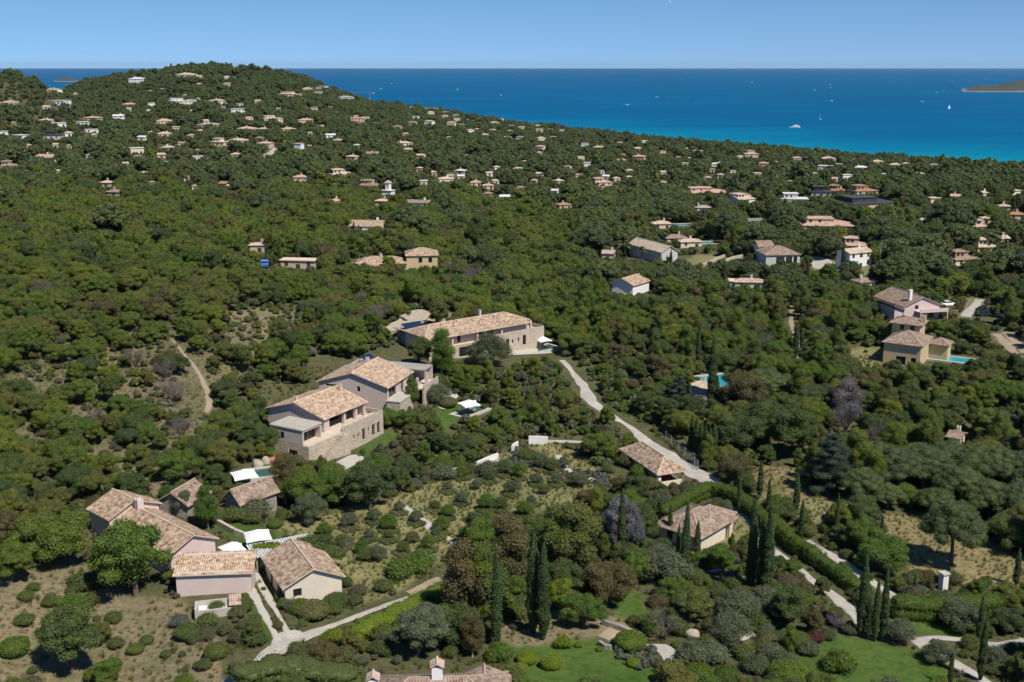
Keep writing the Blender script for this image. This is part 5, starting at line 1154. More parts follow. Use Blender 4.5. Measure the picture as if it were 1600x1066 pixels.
garden_wall([(800,706),(804,702),(809,699)], 1.2, .3, 'whitewall', 'tiny white wall end left of the rounded shrub above the orchard')
garden_wall([(942,976),(965,984),(1002,998)], .7, .5, 'darkstone', 'grey dry-stone wall across the rock garden at bottom centre'); garden_wall([(936,1008),(945,1014),(955,1016)], .6, .4, 'darkstone', 'short grey stone edge left of the big round bush')
garden_wall([(1098,417),(1115,409),(1132,402)], 1.0, .5, 'stone', 'lowest pale stone terrace wall of the terraced beds'); garden_wall([(1130,412),(1145,405),(1160,402)], 1.0, .5, 'stone', 'middle pale stone terrace wall of the terraced beds'); garden_wall([(1150,408),(1175,410),(1198,418)], 1.0, .5, 'stone', 'right-hand pale stone terrace wall of the terraced beds')
def wirefence():
    P = spline([hit(*p)[:2] for p in [(1040,688),(1060,705),(1078,722),(1090,735)]], 2.5); t = thing('wire_fence', 'pale wire fence on posts running above the drive beside the carport', 'fence', (P[0][0], P[0][1], float(ground(*P[0]))))
    o = np.array([P[0][0], P[0][1], float(ground(*P[0]))]); Q = [np.array([p[0], p[1], float(ground(*p))])-o for p in P]
    for q in Q: MB().box(q[0]-.05,q[0]+.05,q[1]-.05,q[1]+.05,q[2]-.4,q[2]+1.9).build('post', M['metal'], t)
    m = MB()
    for a, b in zip(Q, Q[1:]):
        for h in np.arange(.1, 1.9, .22): m.tube([a+(0,0,h), b+(0,0,h)], .018, 3, False)
        for k in np.linspace(0, 1, 9): c = a+(b-a)*k; m.tube([c, c+(0,0,1.8)], .014, 3, False)
    m.build('wire_mesh', M['metal'], t)
wirefence()
def cistern():
    g = hit(340,958); t = thing('walled_bin_yard', 'small walled enclosure with white lids in front of the lean-to garage', 'enclosure', tuple(g), R(14))
    MB().box(-2.6,-2.3,-1.2,1.2,-.8,1.3).box(-2.3,1.6,-1.2,-.95,-.8,1.1).box(-2.3,1.6,.95,1.2,-.8,1.3).build('wall', M['concrete'], t); MB().box(-2.2,-.2,-.9,.9,.2,.75).build('white_lid', M['white'], t); MB().box(-.1,1.2,-.9,.9,.2,.95).build('grey_lid', M['greyshade'], t)
    r = roof_mb(1.3, 2.1, 1.5, .25, 'mono', 'x', .1, .1).build('tile_cap', M['roofpink'], t); r.location = (1.5, -1.1, 0); MB().box(1.6,2.7,-1.,.9,-.8,1.45).build('pier', M['concrete'], t); FOOT.append((g[0], g[1], 2.6)); protect(302, 926, 358, 952, g[1]-1)
cistern()
def boulder(px, py, s, label, seed, sq=.8):
    r = np.random.default_rng(seed); bm = bmesh.new(); bmesh.ops.create_icosphere(bm, subdivisions=3, radius=1)
    cs = r.normal(size=(7, 3)); cs /= np.linalg.norm(cs, axis=1)[:, None]
    for v in bm.verts:
        d = np.array(v.co); k = 1 - .5*max(0, (cs@d).max()-.55); v.co = Vector((d[0]*s*k, d[1]*s*k*.8, d[2]*s*k*sq + s*.25 + r.normal(0, .01)))
    me = bpy.data.meshes.new('boulder'); bm.to_mesh(me); bm.free(); me.materials.append(M['rock']); g = hit(px, py); o = link('boulder', me, None, label=label, category='rock'); o.location = g; FOOT.append((g[0], g[1], s)); protect(px-8, py-12, px+8, py); return o
boulder(403,731,1.15,'large pale boulder left of the terracotta pot below the nearest villa',1,1.2); boulder(415,725,.8,'narrow pale boulder between the large boulder and the terracotta pot',2,1.5); boulder(1082,996,1.1,'rounded stone on the grass right of the silvery tree at bottom centre',3,.7)
def pot():
    g = hit(423,722); t = thing('terracotta_pot', 'big terracotta pot with a small shrub beside the pale boulders', 'plant pot', tuple(g)); m = MB(); n = 14; pr = [(0,.45),(.3,.75),(.7,.8),(1.0,.65),(1.1,.72),(1.1,.6)]
    for (z0, r0), (z1, r1) in zip(pr, pr[1:]):
        for i in range(n): a, b = 6.2832*i/n, 6.2832*(i+1)/n; m.face([(r0*math.cos(a),r0*math.sin(a),z0),(r0*math.cos(b),r0*math.sin(b),z0),(r1*math.cos(b),r1*math.sin(b),z1),(r1*math.cos(a),r1*math.sin(a),z1)])
    m.build('pot', M['terracotta'], t); c = crown([(0,0,1.6,.6,.6,.6)], 500, .16, 4, .7); link('shrub', npmesh('shrub', c[0], c[1], M['fresh'], c[2]), t); protect(416,705,432,724)
pot()
# ---------------- vehicles ----------------
def car(px, py, rz, paint, label, at=None, van=False, z=None):
    g = hit(px, py) if at is None else np.array(at); t = thing('blue_truck' if van else 'parked_car', label, 'truck' if van else 'car', tuple(g), R(rz)); L, W = (6.2, 2.3) if van else (4.2, 1.75)
    def loft(sec, nm, mat, par):
        m = MB(); rings = [[(x, -w_/2, z0), (x, -w_/2*.99, z0+(z1-z0)*.55), (x, -w_/2*.86, z1), (x, w_/2*.86, z1), (x, w_/2*.99, z0+(z1-z0)*.55), (x, w_/2, z0)] for x, w_, z0, z1 in sec]
        for a, b in zip(rings, rings[1:]):
            for k in range(6): m.face([a[k], b[k], b[(k+1) % 6], a[(k+1) % 6]][::-1])
        m.face(rings[0]); m.face(rings[-1][::-1]); return m.build(nm, M[mat], par)
    if van:
        loft([(-3.1,2.2,.5,1.1),(1.2,2.2,.5,1.15)], 'load_bed', 'darkpaint', t); loft([(1.0,2.2,.45,2.3),(1.3,2.25,.45,2.5),(2.4,2.25,.45,2.45),(3.0,2.2,.45,1.5),(3.15,2.1,.5,1.1)], 'cab', paint, t); MB().box(2.45,2.95,-.85,.85,1.55,2.1).build('windscreen', M['glass'], t); MB().box(-3.,.9,-1.05,1.05,1.16,1.9).build('load', M['bluepaint'], t)
        xs = (-2.0, 2.1)
    else:
        b = loft([(-2.1,1.5,.45,.8),(-1.95,1.7,.3,.95),(-1.3,1.75,.28,1.0),(0.9,1.75,.28,.98),(1.7,1.7,.3,.85),(2.1,1.5,.4,.7)], 'body', paint, t)
        c = loft([(-1.75,1.4,.96,.99),(-1.2,1.45,.96,1.38),(.1,1.45,.96,1.42),(1.0,1.4,.96,1.0)], 'window_band', 'glass', t); loft([(-1.15,1.36,1.385,1.44),(-.5,1.4,1.4,1.47),(.1,1.36,1.4,1.45)], 'roof', paint, t)
        for y in (-.6, .6): MB().box(2.02, 2.09, y-.17, y+.17, .52, .66).build('headlight', M['white'], t)
        xs = (-1.3, 1.3)
    for x in xs:
        for y in (-W/2+.05, W/2-.25):
            m = MB().tube([(x, y, .33), (x, y+.2, .33)], .33, 12); w_ = m.build('wheel', M['tyre'], t); MB().tube([(x, y-.01, .33), (x, y+.21, .33)], .18, 8).build('rim', M['metal'], w_)
    return t
_c = CP[0]; _m = Matrix.Translation(_c.location) @ Matrix.Rotation(CP[2], 4, 'Z'); _q = _m @ Vector((CP[3]*.52, 2.9, .09)); car(0,0,math.degrees(CP[2])-82,'redpaint','red car parked inside the open carport', at=_q)
car(414,417,-78,'bluepaint','bright blue truck parked in the wood left of the tower house', van=True); protect(407, 404, 421, 420)
car(1481,478,10,'whitepaint','pale car parked under trees at the end of the dirt yard'); car(1536,487,18,'darkpaint','upper dark car parked beside the dirt road at right'); car(1539,494,14,'darkpaint','lower dark car parked beside the dirt road at right'); car(1558,496,-50,'darkpaint','dark car half under the trees, right of the other two')
for r_ in ((1476,470,1490,480),(1528,480,1552,496),(1553,488,1563,498)): protect(*r_)
car(1143,465,30,'whitepaint','white car glimpsed in the wood below the long grey-white house') if False else None
# ---------------- boats and their wakes, a bird ----------------
def boat(px, py, L, kind, label, rz=0, wake=0):
    q = unproj(px, py, 0); L = L*{'sail': .42, 'yacht': .58, 'speed': .62}[kind]
    t = thing({'sail': 'sailing_boat', 'yacht': 'motor_yacht', 'speed': 'speedboat'}[kind], label, 'boat', (q[0], q[1], 0), R(rz)); s = L/12
    m = MB(); secs = [(-6,1.6,-.4,1.3),(-3,2.0,-.5,1.3),(2,1.9,-.5,1.5),(4.6,1.1,-.3,1.7),(6.2,.08,.2,1.9)]; rg = [[(x*s,-w_*s,h*s),(x*s,-w_*s*.6,z*s),(x*s,w_*s*.6,z*s),(x*s,w_*s,h*s)] for x,w_,z,h in secs]
    for a, b in zip(rg, rg[1:]):
        for k in range(4): m.face([a[k], a[(k+1)%4], b[(k+1)%4], b[k]])
    m.face(rg[0][::-1]); m.build('hull', M['sail'], t)
    if kind == 'sail':
        MB().tube([(0,0,1.3*s),(0,0,17*s)], .14*s, 5).build('mast', M['sail'], t); mm = MB()
        for sg in (1, -1):
            a = [(-.2*s,sg*.03*s,2.4*s),(-5.2*s,sg*.03*s,2.4*s),(-.2*s,sg*.03*s,16*s)]; b = [(.4*s,sg*.03*s,2*s),(5.6*s,sg*.03*s,2*s),(.3*s,sg*.03*s,14.5*s)]; mm.face(a if sg < 0 else a[::-1]); mm.face(b[::-1] if sg < 0 else b)
        mm.build('sails', M['sail'], t); MB().box(-3*s,1.5*s,-1*s,1*s,1.3*s,1.9*s).build('cabin', M['white'], t)
    elif kind == 'yacht':
        MB().box(-5*s,3*s,-1.5*s,1.5*s,1.3*s,2.3*s).build('lower_deck', M['white'], t); MB().box(-3.8*s,1.8*s,-1.52*s,1.52*s,1.6*s,2.0*s).build('window_band', M['glass'], t); MB().box(-3.6*s,1.6*s,-1.2*s,1.2*s,2.31*s,3.1*s).build('upper_deck', M['white'], t); MB().tube([(-1*s,0,3.1*s),(-1.2*s,0,4.6*s)], .12*s, 4).build('mast', M['white'], t)
    else:
        MB().box(-2*s,1.6*s,-1*s,1*s,1.4*s,2.3*s).build('cabin', M['white'], t)
    if wake:
        wake *= .5
        n = 14; V = []; a = math.atan2(math.sin(R(rz)), math.cos(R(rz)))
        for i in range(n+1):
            f = i/n; w_ = (1.4+2.2*f)*s*.7; x = -6*s - f*wake; V += [(x, -w_*(1-.3*f), .06), (x, w_*(1-.3*f), .06)]
        V = np.array(V); i = np.arange(n)*2; me = npmesh('wake', V, np.stack([i, i+1, i+3, i+2], 1)[:, ::-1], M['foam']); o = link('wake', me, None, kind='stuff', label='white foam wake trailing behind '+label[:28].rsplit(' ', 1)[0]); o.location = (q[0], q[1], 0); o.rotation_euler = (0, 0, R(rz))
boat(1242,200,38,'yacht','large white motor yacht on the near bright-blue water',rz=178); boat(1281,187,26,'sail','grey-hulled sailing boat just beyond the large motor yacht',rz=100); boat(1483,170,22,'sail','white sailing boat with bare mast below the distant headland',rz=20)
boat(1027,152,22,'speed','speedboat in mid sea with the brightest wake',rz=180,wake=260); boat(1175,129,26,'speed','speedboat with a long wake near the horizon right of centre',rz=2,wake=430); boat(1441,159,20,'speed','speedboat with wake left of the bare-masted sailing boat',rz=180,wake=150)
boat(595,139,24,'speed','speedboat with wake close to the hill at left',rz=2,wake=280); boat(612,131,20,'speed','leftmost small speedboat with a short wake above the other one',rz=0,wake=60); boat(715,141,24,'sail','white sail left of centre, nearer of the left pair',rz=80); boat(783,150,22,'sail','white sail just right of the left pair, lowest of the three',rz=80)
boat(802,121,24,'sail','small far white sail in the middle left of the sea',rz=80); boat(844,118,22,'speed','faint far speedboat near the horizon in the middle',rz=0,wake=100); boat(960,117,26,'sail','bright far sail close to the horizon right of the middle',rz=70); boat(1064,125,24,'sail','bright far sail left of the long-wake speedboat',rz=70)
boat(980,164,18,'speed','small moored-looking motorboat above the mid coast',rz=0,wake=30); boat(1273,141,20,'speed','speedboat above the sailing boat and yacht with a thin wake',rz=0,wake=120); boat(1297,132,18,'speed','upper of two tiny boats above the sailing boat',rz=0); boat(1298,138,18,'sail','tiny boat with a small sail below the upper tiny one',rz=60)
boat(1299,158,20,'speed','small motorboat crossing right above the sailing boat',rz=0,wake=50); boat(1475,143,22,'sail','far sail left of the headland tip',rz=80); boat(1464,145,18,'speed','tiny motorboat beside the far sail near the headland',rz=180); boat(1541,123,24,'speed','far speedboat with a long wake above the headland',rz=180,wake=500); boat(1488,127,18,'speed','faint speck of a motorboat between the headland and the horizon',rz=0)
def bird():
    x, y, z = ray(1047, 3); s = 260/y; t = thing('bird', 'pale gull flying high above the sea with spread wings', 'bird', (x*s, y*s, CAMZ+z*s), R(20)); V = []
    bm = MB(); bm.tube([(-.28,0,0),(-.12,0,.02),(.1,0,.02),(.24,0,.03),(.3,0,.02)], [.01,.06,.07,.04,.008], 8); bm.face([(-.2,-.05,0),(-.45,-.1,0),(-.45,.1,0),(-.2,.05,0)])
    for sg in (-1, 1): bm.face([(.1,sg*.05,.03),(-.08,sg*.05,.03),(-.1,sg*.35,.13),(.08,sg*.33,.14)][::sg]); bm.face([(.08,sg*.33,.14),(-.1,sg*.35,.13),(-.2,sg*.68,.05),(-.15,sg*.72,.05)][::sg])
    bm.build('body', M['sail'], t)
bird()
# a construction crane on the slope and lamp poles
def crane():
    g = hit(578,158); t = thing('tower_crane', 'thin pale tower crane standing on the slope against the sea', 'crane', (g[0], g[1], g[2])); MB().box(-.3,.3,-.3,.3,-2,22).build('mast', M['metal'], t); MB().box(-32,8,-.15,.15,22.01,22.35).build('jib', M['metal'], t); MB().box(5,7.5,-.9,.9,20.2,22).build('counterweight', M['concrete'], t)
crane()
def pole(px, py, h, label, nm='utility_pole'):
    g = hit(px, py); t = thing(nm, label, 'pole', tuple(g)); MB().tube([(0,0,-1),(0,0,h)], [.14,.09], 6).build('shaft', M['metal'], t); MB().box(-.6,.6,-.05,.05,h-.5,h-.38).build('crossarm', M['metal'], t)
pole(1541,345,10,'pale utility pole among the trees at the upper right'); pole(1374,417,8,'thin pole at the right end of the white garage house'); pole(1567,400,8,'short pole right of the cream and peach houses'); 
def pier_():
    g = hit(1473,921); t = thing('stone_gatepost', 'white stone gatepost with statue-like cap standing in the shrubs at right', 'gatepost', tuple(g), R(20)); MB().box(-.45,.45,-.45,.45,-1,2.3).build('shaft', M['whitewall'], t); MB().box(-.6,.6,-.6,.6,2.303,2.5).build('cap', M['concrete'], t); protect(1464, 903, 1482, 922)
pier_()
# ---------------- individual plants placed by eye ----------------
def put(key, mat, px, py, hpx, wf=1.0, label=None, tm='bark', prot=False, small=False):
    """py: where the foot is; hpx: height in the picture"""
    g = hit(px, py); x, y, d = proj(*g); th = math.atan((CAMZ-g[2])/g[1]); p_ = PROTO[key]; k = kind_of(key); kap = {'ball': 1.7, 'bush': 1.7, 'cypress': .1}.get(k, 1.0)
    s = hpx*d/F/(p_['h']*math.cos(th) + kap*p_['r']*wf*math.sin(th))
    if k != 'cypress': gy = g[1] + p_['r']*s*wf*(.9 if k in ('ball', 'bush') else .35); g = np.array([g[0]*gy/g[1], gy, float(ground(g[0]*gy/g[1], gy))])
    plant(key, mat, g[0], g[1], g[2], s*wf, sz=s, label=label, trunkmat=tm, small=small); FOOT.append((g[0], g[1], PROTO[key]['r']*s*wf*.75))
    r = PROTO[key]['r']*s*wf*F/d
    if prot: PROT.append((px-r*.7, py-hpx, px+r*.7, py-hpx*.35, g[1]-.5))
CY = [(833,992,152,'left one of the tall cypress pair above the bottom lawn'),(849,1000,140,'right one of the tall cypress pair above the bottom lawn'),(776,1010,142,'tall slim cypress standing inside the grey-brown eucalyptus clump'),
 (970,882,112,'cypress in front of the grey-mauve tree, left one'),(1002,868,75,'cypress right of the grey-mauve tree'),(1046,848,55,'short cypress at the left of the low brown-roofed house'),(1070,914,120,'tallest cypress in front of the low brown-roofed house'),(1058,905,80,'thin cypress directly left of the tallest one by the brown-roofed house'),(1089,872,55,'short cypress in front of the middle of the brown-roofed house'),
 (1172,926,135,'left one of the trio of tall cypresses right of the brown-roofed house'),(1186,934,110,'middle shorter one of the trio of tall cypresses'),(1197,938,135,'right one of the trio of tall cypresses'),(1154,802,62,'short cypress behind the clipped hedge, near the drive end'),(1187,778,55,'slim cypress beside the straw meadow, left one'),(1200,800,50,'dark cypress behind the tall trio'),
 (1243,800,58,'cypress at the left of the small meadow'),(1251,845,62,'broad cypress below the small meadow'),(1306,838,64,'pillar-like cypress at the right of the small meadow'),(1376,848,42,'short cypress at the left edge of the straw field'),
 (1344,995,125,'leftmost of the four dark cypresses by the right lawn'),(1356,1000,62,'small cypress wedged between the four dark ones'),(1366,1002,90,'third of the dark cypresses by the right lawn'),(1378,1002,105,'rightmost of the dark cypresses by the right lawn'),
 (1529,1002,66,'cypress behind the olive at far right of the lawn path'),(1531,1064,90,'tall cypress at the bottom right corner'),(1484,1072,48,'small cypress cut by the bottom edge at right'),(1587,915,55,'cypress at the right edge beside the straw field'),(1428,930,34,'small cypress in the hedge right of the four'),
 (1090,577,72,'left slim cypress above the pale pool house'),(1111,640,108,'tallest cypress in front of the pale pool house'),(1119,640,52,'cypress hugging the tallest one at the pool house'),(1077,640,40,'short cypress left of the pale pool house'),(1316,421,38,'single broad cypress beside the white garage house'),
 (1243,560,55,'slim cypress beside the dirt lane gable'),(1252,545,30,'short cypress right of the dirt lane'),(418,410,30,'cypress right behind the blue truck'),(437,412,38,'second cypress right of the blue truck'),(466,415,44,'cypress in front of the flat outbuilding'),(488,411,30,'fourth cypress in the row left of the tower house'),(517,413,34,'broad cypress at the left end of the tower house roofs'),
 (553,362,16,'small cypress at the left of the white gabled house'),(561,365,14,'small round-topped cypress right at the white gable'),(944,408,22,'cypress in front of the pink two-storey house'),(963,412,24,'cypress right of the pink two-storey house'),(1042,415,16,'left small cypress by the palm-side gabled house'),(1048,415,24,'right dark cypress by the palm-side gabled house'),
 (1583,470,30,'dark cypress at the right edge behind the parking yard'),(1070,302,22,'cypress left of the long peach villa'),(1195,302,26,'tall cypress right of the white gable-fronted house'),(867,320,22,'cypress above the orange-roofed house'),(822,307,16,'cypress in the mid wood, left one'),(969,300,18,'cypress near the peach and white houses in mid wood'),(984,302,16,'second cypress near the peach and white houses'),(1008,290,12,'small cypress in the mid wood'),(687,270,14,'cypress left of the cluster of white houses'),(711,290,12,'small cypress by the white houses'),(752,296,12,'cypress between two peach houses'),(580,318,14,'cypress between pink-roofed and ochre houses')]
for x, y, h, l in CY: put('cypressN%d' % (x % 2) if h > 30 else 'cypressF%d' % (x % 2), 'cypress', x, y, h, 1.0 if h < 60 else .72, 'cypress: '+l, prot=h > 45)
for i, (x, y) in enumerate([(1080,700),(1087,704),(1094,709),(1101,714),(1108,718),(1115,712),(1122,700)]): put('cypressN%d' % (i % 2), 'cypress', x, y, 48, 1.3)
T = [('oakN4','fresh',1238,905,34,.9,'small green tree leaning over the lower pale drive'),('oakN5','shrub',1283,932,32,.9,'round-topped small tree hiding a bend of the lower drive'),('oakN6','fresh',1318,912,34,.9,'bushy tree between the two pale drives'),('oakN2','shrub',1355,918,26,.9,'small tree over the upper pale drive end'),('oakN5','oak',948,668,36,.8,'small oak at the lower edge of the main drive'),('oakN3','oak',985,705,30,.8,'small oak behind the carport, left of the main drive'),('tallN0','fresh',503,748,38,.9,'feathery young tree at the foot of the villa stairs'),('oakN1','fresh',606,668,32,1.1,'bushy tree under the terrace of the middle villa'),('oakN2','oakdark',583,675,34,1.1,'dark bushy tree between the two nearer villas'),('oakN3','oak',632,672,34,1.1,'round tree right below the middle villa terrace'),('oakN0','oakdark',385,690,50,1.,'dark oak behind the left end of the nearest villa'),  # key, material, px, foot y, height px, width factor, label
 ('oakN0','fresh',212,942,136,.92,'big bright green round tree standing against the pink farmhouse'),('oakN1','oak',75,890,98,1.05,'spreading oak at left with a dark shadow on bare ground'),('oakN2','oakdark',112,1056,118,1.0,'dark dense oak at the bottom left corner'),
 ('oakN3','fresh',112,985,60,.9,'yellowish small oak just behind the dark corner oak'),('oakN2','fresh',175,1078,55,1.1,'bright oak cut by the bottom edge at left'),('oakN0','oak',20,915,70,1.1,'oak at the left edge beside the spreading one'),('tallN0','fresh',326,830,76,1.05,'slim thin-trunked tree between the two stone outhouses'),
 ('oakN1','fresh',284,760,62,.8,'fresh green tree behind the left stone outhouse'),('oakN3','olive',282,806,44,.8,'pale bush-like tree in front of the left stone outhouse'),('oakN2','oak',345,745,60,.95,'oak above the stone outhouses'),('tallN1','brown',446,790,84,1.1,'leafy yellowish tree between barn and nearest villa'),('oakN1','fresh',468,800,72,.9,'green tree right of the yellowish one below the villa stairs'),
 ('oakN0','oakdark',578,802,86,1.0,'large rounded dark holm oak right of the villa stairs'),('oakN3','olive',480,822,56,.8,'dark olive-green tree at the left of the holm oak'),('bushN0','brown',720,770,10,1.2,None),
 ('oliveN0','olive',765,578,62,1.1,'silvery tree in front of the long stone villa'),('oliveN1','olive',682,632,34,1.35,'silvery olive tree on the lawn of the middle villa'),('tallN1','fresh',690,590,78,1.0,'bushy green tree at the left end of the long villa'),('oakN2','oakdark',655,575,50,.9,'dark tree left of the bushy one by the long villa'),
 ('tallN0','fresh',645,640,56,.8,'leafy tree hiding the corner of the middle villa'),('bushN1','olive',662,595,10,1,None),('oakN2','oakdark',408,668,50,.9,'dark oak against the left end of the nearest villa'),('oakN3','oakdark',410,712,52,.9,'second dark oak below the left end of the nearest villa'),
 ('tallN0','oak',752,980,138,1.15,'grey-brown eucalyptus clump, tallest crown left of the slim cypress') ,('tallN1','brown',795,920,120,1.3,'brownish eucalyptus with a purplish crown above the orchard path'),('tallN0','brown',720,985,150,1.15,'broad brown-green eucalyptus over the bottom path'),
 ('tallN1','oak',900,905,125,1.3,'olive-brown eucalyptus left of the grey-mauve tree'),('tallN0','oak',868,900,118,1.1,'second eucalyptus further left of the grey-mauve tree'),('tallN1','mauve',965,870,98,1.1,'grey-mauve leafless-looking tree behind the left cypresses'),('tallN0','mauve',985,872,90,.9,'right part of the grey-mauve tree pair'),
 ('oakN0','olive',655,1030,96,.95,'silver-green rounded tree above the bottom-edge house'),('tallN1','brown',738,1030,78,1.0,'rusty brown-green shrub tree right of the silver-green one'),('bareN0','grey',272,640,52,1.0,'grey leafless tree beside the sandy track'),('bareN1','grey',258,600,40,1.0,'second grey leafless tree above the first by the sandy track'),('bareN1','grey',212,580,36,1.1,'grey twiggy tree on the left scrub slope'),
 ('bareN0','grey',285,690,40,1.2,'grey twiggy tree below the sandy track'),('bareN1','mauve',1320,690,75,.8,'bare greyish tree behind the cedar') ,('cedarN0','cedar',1296,775,105,1.05,'blue-green cedar at the left of the pine belt'),('cedarN0','cedar',1058,640,56,1.1,'rounded blue-green cedar left of the pale pool house'),
 ('tallN1','grey',1320,668,80,1.3,'dry purplish-brown tree above the cedar'),('pineN0','pine',1485,890,118,.85,'single umbrella pine standing in the straw field'),('oakN1','fresh',1382,900,70,1.1,'fresh green tree left of the single pine'),('oakN0','fresh',1345,870,62,1.1,'fresh green tree behind the four dark cypresses'),
 ('oliveN0','olive',1405,1008,48,1.0,'silvery olive tree right of the four cypresses'),('oliveN1','olive',1500,990,60,1.2,'broad silvery olive beyond the white path'),('oliveN0','olive',1465,1040,44,1.2,'silvery olive leaning over the white path at the lawn edge'),('oliveN1','olive',1340,1010,10,1,None),('bareN0','mauve',1306,990,36,1.0,'white-branched leafless small tree left of the four cypresses'),
 ('oakN2','oakdark',1235,985,78,1.05,'dark rounded fruit tree left of the white-branched one'),('oliveN1','olive',1140,1012,60,1.1,'silvery olive above the big grey shrub'),('oliveN0','olive',1150,975,64,1.2,'silver tree behind the silvery olive at bottom centre'),('oliveN0','olive',1195,960,50,1.2,'silver tree to the right behind the silvery olive'),
 ('bareN1','olive',1040,1005,56,1.3,'greyish branching tree beside the rock garden'),('oakN0','oak',1075,975,66,1.2,'spreading green tree behind the greyish branching one'),('oakN3','brown',953,950,78,1.0,'yellowish oak in the middle of the lower garden'),('oakN2','lime',875,965,66,.8,'bright light-green tree right of the cypress pair'),('oakN1','fresh',912,985,62,1.0,'green tree right of the bright one by the cypress pair'),
 ('oliveN1','olive',1035,915,70,1.2,'silver-green tree left of the cypresses by the brown-roofed house'),('oakN0','fresh',1130,900,52,1.2,'fruit tree in front of the brown-roofed house'),('oakN3','fresh',1000,915,60,.8,'broad-leaved tree left of the silver-green one'),('pineN1','pine',1190,628,58,1.5,'wide umbrella pine with bare dark limbs right of the pool'),
 ('oakN1','brown',1160,650,72,.9,'yellow-brown tree directly right of the turquoise pool'),('oakN0','oakdark',1200,700,80,1.2,'dark green rounded tree right of the dark cypress hedge'),('oakN2','oakdark',1245,720,90,1.1,'tall dark rounded tree left of the cedar'),('oakN3','oakdark',1155,710,70,1.2,'dark green tree above the carport drive'),('oakN1','brown',1150,755,50,1.0,'reddish-tinted tree beside the drive end'),
 ('tallN0','grey',1315,640,70,1.2,None),('oakN2','brown',253,490,42,1.1,'rusty brown oak standing out in the left wood'),('oakN0','oak',935,720,52,1.2,'dense green tree above the drive bend'),('oakN1','fresh',1590,640,40,1,'fresh tree at the right edge'),('pineN2','pine',650,368,38,1.6,'broad umbrella pine left behind the tower house'),('tallN0','oakdark',748,395,62,1.4,'tall dark eucalyptus right behind the tower house'),
 ('pineN0','pine',1290,470,36,1.3,'umbrella pine below the gravel yard'),('palmN0','palm',636,348,26,1.3,'palm behind the tower house, among pines'),('palmN0','palm',965,405,30,1.2,'first palm left of the palm-side gabled house'),('palmN0','palm',978,404,30,1.2,'second palm left of the palm-side gabled house'),('palmN0','palm',1003,410,26,1.2,'third palm, in front of the gabled house'),('palmN0','palm',1040,380,22,1.2,'palm above the gabled house'),
 ('palmN0','palm',1556,390,30,1.2,'palm left of the right-hand peach houses'),('palmN0','palm',1548,395,32,1.2,'palm pair partner at the right-hand peach houses'),('palmN0','palm',1537,262,12,1.3,'far palm on the shoreline at right')]
for a in T:
    if a[6]: put(*a[:5], a[5], a[6], prot=a[4] > 50, tm='palebark' if a[0].startswith('tall') else 'bark')
# pine belt at the right
for i, (x, y, h) in enumerate([(1400,775,86),(1365,755,72),(1440,770,84),(1480,760,80),(1520,770,84),(1560,775,84),(1600,780,86),(1345,790,66),(1500,800,80),(1545,820,80),(1590,830,84),(1620,800,86),(1430,735,50),(1460,812,56),(1385,800,50)]):
    put('pineN%d' % (i % 3), 'pine', x, y, h, 1.15, prot=False)
# orchard: small trees standing in square clipped beds
def orchard():
    mb_bed = {}
    pts = [(507,842),(535,858),(546,828),(577,845),(565,868),(607,846),(585,818),(624,803),(608,832),(645,852),(651,820),(681,842),(700,812),(630,868),(590,880),(652,880),(668,862),
           (680,800),(722,790),(745,768),(760,800),(782,800),(800,775),(830,790),(757,828),(735,745),(790,745),(838,760),(812,750),(850,775),(870,760),(895,755),(820,810),(862,740),(905,765),(700,770),(720,750),(765,755),(845,735),(880,735),(690,835)]
    for i, (x, y) in enumerate(pts):
        g = hit(x, y); L = 1.05 + .12*((i*7) % 3); rz = R(35 + (i*13) % 12); c = crown([(dx*L*.66, dy*L*.66, .28, L*.4, L*.4, .26) for dx in (-1, 0, 1) for dy in (-1, 0, 1)], 900, .14, 200+i, .85, spread=.07)
        if i % 5 != 4 or i == 0:
            o = link('clipped_bed', npmesh('clipped_bed', c[0], c[1], M['shrub' if i % 3 else 'oakdark'], c[2]), None, category='clipped bed'); o.location = g; o.rotation_euler = (0,0,rz)
            PLANTS.append(dict(o=o, kind='bed', mat='shrub', X=g[0], Y=g[1], Z=g[2], h=.6, label=None))
        k = i % 4; put(['oliveN0','oliveN1','oliveN1','oliveN0'][k], ['fresh','shrub','olive','olive'][k], x, y-2, [27,21,25,19][k]*(1 + .15*math.sin(i)), .95)
orchard()
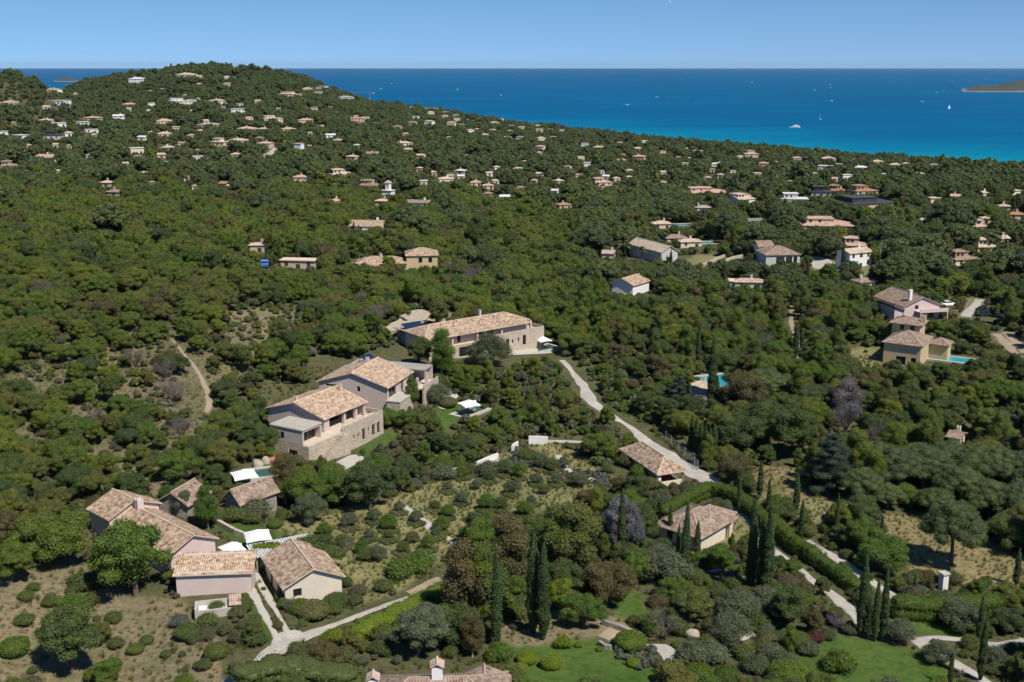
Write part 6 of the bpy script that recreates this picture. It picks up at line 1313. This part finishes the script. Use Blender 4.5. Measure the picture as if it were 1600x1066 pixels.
# clipped balls and shrubs of the gardens: px, py foot, height px, material, key, label
S = [(1180,1060,44,'olive','bushN1','silvery shrub mass at the bottom edge between clipped mass and lawn'),(1160,1035,34,'shrub','bushN0','green shrub below the yellow-green patch'),(1205,1035,36,'olive','bushN0','silvery shrub left of the leafy bush'),(1265,1030,34,'olive','bushN1','silvery shrub spilling onto the left lawn edge'),(780,1040,44,'fresh','bushN1','green bush at the far left of the bottom lawn'),(800,1075,40,'shrub','bushN0','green bush cut by the bottom edge right of the tiled roof'),(985,735,34,'shrub','bushN0','bush against the upper left side of the carport'),(1003,752,34,'fresh','bushN1','bush against the lower left side of the carport'),(968,722,30,'oak','bushN1','bush at the far left corner of the carport'),(1018,768,26,'shrub','bushN0','bush under the white carport post'),(985,1022,44,'fresh','ballN0','large dark green round bush beside the earth path'),(824,1042,30,'lime','ballN0','left upper lime-green dome at the bottom lawn'),(862,1050,32,'lime','ballN1','right lime-green dome at the bottom lawn'),(812,1058,26,'lime','ballN1','low lime-green dome under the left one'),(990,1045,20,'lime','ballN0','single lime-green dome among silvery herbs'),
 (880,1018,28,'lime','bushN0','yellow-green bush left of the bottom lawn edge'),(905,1014,14,'lime','bushN1','small yellow-green bush right of the first'),(937,1020,12,'lime','bushN0','tiny yellow bush by the stone edge'),(1083,1045,52,'olive','bushN1','wide grey-green shrub dome below the silvery olive'),(1115,1044,46,'olive','bushN0','right half of the grey-green shrub mass'),
 (1090,1074,44,'hedge','ballN0','big yellow-green clipped mass at the bottom edge'),(1045,1078,44,'hedge','ballN1','left part of the clipped mass at the bottom edge'),(1135,1076,40,'hedge','ballN1','right part of the clipped mass at the bottom edge'),(1222,1050,40,'olive','bushN0','silvery shrub at the left edge of the right lawn'),(1228,1078,54,'fresh','ballN0','dense round green bush cut by the bottom edge, left of lawn'),
 (1200,1010,26,'shrub','ballN1','round clipped bush left of the tree-shaded dome'),(1218,1006,24,'oakdark','ballN0','dark clipped bush between two others left of lawn'),(1248,1012,30,'oakdark','ballN1','dark dome left of the red-tinted bush'),(1275,1008,28,'red','bushN1','red-tinted bush at the top left of the right lawn'),(1295,1004,24,'shrub','bushN0','green bush right of the red-tinted one'),(1310,1058,52,'fresh','bushN1','leafy young tree-bush standing on the right lawn'),
 (1180,990,14,'lime','bushN0','yellow bush by the thin white path'),(1180,1018,16,'lime','bushN1','yellow-green patch at the lower end of the thin path'),(452,948,38,'shrub','ballN1','rounded bush left in front of the cream cottage'),(490,975,44,'shrub','ballN0','large bush in front of the cream cottage'),(525,955,36,'oakdark','ballN1','dark bush at the right corner of the cream cottage'),(470,965,34,'hedge','ballN0','green bush in the middle in front of the cottage'),
 (500,940,48,'olive','bushN1','feathery small tree against the cottage gable'),(377,962,34,'oakdark','ballN0','dark round bush right of the bin yard'),(340,965,30,'shrub','bushN1','tall shrub in front of the bin yard'),(295,1005,36,'shrub','ballN0','round shrub on the slope below the bin yard'),(340,1035,36,'oak','ballN1','round shrub lower on the slope, right'),(325,985,32,'shrub','bushN0','spreading shrub below the lean-to'),
 (282,985,30,'lavender','bushN1','grey-green shrub below the lean-to'),(25,1035,42,'fresh','ballN1','round bush at the left bottom edge'),(213,1026,24,'shrub','ballN0','small round bush on the dry slope'),(230,1010,20,'shrub','ballN1','second small round bush on the dry slope'),(260,1030,16,'shrub','ballN0','tiny round bush right of the others on the dry slope'),
 (42,945,24,'shrub','bushN0','bush on the dry slope near the left edge'),(80,940,16,'shrub','bushN1','small bush on the dry slope'),(40,985,30,'shrub','bushN1','shrub low on the dry slope at left'),(130,930,40,'shrub','bushN0','dark shrub left of the big farmhouse tree'),(160,920,40,'scrub','bushN1','dry yellowish shrub near the farmhouse corner'),(150,880,30,'scrub','bushN0','yellow-green shrub under the farmhouse wall'),
 (415,850,24,'shrub','ballN0','clipped bush below the barn at right'),(418,735,10,'fresh','ballN0','low clipped bush below the terracotta pot'),(430,828,20,'fresh','ballN1','rounded box bush under the yellowish tree'),(400,818,48,'olive','bushN1','grey-green shrub in front of the stone barn'),(365,822,34,'shrub','bushN0','shrub left of the barn gable'),(740,706,34,'shrub','ballN1','round bush between two white walls'),
 (824,722,24,'oakdark','ballN0','round dark bush right of the tiny white wall'),(762,748,34,'olive','bushN1','silvery bush above the orchard'),(692,755,34,'olive','bushN0','silvery bush at the orchard corner'),(700,640,22,'shrub','ballN0','small tree-like bush on the middle villa lawn'),(757,640,10,'hedge','ballN0','low clipped bush behind the parasol of the middle villa'),
 (447,890,40,'oakdark','bushN1','dark flowering shrub left of the cottage wall'),(395,888,22,'fresh','bushN0','white-flowering shrub at the start of the twin strips'),(540,860,26,'olive','bushN0','silvery shrub behind the cottage roof'),(575,880,30,'shrub','bushN0','spreading shrub below the orchard'),(600,930,30,'shrub','bushN1','wild bush above the bottom path'),(560,935,26,'scrub','bushN0','dry bush right of the cottage'),
 (625,912,44,'fresh','bushN0','leafy bush cluster at the orchard lower edge, left'),(655,902,46,'fresh','bushN1','leafy bush cluster at the orchard lower edge, right'),(490,1035,34,'red','bushN1','red-leaved shrub by the forecourt'),(455,1048,30,'red','bushN0','darker red-leaved shrub at the path bend'),(520,1010,32,'lime','bushN0','light green hedge bush by the bottom path')]
for x, y, h, mt, k, l in S: put(k, mt, x, y, h, 1.25 if k.startswith('ball') else 1.15, l, small=False)
# hedges: long clipped runs of leaves
def hedge(pix, h, w_, mat, label):
    jr = random.Random(int(pix[0][0])); P = spline([hit(*p)[:2] for p in pix], .8); o = np.array([*P[0], float(ground(*P[0]))]); bl = []
    for p in P:
        z = float(ground(*p)) - o[2]
        for dz in (.28, .72): jj = .1 if mat == 'hedge' else .3; bl.append((p[0]-o[0]+jr.uniform(-jj, jj), p[1]-o[1]+jr.uniform(-jj, jj), z+h*dz*jr.uniform(1-jj*.6, 1+jj*.5), w_*.6*jr.uniform(1-jj, 1+jj), w_*.6*jr.uniform(1-jj, 1+jj), h*.36))
    L = len(P); c = crown(bl, int(L*300*h/1.8), .15, int(pix[0][0]), .86, low=.9, spread=.1 if mat == 'hedge' else .24, out=.6); ob = link('hedge', npmesh('hedge', c[0], c[1], M[mat], c[2]), None, label=label, category='hedge'); ob.location = o; BAND.append((P, w_*.8))
    for q in P[::2]: x, y, d = proj(q[0], q[1], ground(*q)+h); r = w_*.5*F/d; PROT.append((x-r, y-r*.3, x+r, y+r*.8, q[1]-1))
hedge([(1040,812),(1075,790),(1110,775),(1148,786)], 2.4, 2.2, 'hedge', 'tall clipped hedge curving behind the low brown-roofed house'); hedge([(1148,786),(1180,812),(1205,840)], 2.4, 2.0, 'hedge', 'dark clipped hedge running down right of the brown-roofed house')
hedge([(1205,826),(1235,858),(1270,880)], 2.4, 1.8, 'hedge', 'dense hedge between the two pale drives'); hedge([(1270,880),(1300,900),(1335,925)], 1.8, 1.8, 'hedge', 'looser bright hedge continuing between the drives'); hedge([(1405,965),(1450,968),(1500,966),(1550,962)], 3.0, 2.4, 'hedge', 'broad bright green hedge behind the silvery olives at right')
hedge([(560,1000),(610,975),(660,948),(690,935)], 1.9, 2.2, 'lime', 'light green hedge along the lower side of the bottom path'); hedge([(385,1070),(430,1060),(480,1062),(540,1068)], 2.2, 3.0, 'shrub', 'leafy hedge at the bottom edge left of the bottom-edge house'); hedge([(1290,318),(1320,330),(1345,334)], 3, 3, 'oakdark', 'dark clipped hedge behind the broad peach villa')
# ---------------- the wood ----------------
for r_ in ((1130,1000,1180,1040,200),(1290,1000,1460,1048,200),(880,1022,1000,1062,200),(1385,805,1435,845,200),(1500,872,1590,900,200),(1185,735,1240,775,220),(950,925,1005,960,180),(1420,972,1460,985,180),(340,822,450,850,160),(560,825,700,880,175),(720,745,900,800,200),(285,560,320,635,240),(0,905,40,1000,150),(200,960,240,1066,130),(0,1000,20,1060,130)): PROT.append(r_)
PR = np.array(PROT); FT = np.array(FOOT)
def blocked(X, Y, Z, h, r, tol=.5):
    px, py, d = proj(X, Y, Z); k = F/d; x0, x1 = px - r*k*.8, px + r*k*.8; y1 = py; y0 = proj(X, Y, Z+h)[1]
    b = np.zeros(len(X), bool)
    for p in PR: b |= (Y < p[4]+tol) & (x1 > p[0]) & (x0 < p[2]) & (y1 > p[1]) & (y0 < p[3])
    for f in FT: b |= (X-f[0])**2 + (Y-f[1])**2 < (f[2] + r*.45)**2
    for P, w_ in BAND:
        lo = P.min(0) - 8; hi = P.max(0) + 8; m = np.where((X > lo[0]) & (X < hi[0]) & (Y > lo[1]) & (Y < hi[1]))[0]
        if len(m): dd = ((X[m][:, None]-P[None, ::2, 0])**2 + (Y[m][:, None]-P[None, ::2, 1])**2).min(1); b[m] |= dd < (w_ + np.asarray(r)[m]*.5)**2
    for W in KEEP: b |= inpoly(X, Y, W.tolist())
    return b
OPEN = [p for k, p in AREAS if k in ('dry', 'scrubland', 'wheat', 'rock', 'meadow', 'lawn')]
SLOPES = AREAS[:3]
def hsh(X, Y, s, seed):
    r = np.random.default_rng(seed); o = 0
    for _ in range(4): a = r.uniform(0, 6.28); k = 6.28/(s*r.uniform(.6, 1.6)); o = o + np.sin((X*math.cos(a)+Y*math.sin(a))*k + r.uniform(0, 6.28))
    return o/4
def cand(y0, y1, cell, seed):
    r = np.random.default_rng(seed); out = []; ys = np.arange(y0, y1, cell)
    for y in ys:
        xs = np.arange(-.56*y-8, .56*y+8, cell); out.append(np.stack([xs + r.uniform(-.42, .42, len(xs))*cell, np.full(len(xs), y) + r.uniform(-.42, .42, len(xs))*cell], 1))
    P = np.concatenate(out); return P[:, 0], P[:, 1], r
REC = []      # X, Y, Z, scale, key base, mat
def fill(y0, y1, cell, seed, smin, smax):
    X, Y, r = cand(y0, y1, cell, seed); Z = ground(X, Y); px, py, d = proj(X, Y, Z); ok = (Z > 1.5) & (px > -90) & (px < 1690) & (py < 1180)
    X, Y, Z, px, py = [a[ok] for a in (X, Y, Z, px, py)]; n = len(X); s = r.uniform(smin, smax, n); u = r.random(n); v = r.random(n)
    op = np.zeros(n, bool); dr = np.zeros(n, bool)
    for p in OPEN: op |= inpoly(px, py, p)
    for _, p in SLOPES: dr |= inpoly(px, py, p)
    op &= Y < 700; keep = ~op | (dr & (v < np.where(py < 760, .9, .35)) & (hsh(X, Y, 22, 9) > -.3))
    g1 = hsh(X, Y, 60, 1); g2 = hsh(X, Y, 120, 2)
    left = (px < 900) & (py > 300) & (px < 1000 - (py-300)*.35); mid = Y < 330
    gar = mid & (px > 520) & (py > 560)
    km = []
    for i in range(n):
        t = u[i]*.86 + .07 + .3*g1[i]
        if Y[i] > 620: km.append(('oak','far') if t < .52 else ('pine','pine') if t < .86 else ('oak','oakdark') if t < .93 else ('tall','oak') if t < .97 else ('oak','fresh') if v[i] < .5 else ('cypress','cypress') if v[i] > .75 else ('oak','brown'))
        elif left[i] and not gar[i]: km.append(('oak','oak') if t < .66 else ('oak','oakdark') if t < .82 else ('oak','brown') if t < .86 else ('oak','fresh') if t < .96 else ('pine','pine') if Y[i] > 350 else ('bare','grey'))
        elif Y[i] > 330: km.append(('oak','oakdark') if t < .34 else ('oak','far') if t < .5 else ('pine','pine') if t < .76 else ('oak','oak') if t < .86 else ('tall','oak') if t < .93 else ('oak','fresh') if v[i] < .6 else ('cypress','cypress') if v[i] > .8 else ('tall','brown'))
        else: km.append(('oak','oakdark') if t < .34 else ('oak','oak') if t < .58 else ('oak','fresh') if t < .7 else ('tall','oak') if t < .78 else ('tall','fresh') if t < .84 else ('oak','brown') if t < .92 else ('olive','olive') if t < .99 else ('bare','grey'))
    K = np.array([k[0] for k in km])
    garr = gar & (px < 1020) & (py < 720); s = np.where(garr, s*.62, s); s = np.where(dr, s*.8, s); s = np.where(K == 'cypress', s*.8, s); s = np.where((K == 'pine') & (Y > 330) & (Y < 800), s*1.2, s); s = np.where(inpoly(px, py, [(600,730),(900,690),(970,750),(900,800),(720,860),(640,900),(600,850)]), s*.7, s)
    hh = np.array([{'oak': 6.2, 'tall': 9.5, 'pine': 8.0, 'cypress': 10, 'olive': 4.6, 'bare': 5}[k] for k in K])*s; rr = np.array([{'oak': 3.9, 'tall': 2.8, 'pine': 5.2, 'cypress': 1, 'olive': 2.7, 'bare': 2.6}[k] for k in K])*s
    s = np.where((Y > 900) & (px < 260), s*.75, s); hh = np.where((Y > 900) & (px < 260), hh*.75, hh); rr = np.where((Y > 900) & (px < 260), rr*.75, rr)
    for it in range(3):       # where a full tree would hide something, try smaller ones
        b = blocked(X, Y, Z, hh, rr); q = b & keep
        if it < 2: s = np.where(q, s*.62, s); hh = np.where(q, hh*.62, hh); rr = np.where(q, rr*.62, rr)
    keep &= ~b
    for i in np.where(keep)[0]: REC.append((X[i], Y[i], Z[i], s[i], *km[i], hh[i], rr[i]))
fill(85, 330, 4.9, 1, .52, 1.0); fill(330, 620, 5.2, 2, .5, 1.15); fill(620, 2150, 7.2, 3, .6, 1.3)
# undergrowth
UND = []
def under(y0, y1, cell, seed):
    X, Y, r = cand(y0, y1, cell, seed); Z = ground(X, Y); px, py, d = proj(X, Y, Z); ok = (Z > 1.5) & (px > -90) & (px < 1690) & (py < 1180); X, Y, Z, px, py = [a[ok] for a in (X, Y, Z, px, py)]; n = len(X)
    s = r.uniform(.5, 1.35, n); u = r.random(n); lawn = np.zeros(n, bool); dr = np.zeros(n, bool); me_ = np.zeros(n, bool)
    for k, p in AREAS:
        m = inpoly(px, py, p)
        if k in ('lawn', 'rock', 'wheat'): lawn |= m
        elif k in ('dry', 'scrubland'): dr |= m
        else: me_ |= m
    nn = hsh(X, Y, 14, 5); gar = (px > 560) & (px < 1030) & (py > 560) & (py < 780)
    p_ = np.where(dr, np.where(py < 760, .85, .38) + .35*nn, np.where(me_, .02, np.where(gar, .98, .8))); keep = (u < p_) & ~lawn
    b = blocked(X, Y, Z, s*1.3, s*.9, -.5); keep &= ~b
    for i in np.where(keep)[0]:
        w_ = r.random(); mt = ('scrub' if w_ < .35 else 'shrub' if w_ < .8 else 'oak') if dr[i] or me_[i] else ('shrub' if w_ < .45 else 'oakdark' if w_ < .6 else 'brown' if w_ < .7 else 'olive' if w_ < .82 else 'scrub' if w_ < .9 else 'fresh')
        UND.append((X[i], Y[i], Z[i], s[i]*(1. if not (dr[i] or me_[i]) else .75), 'bush', mt))
under(88, 330, 2.3, 11); under(330, 620, 4.2, 12)
# the ones that show largest are objects of their own, the rest of each wood is one mass
def size_px(t): x, y, d = proj(t[0], t[1], t[2]); return (t[6]*t[7])**.5*F/d*(1 if -20 < x < 1620 and y < 1100 else .1)
LIM = {'oak': 300, 'tall': 150, 'pine': 240, 'olive': 60, 'bare': 40, 'cypress': 60}
cnt = {}; rest = []
for t in sorted(REC, key=size_px, reverse=True):
    k = t[4]; c = cnt.get(k, 0)
    if c < LIM[k] and size_px(t) > 5:
        cnt[k] = c+1; lod = 'N' if t[1] < 330 else 'M' if t[1] < 640 else 'F'
        nv = {'oak': 7, 'tall': 2, 'pine': 3, 'olive': 2, 'bare': 2, 'cypress': 2}[k]
        if k in ('olive', 'bare', 'cypress'): lod = 'N' if (k == 'bare' or t[1] < 400) else 'F'
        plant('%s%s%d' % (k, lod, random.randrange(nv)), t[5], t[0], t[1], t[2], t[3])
    else: rest.append(t)
UND.sort(key=lambda t: t[1]); ui = [t for t in UND if -10 < proj(*t[:3])[0] < 1610]; pick = set(id(t) for t in sorted(ui, key=lambda t: -t[3]/t[1])[:190])
for t in UND:
    if id(t) in pick: plant(random.choice(['bushN0', 'bushN1', 'bushN0']), t[5], t[0], t[1], t[2], t[3], small=False)
restU = [t for t in UND if id(t) not in pick]
# ---- masses: one object each, its members placed by geometry nodes ----
def mass(name, recs, protos, label):
    """recs: X,Y,Z,scale,index into protos"""
    col = bpy.data.collections.new(name+'_kinds')
    for i, me in enumerate(protos): col.objects.link(bpy.data.objects.new('%s_kind_%03d' % (name, i), me))
    me = bpy.data.meshes.new(name); A = np.array([r[:3] for r in recs], np.float32); me.vertices.add(len(A)); me.vertices.foreach_set('co', A.ravel())
    for nm, ty, v in (('idx', 'INT', [int(r[4]) for r in recs]), ('scl', 'FLOAT', [r[3] for r in recs]), ('scz', 'FLOAT', [r[3]*random.uniform(.8, 1.3) for r in recs]), ('rz', 'FLOAT', [random.uniform(0, 6.28) for r in recs])):
        at = me.attributes.new(nm, ty, 'POINT'); at.data.foreach_set('value', v)
    me.update(); o = link(name, me, None, kind='stuff', label=label)
    ng = bpy.data.node_groups.new(name, 'GeometryNodeTree'); ng.interface.new_socket('Geometry', in_out='INPUT', socket_type='NodeSocketGeometry'); ng.interface.new_socket('Geometry', in_out='OUTPUT', socket_type='NodeSocketGeometry')
    n = ng.nodes; l = ng.links; gi = n.new('NodeGroupInput'); go = n.new('NodeGroupOutput'); ci = n.new('GeometryNodeCollectionInfo'); ci.inputs[0].default_value = col; ci.inputs[1].default_value = True; ci.inputs[2].default_value = True
    ip = n.new('GeometryNodeInstanceOnPoints'); ip.inputs['Pick Instance'].default_value = True
    def attr(nm, ty): a = n.new('GeometryNodeInputNamedAttribute'); a.data_type = ty; a.inputs[0].default_value = nm; return a.outputs[0]
    cx = n.new('ShaderNodeCombineXYZ'); l.new(attr('rz', 'FLOAT'), cx.inputs[2]); l.new(gi.outputs[0], ip.inputs['Points']); l.new(ci.outputs[0], ip.inputs['Instance']); l.new(attr('idx', 'INT'), ip.inputs['Instance Index'])
    er = n.new('FunctionNodeEulerToRotation'); l.new(cx.outputs[0], er.inputs[0]); l.new(er.outputs[0], ip.inputs['Rotation']); cs = n.new('ShaderNodeCombineXYZ'); sc_ = attr('scl', 'FLOAT'); l.new(sc_, cs.inputs[0]); l.new(sc_, cs.inputs[1]); l.new(attr('scz', 'FLOAT'), cs.inputs[2]); l.new(cs.outputs[0], ip.inputs['Scale']); l.new(ip.outputs[0], go.inputs[0])
    m = o.modifiers.new('instances', 'NODES'); m.node_group = ng; return o
pk_, pm, recs = {}, [], []
for t in rest:
    k = t[4]; lod = 'N' if t[1] < 300 else 'M' if t[1] < 560 else 'F'; nv = {'oak': 7, 'tall': 2, 'pine': 3, 'olive': 2, 'bare': 2, 'cypress': 2}[k]
    if k == 'bare': lod = 'N'
    if k in ('olive', 'cypress'): lod = 'N' if t[1] < 300 else 'F'
    key = ('%s%s%d' % (k, lod, random.randrange(nv)), t[5])
    if key not in pk_: pk_[key] = len(pm); pm.append(joined(*key))
    recs.append((t[0], t[1], t[2], t[3], pk_[key]))
print('trees', len(REC), 'own', cnt, 'mass', len(recs), 'kinds', len(pm), 'under', len(UND))
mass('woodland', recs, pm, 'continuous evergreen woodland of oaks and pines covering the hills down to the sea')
pk_, pm, recs = {}, [], []
for t in restU:
    key = (random.choice(['bushN0', 'bushN1']) if t[1] < 190 else 'bushF0', t[5])
    if key not in pk_: pk_[key] = len(pm); pm.append(joined(*key))
    recs.append((t[0], t[1], t[2], t[3], pk_[key]))
mass('undergrowth', recs, pm, 'low maquis undergrowth and garden shrubs between the trees')
# grass and herb tufts on the open ground
def tuft(seed, h, n=26):
    r = np.random.default_rng(seed); P = []; A = []
    for i in range(n):
        a, rad = r.uniform(0, 6.28), r.uniform(0, .32)**1; x, y = rad*math.cos(a), rad*math.sin(a); b = r.uniform(0, 6.28); w_ = .028; hh = h*r.uniform(.5, 1); lx, ly = r.normal(0, .35, 2)*hh
        P += [(x-w_*math.cos(b), y-w_*math.sin(b), -.02), (x+w_*math.cos(b), y+w_*math.sin(b), -.02), (x+lx+w_*.5*math.cos(b), y+ly+w_*.5*math.sin(b), hh), (x+lx-w_*.5*math.cos(b), y+ly-w_*.5*math.sin(b), hh)]; A += [r.uniform(.2, .9)]*4
    return np.array(P), np.arange(4*n).reshape(n, 4), np.array(A)
M['straw'] = foliage('dry_grass', [(.30,.235,.13),(.25,.21,.11),(.22,.2,.09),(.33,.25,.15)], hue=(1.25,1.2,1.1)); M['gras'] = foliage('green_grass', [(.13,.15,.05),(.10,.135,.035),(.17,.16,.07)])
tm_ = [npmesh('tuft', *tuft(i, .4+.12*i)[:2], M[m_], tuft(i, .4+.12*i)[2]) for i, m_ in enumerate(['straw', 'straw', 'gras', 'gras'])]
tm_ += [joined('bushF0', 'lavender'), joined('bushF0', 'scrub')]
X, Y, r = cand(95, 260, .85, 21); Z = ground(X, Y); px, py, d = proj(X, Y, Z); ok = (px > -60) & (px < 1660) & (py < 1150); X, Y, Z, px, py = [a[ok] for a in (X, Y, Z, px, py)]
kk = np.full(len(X), ''); 
cls = np.zeros(len(X), int)
for k, p in AREAS: cls[inpoly(px, py, p)] = {'dry': 1, 'scrubland': 1, 'meadow': 2, 'lawn': 9, 'wheat': 3, 'rock': 9}[k]
herb = inpoly(px, py, [(960,1010),(1035,1015),(1050,1045),(1000,1050),(965,1035)]) | inpoly(px, py, [(860,730),(950,740),(965,765),(900,760)]) | inpoly(px, py, [(800,700),(840,710),(830,735),(795,730)])
wd = (cls == 0) & (r.random(len(X)) < .5) & (Y < 235); sel = (cls > 0) & (cls < 9) & (r.random(len(X)) < .8) | herb | wd; b = blocked(X, Y, Z, np.full(len(X), .1), np.full(len(X), .1), -200); sel &= ~b
idx = np.where(cls == 2, r.choice([0, 2, 3, 2], len(X)), np.where(cls == 3, r.choice([0, 1, 1, 2], len(X)), r.choice([0, 1, 0, 3], len(X)))); idx = np.where(wd, r.choice([2, 3, 3, 5], len(X)), idx); idx = np.where(herb, r.choice([4, 4, 4, 5], len(X)), idx)
ss = r.uniform(.35, 1.05, len(X)); ss = np.where(herb | (idx == 5), ss*.5, ss)
mass('grass', [(X[i], Y[i], Z[i], ss[i], idx[i]) for i in np.where(sel)[0]], tm_, 'dry straw-coloured and green wild grass tufts on the open slopes and meadows')
print('tufts', int(sel.sum()), 'plants', len(PLANTS))

# ---------------- labels of the plants: how each looks and what it stands by ----------------
def pxy(p): x, y, d = proj(p['X'], p['Y'], p['Z']); return x, y
ON = ['nearest', 'second nearest', 'third nearest', 'fourth nearest', 'fifth nearest', 'sixth nearest']
buckets = {}
for p in PLANTS + SMALL:
    if p['label']: continue
    x, y = pxy(p); best = min(MARKS, key=lambda m: (m[1]-x)**2 + (2.2*(m[2]-y))**2); dx, dy = x-best[1], (y-best[2])*2.2
    side = ('left of' if dx < 0 else 'right of') if abs(dx) > abs(dy) else ('beyond' if dy < 0 else 'in front of')
    nm = p['nm'] if 'nm' in p else 'square clipped bed' if p['kind'] == 'bed' else LOOK[p['mat']] + ' ' + KNAME[p['kind']][1]
    if p['kind'] == 'cypress': nm = 'dark cypress'
    if p['mat'] == 'palm': nm = 'palm'
    nm = p.get('nm', nm)
    buckets.setdefault((nm, side, best[0]), []).append((math.hypot(dx, dy), p))
for (nm, side, lm), ps in buckets.items():
    ps.sort(key=lambda a: a[0]); n = len(ps)
    for i, (_, p) in enumerate(ps):
        if n == 1: p['o']['label'] = f'{nm}, the only one {side} {lm}'
        elif i < 6: p['o']['label'] = f'{nm} {ON[i]} to {lm}, {side} it'
        else: p['o']['label'] = f'{nm} farther off {side} {lm}'; p['o']['group'] = f'{nm}s farther off {side} {lm}'
        if 'group' not in p['o']: p['o']['group'] = {'villa': 'small villas on the far slopes', 'bed': 'clipped beds under the orchard trees', 'oak': 'oaks of the wood', 'pine': 'umbrella pines of the wood', 'cypress': 'cypresses'}.get(p['kind'], KNAME.get(p['kind'], ('', 'plant'))[1]+'s of the slopes')
for p in PLANTS:
    if p['label']: p['o']['label'] = p['label'].replace('cypress: ', '')

for p in SMALL + PLANTS:
    l = p['o']['label']
    for a, b in ((' pitched', ''), (', only one', ''), (' the only one', ' only one'), ('nearest to', 'nearest')):
        if len(l.replace('-', ' ').split()) > 16: l = l.replace(a, b)
    p['o']['label'] = l
# ---------------- air ----------------
def haze():
    m = bpy.data.materials.new('haze'); m.use_nodes = True; nt = m.node_tree; nt.nodes.clear(); o = nt.nodes.new('ShaderNodeOutputMaterial'); v = nt.nodes.new('ShaderNodeVolumePrincipled')
    v.inputs['Color'].default_value = (.62,.76,.95,1); v.inputs['Density'].default_value = HAZE; v.inputs['Anisotropy'].default_value = .1; nt.links.new(v.outputs[0], o.inputs['Volume'])
    b = MB().box(-33000, 33000, -60, 41500, -14, 190); b.build('haze', m, None, kind='stuff', label='thin blue air over the land and sea')
HAZE = 1.1e-5
haze()
